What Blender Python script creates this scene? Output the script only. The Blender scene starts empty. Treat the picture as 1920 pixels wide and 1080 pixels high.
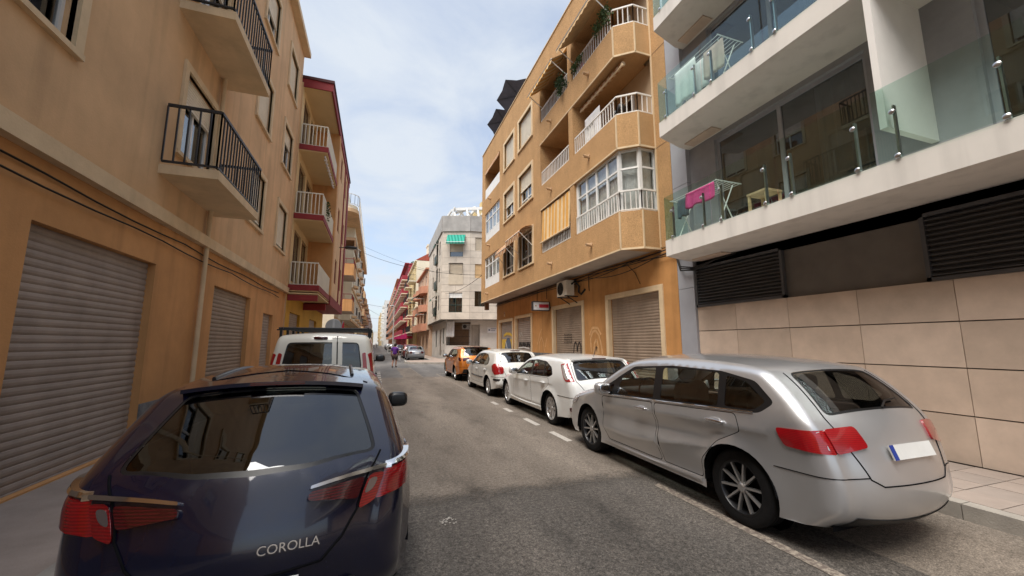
import bpy, bmesh, math, random
import numpy as np
from mathutils import Vector, Matrix
from mathutils.geometry import delaunay_2d_cdt
random.seed(7)
R = math.radians
scene = bpy.context.scene
C = scene.collection

# ------------------------------------------------------------ camera, sky, sun, exposure
CAM_Z = 1.66
cam_d = bpy.data.cameras.new('camera')
cam = bpy.data.objects.new('camera', cam_d)
C.objects.link(cam)
cam.location = (0, 0, CAM_Z)
cam.rotation_euler = (R(90 + 8.02), 0, R(-18.89))
cam_d.sensor_width = 36.0
cam_d.lens = 36.0 * 737.0 / 1920.0
cam_d.clip_start = 0.05
cam_d.clip_end = 3000
scene.camera = cam

SUN_EL, SUN_AZ = R(63), R(234)          # azimuth clockwise from +Y (street direction): behind the camera, a little left
world = bpy.data.worlds.new('World')
scene.world = world
world.use_nodes = True
wn, wl = world.node_tree.nodes, world.node_tree.links
wn.clear()
wo = wn.new('ShaderNodeOutputWorld')
bg = wn.new('ShaderNodeBackground')
bg.inputs['Strength'].default_value = 0.108
sky = wn.new('ShaderNodeTexSky')
sky.sky_type = 'NISHITA'
sky.sun_disc = False
sky.sun_elevation = SUN_EL
sky.sun_rotation = SUN_AZ
sky.air_density = 1.0
sky.dust_density = 2.2
sky.ozone_density = 1.2
tc = wn.new('ShaderNodeTexCoord')
sep = wn.new('ShaderNodeSeparateXYZ')
wl.new(tc.outputs['Generated'], sep.inputs[0])
mz = wn.new('ShaderNodeMath'); mz.operation = 'ADD'; mz.inputs[1].default_value = 0.16
wl.new(sep.outputs['Z'], mz.inputs[0])
mx = wn.new('ShaderNodeMath'); mx.operation = 'MAXIMUM'; mx.inputs[1].default_value = 0.05
wl.new(mz.outputs[0], mx.inputs[0])
vd = wn.new('ShaderNodeVectorMath'); vd.operation = 'DIVIDE'
cmb = wn.new('ShaderNodeCombineXYZ')
for k in range(3):
    wl.new(mx.outputs[0], cmb.inputs[k])
wl.new(tc.outputs['Generated'], vd.inputs[0]); wl.new(cmb.outputs[0], vd.inputs[1])
n1 = wn.new('ShaderNodeTexNoise'); n1.inputs['Scale'].default_value = 2.1; n1.inputs['Detail'].default_value = 9
n1.inputs['Roughness'].default_value = 0.56; n1.inputs['Distortion'].default_value = 0.35
wl.new(vd.outputs[0], n1.inputs['Vector'])
cr = wn.new('ShaderNodeMapRange')
cr.inputs['From Min'].default_value = 0.38; cr.inputs['From Max'].default_value = 0.65
cr.inputs['To Min'].default_value = 0.44; cr.inputs['To Max'].default_value = 0.95
wl.new(n1.outputs['Fac'], cr.inputs['Value'])
cm = wn.new('ShaderNodeMix'); cm.data_type = 'RGBA'
wl.new(cr.outputs[0], cm.inputs['Factor'])
wl.new(sky.outputs[0], cm.inputs[6])
cm.inputs[7].default_value = (3.15, 3.4, 3.72, 1)      # thin bright cloud, same units as the sky
wl.new(cm.outputs[2], bg.inputs['Color'])
wl.new(bg.outputs[0], wo.inputs[0])

sun_d = bpy.data.lights.new('sun', 'SUN')
sun_d.energy = 2.6
sun_d.angle = R(48)
sun_d.color = (1.0, 0.95, 0.88)
sun = bpy.data.objects.new('sun', sun_d)
C.objects.link(sun)
sv = Vector((math.sin(SUN_AZ) * math.cos(SUN_EL), math.cos(SUN_AZ) * math.cos(SUN_EL), math.sin(SUN_EL)))
sun.rotation_euler = sv.to_track_quat('Z', 'Y').to_euler()
sun.location = sv * 60

vs = scene.view_settings
vs.view_transform = 'Standard'
vs.look = 'None'
vs.gamma = 1.0
vs.use_curve_mapping = False
vs.exposure = 1.2
scene.render.engine = 'CYCLES'

# ------------------------------------------------------------ materials
MATS = {}

def _nodes(name):
    m = bpy.data.materials.new(name)
    m.use_nodes = True
    nt = m.node_tree
    return m, nt, nt.nodes, nt.links, nt.nodes['Principled BSDF']

def pm(name, col, rough=0.8, var=0.12, scale=3.0, bump=0.0, bscale=60.0, metal=0.0, spec=0.3, col2=None, coat=0.0, detail=6, streak=0.0, dirt=0.0, trans=0.0, speck=0.0):
    """procedural surface: base colour varied by two noises, optional bump, streaks and dirt"""
    m, nt, n, l, b = _nodes(name)
    t = n.new('ShaderNodeTexCoord')
    nz = n.new('ShaderNodeTexNoise'); nz.inputs['Scale'].default_value = scale; nz.inputs['Detail'].default_value = detail
    nz.inputs['Roughness'].default_value = 0.62
    l.new(t.outputs['Object'], nz.inputs['Vector'])
    rmp = n.new('ShaderNodeValToRGB')
    c = Vector(col[:3])
    c2 = Vector(col2) if col2 else c * (1 - var * 1.6)
    rmp.color_ramp.elements[0].position = 0.28; rmp.color_ramp.elements[0].color = (*c2, 1)
    rmp.color_ramp.elements[1].position = 0.70; rmp.color_ramp.elements[1].color = (*(c * (1 + var)), 1)
    l.new(nz.outputs['Fac'], rmp.inputs[0])
    out = rmp.outputs[0]
    if streak > 0 or dirt > 0:
        mp = n.new('ShaderNodeMapping')
        mp.inputs['Scale'].default_value = (2.6, 2.6, 0.16) if streak > 0 else (0.7, 0.7, 0.7)
        l.new(t.outputs['Object'], mp.inputs[0])
        ns = n.new('ShaderNodeTexNoise'); ns.inputs['Scale'].default_value = 1.3; ns.inputs['Detail'].default_value = 5
        l.new(mp.outputs[0], ns.inputs['Vector'])
        mr = n.new('ShaderNodeMapRange')
        mr.inputs['From Min'].default_value = 0.50; mr.inputs['From Max'].default_value = 0.72
        mr.inputs['To Max'].default_value = max(streak, dirt)
        l.new(ns.outputs['Fac'], mr.inputs['Value'])
        mi = n.new('ShaderNodeMix'); mi.data_type = 'RGBA'
        l.new(mr.outputs[0], mi.inputs['Factor']); l.new(out, mi.inputs[6])
        mi.inputs[7].default_value = (*(c * 0.42), 1)
        out = mi.outputs[2]
    if speck:
        sn_ = n.new('ShaderNodeTexNoise'); sn_.inputs['Scale'].default_value = 38; sn_.inputs['Detail'].default_value = 3
        l.new(t.outputs['Object'], sn_.inputs['Vector'])
        sr_ = n.new('ShaderNodeMapRange'); sr_.inputs['From Min'].default_value = 0.3; sr_.inputs['From Max'].default_value = 0.7
        sr_.inputs['To Min'].default_value = 1 - speck; sr_.inputs['To Max'].default_value = 1 + speck
        l.new(sn_.outputs['Fac'], sr_.inputs['Value'])
        sx_ = n.new('ShaderNodeMix'); sx_.data_type = 'RGBA'; sx_.blend_type = 'MULTIPLY'; sx_.inputs['Factor'].default_value = 1
        l.new(out, sx_.inputs[6]); l.new(sr_.outputs[0], sx_.inputs[7]); out = sx_.outputs[2]
    l.new(out, b.inputs['Base Color'])
    b.inputs['Roughness'].default_value = rough
    b.inputs['Metallic'].default_value = metal
    b.inputs['Specular IOR Level'].default_value = spec
    if coat:
        b.inputs['Coat Weight'].default_value = coat
        b.inputs['Coat Roughness'].default_value = 0.03
    if bump > 0:
        nb = n.new('ShaderNodeTexNoise'); nb.inputs['Scale'].default_value = bscale; nb.inputs['Detail'].default_value = 4
        l.new(t.outputs['Object'], nb.inputs['Vector'])
        bp = n.new('ShaderNodeBump'); bp.inputs['Strength'].default_value = bump; bp.inputs['Distance'].default_value = 0.02
        l.new(nb.outputs['Fac'], bp.inputs['Height'])
        l.new(bp.outputs[0], b.inputs['Normal'])
    if trans:
        b.inputs['Transmission Weight'].default_value = trans
    MATS[name] = m
    return m

def stripes(name, ca, cb, axis='Y', freq=4.0, rough=0.85):
    m, nt, n, l, b = _nodes(name)
    t = n.new('ShaderNodeTexCoord'); s = n.new('ShaderNodeSeparateXYZ')
    l.new(t.outputs['Object'], s.inputs[0])
    a = n.new('ShaderNodeMath'); a.operation = 'MULTIPLY'; a.inputs[1].default_value = freq
    l.new(s.outputs[axis], a.inputs[0])
    f = n.new('ShaderNodeMath'); f.operation = 'FRACT'; l.new(a.outputs[0], f.inputs[0])
    g = n.new('ShaderNodeMath'); g.operation = 'GREATER_THAN'; g.inputs[1].default_value = 0.5; l.new(f.outputs[0], g.inputs[0])
    x = n.new('ShaderNodeMix'); x.data_type = 'RGBA'
    l.new(g.outputs[0], x.inputs['Factor'])
    x.inputs[6].default_value = (*ca, 1); x.inputs[7].default_value = (*cb, 1)
    nz = n.new('ShaderNodeTexNoise'); nz.inputs['Scale'].default_value = 5
    l.new(t.outputs['Object'], nz.inputs['Vector'])
    mr = n.new('ShaderNodeMapRange'); mr.inputs['To Min'].default_value = 0.78; mr.inputs['To Max'].default_value = 1.12
    l.new(nz.outputs['Fac'], mr.inputs['Value'])
    hs = n.new('ShaderNodeMix'); hs.data_type = 'RGBA'; hs.blend_type = 'MULTIPLY'; hs.inputs['Factor'].default_value = 1
    l.new(x.outputs[2], hs.inputs[6]); l.new(mr.outputs[0], hs.inputs[7])
    l.new(hs.outputs[2], b.inputs['Base Color'])
    b.inputs['Roughness'].default_value = rough
    b.inputs['Specular IOR Level'].default_value = 0.15
    MATS[name] = m
    return m

def paint(name, col, metal=0.0, rough=0.35, coat=1.0):
    """car paint: base under clear coat, faint dust and flakes"""
    m, nt, n, l, b = _nodes(name)
    t = n.new('ShaderNodeTexCoord')
    nz = n.new('ShaderNodeTexNoise'); nz.inputs['Scale'].default_value = 2.2; nz.inputs['Detail'].default_value = 8
    l.new(t.outputs['Object'], nz.inputs['Vector'])
    mr = n.new('ShaderNodeMapRange'); mr.inputs['To Min'].default_value = 0.88; mr.inputs['To Max'].default_value = 1.08
    l.new(nz.outputs['Fac'], mr.inputs['Value'])
    x = n.new('ShaderNodeMix'); x.data_type = 'RGBA'; x.blend_type = 'MULTIPLY'; x.inputs['Factor'].default_value = 1
    x.inputs[6].default_value = (*col, 1); l.new(mr.outputs[0], x.inputs[7])
    l.new(x.outputs[2], b.inputs['Base Color'])
    b.inputs['Metallic'].default_value = metal
    mr2 = n.new('ShaderNodeMapRange'); mr2.inputs['To Min'].default_value = rough - 0.06; mr2.inputs['To Max'].default_value = rough + 0.1
    l.new(nz.outputs['Fac'], mr2.inputs['Value']); l.new(mr2.outputs[0], b.inputs['Roughness'])
    b.inputs['Coat Weight'].default_value = coat
    cr_ = n.new('ShaderNodeMapRange'); cr_.inputs['To Min'].default_value = 0.02; cr_.inputs['To Max'].default_value = 0.10
    l.new(nz.outputs['Fac'], cr_.inputs['Value']); l.new(cr_.outputs[0], b.inputs['Coat Roughness'])
    MATS[name] = m
    return m

def glass(name, tint=(0.5, 0.55, 0.55), refl=0.05, ior=1.5, rough=0.01):
    """clear pane: tinted see-through plus fresnel reflection"""
    m = bpy.data.materials.new(name); m.use_nodes = True
    nt = m.node_tree; n, l = nt.nodes, nt.links
    n.clear()
    o = n.new('ShaderNodeOutputMaterial')
    tr = n.new('ShaderNodeBsdfTransparent'); tr.inputs[0].default_value = (*tint, 1)
    gl = n.new('ShaderNodeBsdfGlossy'); gl.inputs['Roughness'].default_value = rough; gl.inputs[0].default_value = (0.95, 0.97, 1, 1)
    fr = n.new('ShaderNodeFresnel')
    ge = n.new('ShaderNodeNewGeometry'); mi_ = n.new('ShaderNodeMapRange')      # same reflection from either face of the pane
    mi_.inputs['To Min'].default_value = ior; mi_.inputs['To Max'].default_value = 1 / ior
    l.new(ge.outputs['Backfacing'], mi_.inputs['Value']); l.new(mi_.outputs[0], fr.inputs[0])
    ad = n.new('ShaderNodeMath'); ad.operation = 'ADD'; ad.inputs[1].default_value = refl; ad.use_clamp = True
    l.new(fr.outputs[0], ad.inputs[0])
    mx_ = n.new('ShaderNodeMixShader')
    l.new(ad.outputs[0], mx_.inputs[0]); l.new(tr.outputs[0], mx_.inputs[1]); l.new(gl.outputs[0], mx_.inputs[2])
    l.new(mx_.outputs[0], o.inputs[0])
    MATS[name] = m
    return m

# building stuff
pm('ochre', (0.47, 0.280, 0.132), 0.9, 0.08, 1.6, 0.7, 70, streak=0.16, spec=0.15, speck=0.25)
pm('ochre_flat', (0.53, 0.265, 0.098), 0.88, 0.12, 1.2, 0.2, 40, streak=0.35, spec=0.15)
pm('cream', (0.68, 0.52, 0.33), 0.8, 0.10, 2.0, 0.15, 40, streak=0.2)
pm('soffit', (0.42, 0.35, 0.29), 0.9, 0.12, 0.8, dirt=0.25)
pm('recess', (0.54, 0.40, 0.26), 0.9, 0.08, 1.0)
pm('white_frame', (0.74, 0.73, 0.70), 0.45, 0.06, 3.0)
pm('white_rail', (0.72, 0.69, 0.64), 0.5, 0.08, 4.0, streak=0.15)
pm('shutter', (0.31, 0.235, 0.175), 0.55, 0.12, 2.0, spec=0.4, streak=0.25)
pm('shutter_pale', (0.34, 0.28, 0.24), 0.6, 0.12, 2.0, spec=0.35, streak=0.3)
pm('roller', (0.76, 0.70, 0.58), 0.6, 0.08, 3.0)
pm('plinth', (0.17, 0.175, 0.18), 0.85, 0.25, 6.0, dirt=0.5)
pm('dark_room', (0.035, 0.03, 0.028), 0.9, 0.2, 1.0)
pm('curtain', (0.74, 0.72, 0.68), 0.9, 0.15, 5.0)
pm('curtain_teal', (0.03, 0.16, 0.22), 0.9, 0.15, 5.0)
pm('black_cable', (0.018, 0.016, 0.015), 0.6, 0.2, 4.0)
pm('ac_white', (0.62, 0.56, 0.47), 0.5, 0.10, 5.0, dirt=0.35)
pm('black_plastic', (0.018, 0.018, 0.019), 0.5, 0.15, 6.0, spec=0.4)
pm('umbrella', (0.066, 0.063, 0.078), 0.85, 0.15, 3.0)
pm('steel', (0.55, 0.56, 0.57), 0.28, 0.06, 4.0, metal=1.0)
pm('leaf', (0.055, 0.09, 0.028), 0.7, 0.35, 9.0)
pm('leaf_dark', (0.03, 0.06, 0.02), 0.7, 0.35, 9.0)
pm('spout', (0.50, 0.33, 0.19), 0.85, 0.2, 8.0)
pm('sign_white', (0.68, 0.66, 0.66), 0.4, 0.06, 4.0)
pm('sign_red', (0.45, 0.03, 0.05), 0.4, 0.10, 4.0)
pm('graffiti_black', (0.015, 0.015, 0.018), 0.6, 0.2, 8.0)
pm('graffiti_white', (0.62, 0.60, 0.57), 0.7, 0.2, 8.0)
pm('graffiti_ochre', (0.64, 0.37, 0.17), 0.8, 0.15, 8.0)
pm('mural_yellow', (0.62, 0.40, 0.06), 0.7, 0.15, 6.0)
pm('mural_blue', (0.10, 0.13, 0.19), 0.7, 0.15, 6.0)
pm('awning_tan', (0.56, 0.38, 0.20), 0.9, 0.12, 6.0)
stripes('awning_stripe', (0.66, 0.34, 0.09), (0.70, 0.52, 0.30), 'Y', 3.3)
stripes('awning_dark', (0.36, 0.14, 0.05), (0.60, 0.45, 0.30), 'Y', 4.2)
stripes('awning_green', (0.02, 0.20, 0.15), (0.05, 0.34, 0.25), 'X', 3.4)
pm('awning_green_plain', (0.04, 0.20, 0.14), 0.9, 0.15, 5.0)
pm('magenta_cloth', (0.48, 0.025, 0.13), 0.8, 0.12, 2.0)
pm('white_wall', (0.70, 0.67, 0.63), 0.8, 0.05, 1.2, dirt=0.18)
pm('slab_white', (0.68, 0.64, 0.585), 0.8, 0.05, 1.0, streak=0.28)
pm('grey_panel', (0.35, 0.355, 0.385), 0.6, 0.06, 1.5)
pm('beige_clad', (0.60, 0.47, 0.37), 0.7, 0.10, 2.5, dirt=0.2)
pm('beige_clad_b', (0.55, 0.435, 0.345), 0.65, 0.10, 2.5, dirt=0.25)
pm('beige_clad_c', (0.63, 0.50, 0.40), 0.72, 0.10, 2.5, dirt=0.15)
pm('slate_wall', (0.30, 0.30, 0.315), 0.8, 0.10, 2.0)
pm('louvre', (0.10, 0.10, 0.105), 0.5, 0.1, 3.0, metal=0.4)
glass('rail_glass', (0.82, 0.92, 0.89), 0.0, 1.42)
glass('window_glass', (0.42, 0.45, 0.46), 0.10)
glass('window_clear', (0.86, 0.88, 0.88), 0.03)
pm('linen', (0.72, 0.71, 0.70), 0.95, 0.08, 5.0)
pm('linen_tan', (0.52, 0.40, 0.34), 0.95, 0.1, 5.0)
pm('linen_dark', (0.09, 0.12, 0.15), 0.95, 0.15, 6.0)
pm('towel_pink', (0.62, 0.07, 0.24), 0.95, 0.12, 12.0)
# grey corner building and far street
pm('stone', (0.62, 0.545, 0.455), 0.8, 0.12, 0.9, 0.1, 30, dirt=0.2)
pm('stone_b', (0.585, 0.515, 0.43), 0.8, 0.12, 0.9, 0.1, 30, dirt=0.2)
pm('stone_c', (0.65, 0.57, 0.475), 0.8, 0.12, 0.9, 0.1, 30, dirt=0.2)
pm('stone_joint', (0.16, 0.14, 0.12), 0.9, 0.1, 2.0)
pm('concrete', (0.38, 0.36, 0.335), 0.85, 0.15, 1.2, dirt=0.3)
pm('concrete_pale', (0.55, 0.51, 0.46), 0.85, 0.12, 1.2, dirt=0.2)
pm('blind', (0.55, 0.47, 0.36), 0.7, 0.06, 3.0)
pm('blind_orange', (0.68, 0.47, 0.25), 0.7, 0.06, 3.0)
pm('dark_green', (0.03, 0.05, 0.04), 0.5, 0.1, 3.0)
pm('salmon', (0.50, 0.23, 0.145), 0.85, 0.10, 1.4, streak=0.2)
pm('salmon_pale', (0.58, 0.40, 0.28), 0.85, 0.10, 1.4)
pm('cream_wall', (0.76, 0.68, 0.52), 0.85, 0.06, 0.8, streak=0.1)
pm('mustard_pale', (0.60, 0.46, 0.23), 0.85, 0.08, 0.8)
pm('red_wall', (0.33, 0.045, 0.06), 0.85, 0.12, 0.9)
pm('red_tile', (0.36, 0.08, 0.05), 0.8, 0.2, 3.0)
pm('brick_far', (0.46, 0.20, 0.11), 0.85, 0.14, 1.5)
pm('white_far', (0.66, 0.64, 0.60), 0.85, 0.06, 0.6)
pm('tan_far', (0.58, 0.45, 0.27), 0.85, 0.08, 0.6)
pm('peach', (0.66, 0.43, 0.24), 0.85, 0.10, 1.0, 0.15, 50, streak=0.32)
pm('peach_deep', (0.60, 0.31, 0.125), 0.85, 0.12, 1.0, 0.15, 50, streak=0.35)
pm('oxide_red', (0.23, 0.028, 0.030), 0.7, 0.12, 2.0)
pm('dark_fascia', (0.07, 0.02, 0.022), 0.7, 0.15, 2.0)
pm('yellow_wall', (0.60, 0.34, 0.045), 0.8, 0.10, 1.0, dirt=0.2)
pm('tan_soffit', (0.66, 0.49, 0.27), 0.9, 0.06, 0.8)
pm('cream_panel', (0.66, 0.62, 0.52), 0.7, 0.06, 2.0)
pm('timber', (0.22, 0.13, 0.07), 0.8, 0.15, 3.0)
# street
pm('kerb', (0.36, 0.33, 0.29), 0.9, 0.15, 3.0, 0.2, 60)
pm('paver', (0.34, 0.28, 0.24), 0.9, 0.12, 2.0, 0.15, 80, dirt=0.3)
pm('paver_b', (0.31, 0.26, 0.225), 0.9, 0.12, 2.0, 0.15, 80, dirt=0.3)
pm('far_pavement', (0.33, 0.255, 0.21), 0.9, 0.12, 1.2, dirt=0.25)
pm('earth', (0.20, 0.17, 0.14), 0.95, 0.2, 0.3)
pm('post_white', (0.66, 0.66, 0.64), 0.5, 0.1, 3.0)
pm('sign_grey', (0.38, 0.40, 0.41), 0.4, 0.05, 2.0, metal=0.5)
pm('lamp_black', (0.03, 0.03, 0.032), 0.45, 0.15, 4.0)

def asphalt(name, c_lo, c_hi, speck=0.5, crack=0.6, edge_y=None):
    m, nt, n, l, b = _nodes(name)
    t = n.new('ShaderNodeTexCoord')
    big = n.new('ShaderNodeTexNoise'); big.inputs['Scale'].default_value = 0.55; big.inputs['Detail'].default_value = 7
    big.inputs['Roughness'].default_value = 0.6
    mp = n.new('ShaderNodeMapping'); mp.inputs['Scale'].default_value = (1.6, 0.45, 1)
    l.new(t.outputs['Object'], mp.inputs[0]); l.new(mp.outputs[0], big.inputs['Vector'])
    rp = n.new('ShaderNodeValToRGB')
    rp.color_ramp.elements[0].position = 0.32; rp.color_ramp.elements[0].color = (*c_lo, 1)
    rp.color_ramp.elements[1].position = 0.66; rp.color_ramp.elements[1].color = (*c_hi, 1)
    l.new(big.outputs['Fac'], rp.inputs[0])
    # aggregate grains
    gr = n.new('ShaderNodeTexNoise'); gr.inputs['Scale'].default_value = 95; gr.inputs['Detail'].default_value = 3
    l.new(t.outputs['Object'], gr.inputs['Vector'])
    gm = n.new('ShaderNodeMapRange'); gm.inputs['From Min'].default_value = 0.3; gm.inputs['From Max'].default_value = 0.7
    gm.inputs['To Min'].default_value = 1 - speck; gm.inputs['To Max'].default_value = 1 + speck
    l.new(gr.outputs['Fac'], gm.inputs['Value'])
    gr2 = n.new('ShaderNodeTexNoise'); gr2.inputs['Scale'].default_value = 26; gr2.inputs['Detail'].default_value = 4; gr2.inputs['Roughness'].default_value = 0.7
    l.new(t.outputs['Object'], gr2.inputs['Vector'])
    gm2 = n.new('ShaderNodeMapRange'); gm2.inputs['From Min'].default_value = 0.3; gm2.inputs['From Max'].default_value = 0.7
    gm2.inputs['To Min'].default_value = 1 - speck * .85; gm2.inputs['To Max'].default_value = 1 + speck * .85
    l.new(gr2.outputs['Fac'], gm2.inputs['Value'])
    gmm = n.new('ShaderNodeMath'); gmm.operation = 'MULTIPLY'; l.new(gm.outputs[0], gmm.inputs[0]); l.new(gm2.outputs[0], gmm.inputs[1])
    mu = n.new('ShaderNodeMix'); mu.data_type = 'RGBA'; mu.blend_type = 'MULTIPLY'; mu.inputs['Factor'].default_value = 1
    l.new(rp.outputs[0], mu.inputs[6]); l.new(gmm.outputs[0], mu.inputs[7])
    # worn dark blotches and cracks, patchy
    vo = n.new('ShaderNodeTexVoronoi'); vo.feature = 'DISTANCE_TO_EDGE'; vo.inputs['Scale'].default_value = 1.15
    dn = n.new('ShaderNodeTexNoise'); dn.inputs['Scale'].default_value = 3.0; dn.inputs['Detail'].default_value = 6
    l.new(t.outputs['Object'], dn.inputs['Vector'])
    av = n.new('ShaderNodeVectorMath'); av.operation = 'MULTIPLY_ADD'
    l.new(dn.outputs['Color'], av.inputs[0]); av.inputs[1].default_value = (0.9, 0.9, 0.0); l.new(t.outputs['Object'], av.inputs[2])
    l.new(av.outputs[0], vo.inputs['Vector'])
    cm_ = n.new('ShaderNodeMapRange'); cm_.inputs['From Min'].default_value = 0.0; cm_.inputs['From Max'].default_value = 0.014
    cm_.inputs['To Min'].default_value = 1.0; cm_.inputs['To Max'].default_value = 0.0
    l.new(vo.outputs['Distance'], cm_.inputs['Value'])
    pt = n.new('ShaderNodeTexNoise'); pt.inputs['Scale'].default_value = 0.5; l.new(t.outputs['Object'], pt.inputs['Vector'])
    pmr = n.new('ShaderNodeMapRange'); pmr.inputs['From Min'].default_value = 0.5; pmr.inputs['From Max'].default_value = 0.64
    pmr.inputs['To Max'].default_value = crack
    l.new(pt.outputs['Fac'], pmr.inputs['Value'])
    pr = n.new('ShaderNodeMath'); pr.operation = 'MULTIPLY'
    l.new(cm_.outputs[0], pr.inputs[0]); l.new(pmr.outputs[0], pr.inputs[1])
    bl = n.new('ShaderNodeTexNoise'); bl.inputs['Scale'].default_value = 2.2; bl.inputs['Detail'].default_value = 8; bl.inputs['Roughness'].default_value = 0.7
    mp2 = n.new('ShaderNodeMapping'); mp2.inputs['Scale'].default_value = (1.0, 0.35, 1); mp2.inputs['Location'].default_value = (3.1, 1.7, 0)
    l.new(t.outputs['Object'], mp2.inputs[0]); l.new(mp2.outputs[0], bl.inputs['Vector'])
    blr = n.new('ShaderNodeMapRange'); blr.inputs['From Min'].default_value = 0.52; blr.inputs['From Max'].default_value = 0.72; blr.inputs['To Max'].default_value = 0.6
    l.new(bl.outputs['Fac'], blr.inputs['Value'])
    mxx = n.new('ShaderNodeMath'); mxx.operation = 'MAXIMUM'; l.new(pr.outputs[0], mxx.inputs[0]); l.new(blr.outputs[0], mxx.inputs[1])
    fs_ = n.new('ShaderNodeTexNoise'); fs_.inputs['Scale'].default_value = 11; fs_.inputs['Detail'].default_value = 9; fs_.inputs['Roughness'].default_value = 0.78
    l.new(t.outputs['Object'], fs_.inputs['Vector'])
    fr_ = n.new('ShaderNodeMapRange'); fr_.inputs['From Min'].default_value = 0.57; fr_.inputs['From Max'].default_value = 0.66; fr_.inputs['To Max'].default_value = 0.85
    l.new(fs_.outputs['Fac'], fr_.inputs['Value'])
    fk = n.new('ShaderNodeMapRange'); fk.inputs['From Min'].default_value = 0.46; fk.inputs['From Max'].default_value = 0.62
    l.new(bl.outputs['Fac'], fk.inputs['Value'])
    fx = n.new('ShaderNodeMath'); fx.operation = 'MULTIPLY'; l.new(fr_.outputs[0], fx.inputs[0]); l.new(fk.outputs[0], fx.inputs[1])
    mx2 = n.new('ShaderNodeMath'); mx2.operation = 'MAXIMUM'; l.new(mxx.outputs[0], mx2.inputs[0]); l.new(fx.outputs[0], mx2.inputs[1]); mxx = mx2
    fi = n.new('ShaderNodeMix'); fi.data_type = 'RGBA'
    l.new(mxx.outputs[0], fi.inputs['Factor']); l.new(mu.outputs[2], fi.inputs[6])
    fi.inputs[7].default_value = (*(Vector(c_lo) * 0.42), 1)
    # tyre-polished lanes: faint bands along the street
    sxx = n.new('ShaderNodeSeparateXYZ'); l.new(av.outputs[0], sxx.inputs[0])
    sn1 = n.new('ShaderNodeMath'); sn1.operation = 'MULTIPLY'; sn1.inputs[1].default_value = 4.1; l.new(sxx.outputs['X'], sn1.inputs[0])
    sn2 = n.new('ShaderNodeMath'); sn2.operation = 'SINE'; l.new(sn1.outputs[0], sn2.inputs[0])
    sn3 = n.new('ShaderNodeMapRange'); sn3.inputs['From Min'].default_value = -1; sn3.inputs['To Min'].default_value = 0.86; sn3.inputs['To Max'].default_value = 1.06
    l.new(sn2.outputs[0], sn3.inputs['Value'])
    ln = n.new('ShaderNodeMix'); ln.data_type = 'RGBA'; ln.blend_type = 'MULTIPLY'; ln.inputs['Factor'].default_value = 1
    l.new(fi.outputs[2], ln.inputs[6]); l.new(sn3.outputs[0], ln.inputs[7])
    l.new(ln.outputs[2], b.inputs['Base Color'])
    if edge_y is not None:      # feathered, worn far edge of a repair
        sy = n.new('ShaderNodeSeparateXYZ'); l.new(t.outputs['Object'], sy.inputs[0])
        e1 = n.new('ShaderNodeMath'); e1.operation = 'MULTIPLY_ADD'; e1.inputs[1].default_value = 0.5; l.new(dn.outputs['Fac'], e1.inputs[0]); l.new(sy.outputs['Y'], e1.inputs[2])
        e3 = n.new('ShaderNodeMath'); e3.operation = 'MULTIPLY_ADD'; e3.inputs[1].default_value = 0.16; l.new(gr2.outputs['Fac'], e3.inputs[0]); l.new(e1.outputs[0], e3.inputs[2])
        e2 = n.new('ShaderNodeMapRange'); e2.inputs['From Min'].default_value = edge_y + .20; e2.inputs['From Max'].default_value = edge_y + .60; e2.inputs['To Min'].default_value = 1; e2.inputs['To Max'].default_value = 0
        l.new(e3.outputs[0], e2.inputs['Value']); l.new(e2.outputs[0], b.inputs['Alpha'])
    b.inputs['Roughness'].default_value = 0.82
    b.inputs['Specular IOR Level'].default_value = 0.3
    bp = n.new('ShaderNodeBump'); bp.inputs['Strength'].default_value = 0.45; bp.inputs['Distance'].default_value = 0.01
    l.new(gr.outputs['Fac'], bp.inputs['Height']); l.new(bp.outputs[0], b.inputs['Normal'])
    MATS[name] = m
asphalt('road_brown', (0.156, 0.130, 0.106), (0.250, 0.211, 0.173), 0.5)
asphalt('road_grey', (0.125, 0.118, 0.112), (0.185, 0.172, 0.160), 0.35)
asphalt('road_patch', (0.082, 0.074, 0.066), (0.134, 0.117, 0.101), 0.6, 0.2, 4.44)

def worn_paint(name, col, wear=0.5):
    m, nt, n, l, b = _nodes(name)
    t = n.new('ShaderNodeTexCoord')
    nz = n.new('ShaderNodeTexNoise'); nz.inputs['Scale'].default_value = 24; nz.inputs['Detail'].default_value = 8; nz.inputs['Roughness'].default_value = 0.75
    l.new(t.outputs['Object'], nz.inputs['Vector'])
    rp = n.new('ShaderNodeValToRGB')
    rp.color_ramp.elements[0].position = wear - 0.06; rp.color_ramp.elements[0].color = (0.15, 0.12, 0.10, 1)
    rp.color_ramp.elements[1].position = wear + 0.06; rp.color_ramp.elements[1].color = (*col, 1)
    l.new(nz.outputs['Fac'], rp.inputs[0]); l.new(rp.outputs[0], b.inputs['Base Color'])
    b.inputs['Roughness'].default_value = 0.8
    MATS[name] = m
worn_paint('marking', (0.50, 0.46, 0.41), 0.40)
worn_paint('marking_faded', (0.36, 0.31, 0.25), 0.52)

# ------------------------------------------------------------ mesh helpers
LOC = {}

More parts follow.
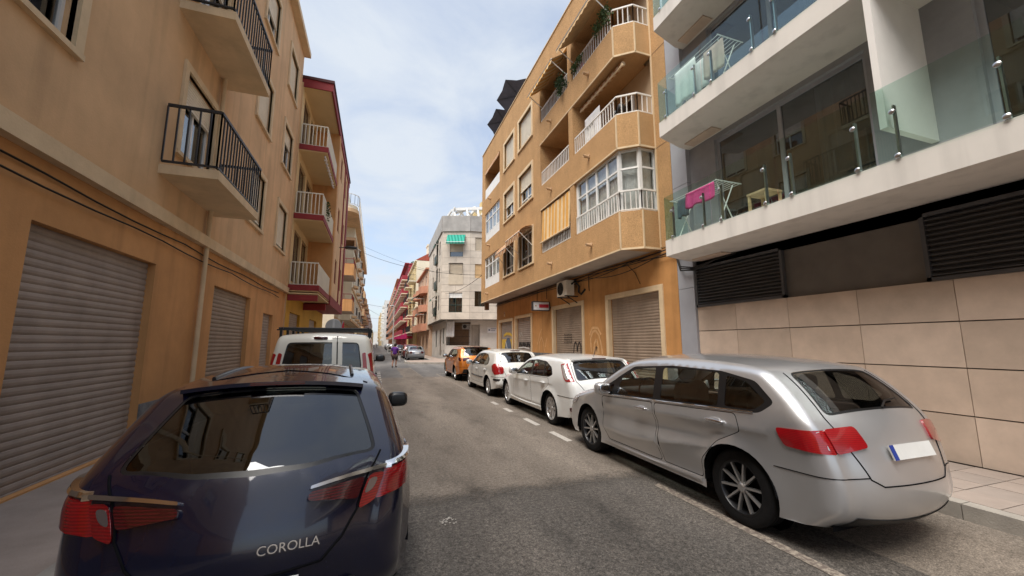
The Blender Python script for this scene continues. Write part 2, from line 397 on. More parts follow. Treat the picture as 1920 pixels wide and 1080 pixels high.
class MB:
    """collects vertices and faces of one mesh"""
    def __init__(s):
        s.v, s.f = [], []
    def add(s, vs_, fs):
        o = len(s.v)
        s.v += [tuple(p) for p in vs_]
        s.f += [tuple(i + o for i in f) for f in fs]
        return s
    def box(s, x0, x1, y0, y1, z0, z1):
        return s.add([(x0, y0, z0), (x1, y0, z0), (x1, y1, z0), (x0, y1, z0), (x0, y0, z1), (x1, y0, z1), (x1, y1, z1), (x0, y1, z1)],
                     [(0, 3, 2, 1), (4, 5, 6, 7), (0, 1, 5, 4), (1, 2, 6, 5), (2, 3, 7, 6), (3, 0, 4, 7)])
    def bar(s, p, q, w, h=None, up=(0, 0, 1)):
        p, q = Vector(p), Vector(q); h = h or w
        d = (q - p).normalized(); u = Vector(up)
        if abs(d.dot(u)) > 0.98: u = Vector((1, 0, 0))
        a = d.cross(u).normalized(); b_ = a.cross(d)
        vs_ = [e + a * i * w / 2 + b_ * j * h / 2 for e in (p, q) for i, j in ((-1, -1), (1, -1), (1, 1), (-1, 1))]
        return s.add(vs_, [(0, 1, 2, 3), (7, 6, 5, 4), (0, 4, 5, 1), (1, 5, 6, 2), (2, 6, 7, 3), (3, 7, 4, 0)])
    def tube(s, pts, r, n=8, taper=None):
        pts = [Vector(p) for p in pts]
        o = len(s.v)
        for i, p in enumerate(pts):
            d = (pts[min(i + 1, len(pts) - 1)] - pts[max(i - 1, 0)]).normalized()
            u = Vector((0, 0, 1)) if abs(d.z) < 0.95 else Vector((1, 0, 0))
            a = d.cross(u).normalized(); b_ = a.cross(d)
            rr = r if taper is None else taper[i]
            for k in range(n):
                t = 2 * math.pi * k / n
                s.v.append(tuple(p + a * math.cos(t) * rr + b_ * math.sin(t) * rr))
        for i in range(len(pts) - 1):
            for k in range(n):
                k2 = (k + 1) % n
                s.f.append((o + i * n + k, o + i * n + k2, o + (i + 1) * n + k2, o + (i + 1) * n + k))
        s.f.append(tuple(o + k for k in range(n))[::-1])
        s.f.append(tuple(o + (len(pts) - 1) * n + k for k in range(n)))
        return s
    def prism(s, poly, z0, z1):
        n = len(poly)
        return s.add([(x, y, z0) for x, y in poly] + [(x, y, z1) for x, y in poly],
                     [tuple(range(n))[::-1], tuple(range(n, 2 * n))] + [(i, (i + 1) % n, n + (i + 1) % n, n + i) for i in range(n)])
    def ell(s, c, r, e=0.6, nu=12, nv=8, M=None):
        """rounded block (superellipsoid)"""
        f = lambda t, p: math.copysign(abs(t) ** p, t)
        o = len(s.v)
        for j in range(nv + 1):
            ph = -math.pi / 2 + math.pi * j / nv
            for i in range(nu):
                th = 2 * math.pi * i / nu
                q = Vector((f(math.cos(ph), e) * f(math.cos(th), e) * r[0], f(math.cos(ph), e) * f(math.sin(th), e) * r[1], f(math.sin(ph), e) * r[2]))
                if M: q = M @ q
                s.v.append(tuple(Vector(c) + q))
        for j in range(nv):
            for i in range(nu):
                i2 = (i + 1) % nu
                s.f.append((o + j * nu + i, o + j * nu + i2, o + (j + 1) * nu + i2, o + (j + 1) * nu + i))
        return s
    def lathe(s, prof, c, axis='x', n=24, a0=0.0, a1=None):
        """profile [(radius, along)] turned about an axis"""
        a1 = 2 * math.pi if a1 is None else a1
        closed = abs(a1 - a0 - 2 * math.pi) < 1e-6
        m = n if closed else n + 1
        o = len(s.v); k = len(prof)
        for i in range(m):
            t = a0 + (a1 - a0) * i / n
            for r, h in prof:
                if axis == 'x': p = (h, r * math.cos(t), r * math.sin(t))
                elif axis == 'y': p = (r * math.cos(t), h, r * math.sin(t))
                else: p = (r * math.cos(t), r * math.sin(t), h)
                s.v.append((c[0] + p[0], c[1] + p[1], c[2] + p[2]))
        for i in range(n):
            i2 = (i + 1) % m
            for j in range(k - 1):
                s.f.append((o + i * k + j, o + i2 * k + j, o + i2 * k + j + 1, o + i * k + j + 1))
        return s
    def mesh(s, name, mat, smooth=None):
        me = bpy.data.meshes.new(name)
        me.from_pydata(s.v, [], s.f)
        bm = bmesh.new(); bm.from_mesh(me)
        if smooth is not None: bmesh.ops.remove_doubles(bm, verts=bm.verts, dist=1e-4)
        bmesh.ops.recalc_face_normals(bm, faces=bm.faces)
        bm.to_mesh(me); bm.free()
        for m in (mat if isinstance(mat, (list, tuple)) else [mat]):
            me.materials.append(MATS[m])
        if smooth is not None:
            for p in me.polygons: p.use_smooth = True
            me.set_sharp_from_angle(angle=R(smooth))
        return me
    def build(s, name, mat, parent=None, smooth=None):
        return put(name, s.mesh(name, mat, smooth), parent)

def put(name, me, parent=None):
    o = bpy.data.objects.new(name, me)
    C.objects.link(o)
    if parent is not None:
        o.parent = parent
        if parent.name in LOC:
            o.matrix_parent_inverse = Matrix.Translation(-LOC[parent.name])
    return o

def tag(o, label=None, cat=None, group=None, kind=None):
    if label: o['label'] = label
    if cat: o['category'] = cat
    if group: o['group'] = group
    if kind: o['kind'] = kind
    return o

def thing(name, loc, label, cat, group=None, local=False, rz=0.0):
    """Empty at the base of a thing; parts are built in world coordinates unless local"""
    o = bpy.data.objects.new(name, None)
    C.objects.link(o)
    o.empty_display_size = 0.2
    o.location = loc
    o.rotation_euler = (0, 0, rz)
    if not local: LOC[o.name] = Vector(loc)
    return tag(o, label, cat, group)

class Fr:
    """vertical plane frame: origin (x,y), u along the wall, n outward"""
    def __init__(s, o, u, n):
        s.o, s.u, s.n = Vector((*o, 0)), Vector((*u, 0)).normalized(), Vector((*n, 0)).normalized()
    def p(s, u, n, z):
        return s.o + s.u * u + s.n * n + Vector((0, 0, z))
    def box(s, mb, u0, u1, n0, n1, z0, z1):
        return mb.add([s.p(a, b, c) for c in (z0, z1) for a, b in ((u0, n0), (u1, n0), (u1, n1), (u0, n1))],
                      [(0, 3, 2, 1), (4, 5, 6, 7), (0, 1, 5, 4), (1, 2, 6, 5), (2, 3, 7, 6), (3, 0, 4, 7)])
    def wall(s, mb, u0, u1, z0, z1, holes, n=0.0):
        """sheet with openings; holes: (u0,u1,z0,z1,depth,close,skip)"""
        us = sorted({u0, u1} | {h[i] for h in holes for i in (0, 1)})
        zs = sorted({z0, z1} | {h[i] for h in holes for i in (2, 3)})
        us = [u for u in us if u0 - 1e-6 <= u <= u1 + 1e-6]; zs = [z for z in zs if z0 - 1e-6 <= z <= z1 + 1e-6]
        for a, b in zip(us, us[1:]):
            for c, d in zip(zs, zs[1:]):
                mu, mz_ = (a + b) / 2, (c + d) / 2
                if any(h[0] < mu < h[1] and h[2] < mz_ < h[3] for h in holes): continue
                mb.add([s.p(a, n, c), s.p(b, n, c), s.p(b, n, d), s.p(a, n, d)], [(0, 1, 2, 3)])
        for h in holes:
            a, b, c, d, dep = h[:5]
            close = h[5] if len(h) > 5 else False
            skip = h[6] if len(h) > 6 else ''
            q = lambda *pp: mb.add([s.p(*x) for x in pp], [(0, 1, 2, 3)])
            if 'l' not in skip: q((a, n, c), (a, n, d), (a, n - dep, d), (a, n - dep, c))
            if 'r' not in skip: q((b, n, c), (b, n - dep, c), (b, n - dep, d), (b, n, d))
            if 'b' not in skip: q((a, n, c), (a, n - dep, c), (b, n - dep, c), (b, n, c))
            if 't' not in skip: q((a, n, d), (b, n, d), (b, n - dep, d), (a, n - dep, d))
            if close: q((a, n - dep, c), (b, n - dep, c), (b, n - dep, d), (a, n - dep, d))

def frame_bars(F, mb, u0, u1, z0, z1, n0, n1, w):
    F.box(mb, u0, u1, n0, n1, z0, z0 + w); F.box(mb, u0, u1, n0, n1, z1 - w, z1)
    F.box(mb, u0, u0 + w, n0, n1, z0 + w, z1 - w); F.box(mb, u1 - w, u1, n0, n1, z0 + w, z1 - w)

def window(F, parent, u0, u1, z0, z1, n=-0.12, mull=1, transom=None, frame='white_frame', gl='window_glass', back=('dark_room', 0.5), w=0.05, curtain=None, roller=None, name='window'):
    """frame with mullions > pane(s), curtain, roller blind; a dark room box behind"""
    mb = MB()
    frame_bars(F, mb, u0, u1, z0, z1, n - 0.05, n, w)
    step = (u1 - u0) / (mull + 1)
    for k in range(1, mull + 1):
        F.box(mb, u0 + k * step - w * .55, u0 + k * step + w * .55, n - 0.048, n + 0.003, z0 + w, z1 - w)
    if transom: F.box(mb, u0 + w, u1 - w, n - 0.047, n + 0.004, transom - w * .5, transom + w * .5)
    o = mb.build(name, frame, parent)
    ed = [u0] + [u0 + k * step for k in range(1, mull + 1)] + [u1]
    zz = [(z0, z1)] if not transom else [(z0, transom), (transom, z1)]
    for a, b in zip(ed, ed[1:]):
        for c, d in zz:
            F.box(MB(), 0, 0, 0, 0, 0, 0)
            p = MB(); F.box(p, a + w * .6, b - w * .6, n - 0.032, n - 0.024, c + w * .6, d - w * .6)
            p.build('pane', gl, o)
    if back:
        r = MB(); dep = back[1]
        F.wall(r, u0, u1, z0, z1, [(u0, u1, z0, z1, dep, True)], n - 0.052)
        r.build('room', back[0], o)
    if curtain:
        for (a, b, mat_) in curtain:
            cb = MB(); m_ = 14
            pts = [F.p(u0 + (u1 - u0) * (a + (b - a) * i / m_), n - 0.13 + 0.025 * math.sin(i * 2.3), 0) for i in range(m_ + 1)]
            for i in range(m_):
                cb.add([pts[i] + Vector((0, 0, z0 + .04)), pts[i + 1] + Vector((0, 0, z0 + .04)), pts[i + 1] + Vector((0, 0, z1 - .04)), pts[i] + Vector((0, 0, z1 - .04))], [(0, 1, 2, 3)])
            cb.build('curtain', mat_, o)
    if roller:
        zb, mat_ = roller
        slats(F, u0 + 0.01, u1 - 0.01, zb, z1, n + 0.03, 0.055, mat_, o, 'roller_blind')
    return o

def slats(F, u0, u1, z0, z1, n, pitch, mat_, parent, name='roller_shutter', amp=0.012):
    mb = MB(); k = max(2, int(round((z1 - z0) / pitch)))
    prof = []
    for i in range(k):
        a = z0 + (z1 - z0) * i / k; h = (z1 - z0) / k
        prof += [(n - amp, a), (n, a + h * .28), (n + amp * .3, a + h * .6), (n - amp * .2, a + h * .93)]
    prof.append((n - amp, z1))
    for (n0, a), (n1, b) in zip(prof, prof[1:]):
        mb.add([F.p(u0, n0, a), F.p(u1, n0, a), F.p(u1, n1, b), F.p(u0, n1, b)], [(0, 1, 2, 3)])
    F.box(mb, u0, u1, n - amp - .01, n + amp * 2, z0 - .03, z0 + .01)
    return mb.build(name, mat_, parent)

def railing(parent, path, z0, z1, mat_='white_rail', sp=0.13, t=0.022, name='railing', mid=False):
    """balusters between two rails along a path of (x,y)"""
    mb = MB()
    for (xa, ya), (xb, yb) in zip(path, path[1:]):
        a, b = Vector((xa, ya, 0)), Vector((xb, yb, 0)); L = (b - a).length
        for z, hh in ((z0, 0.03), (z1, 0.045)):
            mb.bar(a + Vector((0, 0, z)), b + Vector((0, 0, z)), 0.04, hh)
        k = max(1, int(L / sp))
        for i in range(k + 1):
            p = a + (b - a) * i / k
            mb.bar(p + Vector((0, 0, z0 + .015)), p + Vector((0, 0, z1 - .02)), t)
    return mb.build(name, mat_, parent)

def tri_mesh(mb, verts, tris):
    mb.add(verts, tris)

def text_mb(txt, size, depth):
    """lettering as a mesh in the xy plane"""
    cu = bpy.data.curves.new('lettering', 'FONT'); cu.body = txt; cu.size = size; cu.extrude = depth
    cu.align_x = 'CENTER'; cu.align_y = 'CENTER'; cu.resolution_u = 3
    o = bpy.data.objects.new('lettering', cu)
    C.objects.link(o)
    dg = bpy.context.evaluated_depsgraph_get(); dg.update()
    me = o.evaluated_get(dg).to_mesh()
    vs_ = [v.co.copy() for v in me.vertices]; fs = [tuple(p.vertices) for p in me.polygons]
    o.evaluated_get(dg).to_mesh_clear()
    bpy.data.objects.remove(o); bpy.data.curves.remove(cu)
    return vs_, fs

def lettering(txt, size, depth, M, mat_, parent, name='lettering'):
    v, f = text_mb(txt, size, depth)
    return MB().add([M @ p for p in v], f).build(name, mat_, parent)

# ============================================================ GROUND
def sheet(name, poly, z, mat_, parent=None, kind='structure'):
    mb = MB().add([(x, y, z) for x, y in poly], [tuple(range(len(poly)))])
    o = mb.build(name, mat_, parent)
    if kind and parent is None: tag(o, kind=kind)
    return o

tag(sheet('ground', [(-600, -200), (600, -200), (600, 1400), (-600, 1400)], -0.02, 'earth'), 'bare ground under the whole town', 'ground')
road = sheet('road', [(-3.4, -30), (7.2, -30), (7.2, 20.4), (-3.4, 20.4)], 0.0, 'road_brown')
tag(road, 'worn brown asphalt street between the parked cars', 'road')
road2 = sheet('road', [(-40, 20.4), (60, 20.4), (60, 31.0), (7.2, 33.5), (7.2, 620), (-3.4, 620), (-3.4, 31), (-40, 31)], 0.0, 'road_grey')
tag(road2, 'smooth grey asphalt beyond the crossing', 'road')

# darker resurfaced patch close by, ragged edge
rp_ = random.Random(3)
edge = [(-3.3 + i * 0.18, 4.75) for i in range(38)]
edge = [p for p in edge if p[0] < 3.35] + [(3.50, 4.75), (3.75, 4.1), (3.85, 3.0), (3.85, -2)]
o = sheet('asphalt_patch', edge + [(-3.3, -2)], 0.004, 'road_patch'); tag(o, 'darker asphalt repair patch across the near street', 'road patch')
strip = [(1.35 + .02 * math.sin(i), 20.4 + i * .45) for i in range(18)]
o = sheet('asphalt_patch', strip + [(x + .92, y) for x, y in reversed(strip)], 0.004, 'road_brown')
tag(o, 'long brown trench repair strip running over the crossing', 'road patch')

# painted bay line on the right: dashes, then a faded line
for a, b in ((10.6, 11.15), (9.40, 9.96), (7.71, 8.48), (6.31, 7.08)):
    k = (b - a) / 6
    o = sheet('road_marking', [(3.15, a), (3.27, a + .03), (3.27, b + .03), (3.15, b)], 0.005, 'marking')
    tag(o, 'white dash of the bay line beside the white parked hatchbacks', 'road marking', 'bay line dashes')
o = sheet('road_marking', [(3.17, 1.2), (3.27, 1.2), (3.27, 4.14), (3.17, 4.1)], 0.009, 'marking_faded'); tag(o, 'long faded bay line along the silver car', 'road marking')
o = sheet('road_marking', [(3.14, 11.8), (3.24, 11.8), (3.24, 22.2), (3.14, 22.2)], 0.005, 'marking_faded'); tag(o, 'thin faded bay line beside the orange car', 'road marking')
o = sheet('road_marking', [(3.24, 22.1), (5.2, 22.1), (5.2, 22.2), (3.24, 22.2)], 0.005, 'marking'); tag(o, 'cross line closing the bay ahead of the orange car', 'road marking')
for i, y in enumerate((10.2, 11.3, 12.4, 13.5, 14.6, 15.75, 16.9, 18.1, 19.3, 20.55, 21.8, 23.0, 24.3)):
    o = sheet('road_marking', [(0.13, y), (0.30, y), (0.30, y + .55), (0.13, y + .55)], 0.005, 'marking')
    tag(o, 'white dash of the bay line beside the white van', 'road marking', 'dashes along the van')
o = sheet('road_marking', [(2.25, 20.4), (2.29, 20.4), (2.29, 29), (2.25, 29)], 0.008, 'marking_faded'); tag(o, 'pale thin seam line across the side street mouth', 'road marking')
o = sheet('road_marking', [(-.1, 72), (2.3, 72), (2.3, 72.9), (-.1, 72.9)], 0.005, 'marking'); tag(o, 'pale stop line far down the street', 'road marking')
# chalky stain near the patch
mb = MB()
for i in range(26):
    a = rp_.uniform(0, 6.28); r = rp_.uniform(0, .085) ; s_ = rp_.uniform(.006, .02)
    x, y = 0.70 + r * math.cos(a) * 1.4, 3.95 + r * math.sin(a)
    mb.add([(x + s_ * math.cos(t * 1.05) * rp_.uniform(.6, 1), y + s_ * math.sin(t * 1.05) * rp_.uniform(.6, 1), 0.0085) for t in range(6)], [tuple(range(6))])
mb.build('paint_spot', 'marking', None)
o = bpy.data.objects['paint_spot']; tag(o, 'small splash of white paint on the dark patch', 'stain', kind='stuff')

# ---- pavements with kerbs and separate paving slabs close by
def pavement(name, poly, label, mat_='far_pavement', z=0.13):
    o = MB().prism(poly, -0.015, z).build(name, mat_)
    return tag(o, label, 'pavement', kind='structure')
pv = pavement('pavement', [(5.50, -12), (7.15, -12), (7.15, 24.2), (6.2, 25.0), (5.50, 24.5)], 'paved footway under the ochre building', 'stone_joint', 0.125)
me_a = MB().box(0.006, 0.394, 0.006, 0.394, 0, 0.02)
me_s = [me_a.mesh('paving_slab', m) for m in ('paver', 'paver_b')]
for i in range(4):
    for j in range(32):
        s = put('paving_slab', me_s[(i * 7 + j * 5) % 3 % 2], pv)
        s.location = (5.50 + i * .4, -2.6 + j * .4, 0.122 + rp_.uniform(-.002, .002))
kb = MB().box(5.35, 5.494, -12, 24.4, -0.015, 0.14)
me_k = [MB().box(0, .144, .004, .996, 0, .155).mesh('kerb_stone', m) for m in ('kerb',)]
for j in range(27):
    s = put('kerb_stone', me_k[0], pv); s.location = (5.35, -2.6 + j, -0.012 + rp_.uniform(-.003, .003))
pavement('pavement', [(-3.35, -12), (-2.06, -12), (-2.06, 29), (-3.35, 29)], 'narrow footway along the left buildings', 'paver')
tag(MB().box(-2.05, -1.91, -12, 29, -0.015, 0.145).build('kerb', 'kerb'), 'long stone kerb behind the dark blue car', 'kerb', kind='structure')
pavement('pavement', [(-3.35, 34), (-2.06, 34), (-2.06, 400), (-3.35, 400)], 'footway beyond the left side street', 'paver')
cpoly = [(4.9, 37.8), (2.55, 37.4), (2.42, 34.6), (2.55, 33.8), (2.95, 33.3), (3.7, 32.8), (5.2, 32.3), (9, 32.0), (40, 31.6), (40, 41), (6.2, 41), (6.2, 400), (4.9, 400)]
cv = pavement('pavement', [(x + (.12 if x < 5 else 0), y + (.12 if y < 37 else 0)) for x, y in cpoly], 'reddish corner footway before the grey stone building', 'far_pavement', 0.13)
kb = MB()
for a, b in zip(cpoly[:9], cpoly[1:9]):
    kb.bar((*a, .065), (*b, .065), .16, .16)
tag(kb.build('kerb', 'kerb'), 'pale rounded kerb of the corner footway', 'kerb', kind='structure')
tag(MB().box(4.86, 5.0, 37.9, 400, -.01, .145).build('kerb', 'kerb'), 'straight kerb behind the silver saloon', 'kerb', kind='structure')

# ============================================================ OCHRE BUILDING (right)
XF, XG = 6.10, 7.10
FB = Fr((XF, 0), (0, 1), (-1, 0))
GB = Fr((XG, 0), (0, 1), (-1, 0))
Y0, Y1 = 7.88, 23.8
b1 = thing('apartment_building', (XG, 16, 0), 'ochre rendered apartment block with white balcony rails and roller shutters below', 'building')
ZB, ZT = 4.15, 13.85
ops = []
LA, LB, LC, LD, LE = (19.95, 23.05), (17.5, 19.05), (15.1, 16.75), (11.65, 14.2), (8.8, 11.35)
fl = [(4.95, 6.78), (7.80, 9.62), (10.60, 12.45)]
for z0, z1 in fl[:2]: ops.append((*LA, z0, z1, .16))
ops.append((*LA, *fl[2], 1.1, True))
for z0, z1 in ((5.05, 6.55), (7.92, 9.45), (10.78, 12.25)):
    ops.append((*LB, z0, z1, .20)); ops.append((*LC, z0, z1, .20))
flb = [(5.2, 7.02), (8.02, 9.84), (10.80, 12.42)]
for z0, z1 in flb:
    ops.append((*LD, z0, z1, 1.12, False)); ops.append((*LE, z0, z1, 1.12, False, 'l'))
w = MB(); FB.wall(w, 8.8, Y1, ZB, ZT, ops)
# chamfered right end, the bands between the openings
cham = [(XF, 8.8), (6.57, 8.42), (XG + .02, 8.42), (XG + .02, 8.8)]
for z0, z1 in ((ZB, 5.2), (7.02, 8.02), (9.84, 10.80), (12.42, ZT)):
    w.add([(x, y, z) for z in (z0, z1) for x, y in cham], [(0, 1, 5, 4), (1, 2, 6, 5), (0, 3, 2, 1), (4, 5, 6, 7)])
w.add([(XF, Y1, ZB), (XG, Y1, ZB), (XG, Y1, ZT), (XF, Y1, ZT)], [(0, 1, 2, 3)])
w.add([(XG, Y0, ZB), (XG, 8.42, ZB), (XG, 8.42, ZT), (XG, Y0, ZT)], [(0, 1, 2, 3)])
w.add([(XG, Y0, 0), (20, Y0, 0), (20, Y0, ZT), (XG, Y0, ZT)], [(0, 1, 2, 3)])
w.add([(XG, Y1 - .1, 0), (20, Y1 - .1, 0), (20, Y1 - .1, ZT), (XG, Y1 - .1, ZT)], [(0, 1, 2, 3)])
w.build('upper_wall', 'ochre', b1)
# back of the balcony recesses, with doors
rw = MB(); rw.box(XF + 1.13, XF + 1.2, 8.44, 14.5, ZB + .1, ZT - .05); rw.build('recess_wall', 'recess', b1)
RB = Fr((XF + 1.13, 0), (0, 1), (-1, 0))
for z0, z1 in flb[1:]:
    for u in (9.4, 12.2):
        window(RB, b1, u, u + 1.5, z0 - .85, z0 + 1.25, n=.06, mull=1, back=None, name='balcony_door', gl='window_glass')
rf = MB(); rf.prism([(XF + .1, 8.85), (20, 8.0), (20, Y1 - .2), (XF + .1, Y1 - .1)], ZT - .5, ZT - .4); rf.build('roof', 'concrete', b1)
ed = MB(); FB.box(ed, 8.8, Y1 + .03, -.2, .035, ZT, ZT + .035); ed.prism([(6.06, 8.79), (6.55, 8.38), (7.15, 8.38), (7.15, 8.79)], ZT, ZT + .035); ed.build('roof_coping', 'cream', b1)
so = MB(); so.prism([(XF + .015, Y1 - .01), (XF + .015, 8.82), (6.575, 8.435), (XG, 8.435), (XG, Y1 - .01)], ZB + .015, ZB + .05); so.build('soffit', 'soffit', b1)
# pale edge mouldings along band bottoms and the chamfer corners
mo = MB()
for z in (ZB, 7.02, 9.84):
    for a, b in ((cham[0], cham[1]), (cham[1], cham[2])):
        mo.bar((*a, z + .012), (*b, z + .012), .03, .05)
FB.box(mo, 8.8, Y1, -.01, .014, ZB - .012, ZB + .03)
for z0, z1 in ((ZB, 5.2), (7.02, 8.02), (9.84, 10.8), (12.42, ZT)):
    for a in cham[:2]: mo.bar((a[0] - .004, a[1] - .004, z0 + .03), (a[0] - .004, a[1] - .004, z1), .035)
mo.bar((XG - .01, 8.42, 4.2), (XG - .01, 8.42, ZT), .045)
for z0, z1 in flb: FB.box(mo, 11.35, 14.25, -.02, .012, z1 - .012, z1 + .03); FB.box(mo, 8.8, 11.35, -.02, .012, z1 - .012, z1 + .03)
mo.build('edge_moulding', 'cream', b1)
for z in (ZB + 2.86, ZB + 5.7, ZB + 8.5):
    jl = MB(); GB.box(jl, Y0, 8.4, -.004, .004, z - .012, z + .012); jl.build('render_joint', 'timber', b1)

# --- gallery column A
for k, (z0, z1) in enumerate(fl[:2]):
    o = window(FB, b1, *LA, z0 + .5, z1, n=-.05, mull=3, transom=z1 - .48, w=.06, curtain=[(0.0, .3, 'curtain'), (.36, .62, 'curtain'), (.74, .98, 'curtain')], back=('recess', .9), gl='window_clear')
    p = MB()
    for i in range(5):
        FB.box(p, LA[0] + .02 + i * .614, LA[0] + .02 + i * .614 + .598, -.10, -.05, z0 + .01, z0 + .49)
    p.build('infill_panel', 'white_frame', o)
z0, z1 = fl[2]
p = MB(); FB.box(p, *LA, -.06, -.02, z0 + .02, z0 + .62)
for i in range(9): FB.box(p, LA[0] + i * .38, LA[0] + i * .38 + .02, -.02, -.012, z0 + .02, z0 + .62)
p.build('balcony_panel', 'white_frame', b1)
v = MB()
for i in range(16):
    u = LA[0] + .02 + i * .19
    v.add([FB.p(u, .0, z1 - .02), FB.p(u + .19, .0, z1 - .02), FB.p(u + .19, .06, z1 - .22), FB.p(u + .145, .06, z1 - .30), FB.p(u + .095, .06, z1 - .33), FB.p(u + .045, .06, z1 - .30), FB.p(u, .06, z1 - .22)], [(0, 1, 2, 6), (6, 2, 3, 4, 5)])
v.build('awning_valance', 'awning_dark', b1)

# --- window columns B and C with cream surrounds
def surround(u0, u1, z0, z1, F=FB, w=.13, pr=.045, mat_='cream', parent=b1):
    m = MB(); F.box(m, u0 - w, u1 + w, -.05, pr + .02, z0 - .07, z0); F.box(m, u0 - w, u1 + w, -.05, pr, z1, z1 + w)
    F.box(m, u0 - w, u0, -.05, pr, z0, z1); F.box(m, u1, u1 + w, -.05, pr, z0, z1)
    m.build('window_surround', mat_, parent)
for L_ in (LB, LC):
    for k, (z0, z1) in enumerate(((5.05, 6.55), (7.92, 9.45), (10.78, 12.25))):
        surround(*L_, z0, z1)
        if k == 0:
            window(FB, b1, *L_, z0, z1, n=-.1, mull=1, transom=z0 + .42, w=.055, curtain=[(.05, .45, 'curtain')], back=('dark_room', .6))
        elif k == 1:
            window(FB, b1, *L_, z0, z1, n=-.12, mull=1, transom=z0 + .30, w=.05, roller=(z0 + .80, 'roller'), curtain=[(.45, .95, 'curtain_teal' if L_ is LB else 'curtain')], back=('dark_room', .6))
        else:
            window(FB, b1, *L_, z0, z1, n=-.12, mull=1, w=.05, roller=(z0 + (.03 if L_ is LB else .10), 'roller'), back=None)
# small drop-arm awnings on the first floor windows B, C
for L_, drop in ((LB, .25), (LC, .28)):
    a = thing('window_awning', (XF, (L_[0] + L_[1]) / 2, 6.5), 'small striped drop-arm awning over first floor window, %s' % ('curled and half folded' if L_ is LB else 'propped on white arms'), 'awning', 'small window awnings')
    c = MB(); u0, u1 = L_[0] - .1, L_[1] + .1
    ns, nu = 8, 12
    pr = [(.04, 6.62), (.18, 6.60), (.34, 6.55), (.50, 6.47), (.62, 6.38), (.66, 6.30), (.655, 6.22), (.65, 6.14), (.64, 6.08)] if L_ is LC else [(.04, 6.60), (.16, 6.56), (.28, 6.48), (.38, 6.38), (.45, 6.27), (.47, 6.18), (.46, 6.10), (.47, 6.05), (.46, 6.0)]
    g = [[FB.p(u0 + (u1 - u0) * i / nu, n_ + .012 * math.sin(i * 1.7 + j), z_ + .012 * math.sin(i * 2.1 + j * .7) - (.05 * (i % 2) if j == ns else 0)) for i in range(nu + 1)] for j, (n_, z_) in enumerate(pr)]
    c.add([p for row in g for p in row], [(j * (nu + 1) + i, j * (nu + 1) + i + 1, (j + 1) * (nu + 1) + i + 1, (j + 1) * (nu + 1) + i) for j in range(ns) for i in range(nu)])
    c.build('awning_cloth', 'awning_dark', a, 60)
    arm = MB()
    for u in (u0 + .04, u1 - .04):
        arm.tube([FB.p(u, .03, 5.75), FB.p(u, pr[5][0] - .02, pr[5][1])], .014, 6)
    arm.tube([FB.p(u0, pr[5][0], pr[5][1]), FB.p(u1, pr[5][0], pr[5][1])], .016, 6)
    arm.build('awning_arm', 'white_frame', a)

# --- balconies D and E
path_e = [(XF + .06, 11.3), (XF + .06, 8.84), (6.60, 8.48), (XG, 8.48)]
for k, (z0, z1) in enumerate(flb):
    railing(b1, [(XF + .06, 14.17), (XF + .06, 11.68)], z0 + .06, z0 + .60)
    railing(b1, path_e, z0 + .06, z0 + .60)
    fs = MB(); fs.box(XF + .12, XF + 1.13, 8.86, 14.3, z0 - .85, z0 - .8); fs.build('balcony_floor', 'concrete', b1)
    dv = MB(); dv.box(XF + .03, XF + 1.13, 11.36, 11.64, z0, z1) if k != 1 else dv.box(XF + .03, XF + .5, 11.36, 11.64, z0, z0 + 1.05)
    dv.build('balcony_divider', 'recess' if k else 'ochre', b1)
# glazed bay on the first floor
z0, z1 = flb[0]
gf = MB(); gx = XF + .14
segs = [((gx, 11.3), (gx, 8.92), 4), ((gx, 8.92), (6.63, 8.55), 1), ((6.63, 8.55), (XG + .02, 8.55), 1)]
panes = []
zt_ = z1 - .55
for a, b, nn in segs:
    A, B = Vector((*a, 0)), Vector((*b, 0)); dz = lambda z: Vector((0, 0, z))
    for z, hh in ((z0 + .03, .06), (zt_, .05), (z1 - .03, .06)): gf.bar(A + dz(z), B + dz(z), .06, hh)
    for i in range(nn + 1):
        p = A + (B - A) * i / nn
        if i > 0 or a[1] > 11: gf.bar(p + dz(z0 + .001), p + dz(z1 - .001), .066 if 0 < i < nn else .094)
    for i in range(nn):
        p, q = A + (B - A) * (i + .06) / nn, A + (B - A) * (i + .94) / nn
        panes += [(p, q, z0 + .05, zt_ - .02), (p, q, zt_ + .02, z1 - .05)]
bay = gf.build('glazed_bay', 'white_frame', b1)
for p, q, a, b in panes:
    d = (q - p).normalized(); nrm = Vector((d.y, -d.x, 0)) * .003
    MB().add([p + nrm + Vector((0, 0, a)), q + nrm + Vector((0, 0, a)), q + nrm + Vector((0, 0, b)), p + nrm + Vector((0, 0, b)),
              p - nrm + Vector((0, 0, a)), q - nrm + Vector((0, 0, a)), q - nrm + Vector((0, 0, b)), p - nrm + Vector((0, 0, b))],
             [(0, 1, 2, 3), (7, 6, 5, 4), (0, 4, 5, 1), (1, 5, 6, 2), (2, 6, 7, 3), (3, 7, 4, 0)]).build('pane', 'window_clear', bay)
cu = MB(); n_ = 60
cp = [(XF + .22 + .012 * math.sin(i * 1.9), 11.25 - i * 2.28 / n_) for i in range(n_ + 1)] + [(6.40 + .27 * i / 7, 8.96 - .26 * i / 7 + .012 * math.sin(i * 2.1)) for i in range(8)] + [(6.70 + .4 * i / 7, 8.66 + .012 * math.sin(i * 2.1)) for i in range(8)]
for a, b in zip(cp, cp[1:]): cu.add([(*a, z0 - .6), (*b, z0 - .6), (*b, z1), (*a, z1)], [(0, 1, 2, 3)])
cu.build('curtain', 'curtain', bay)

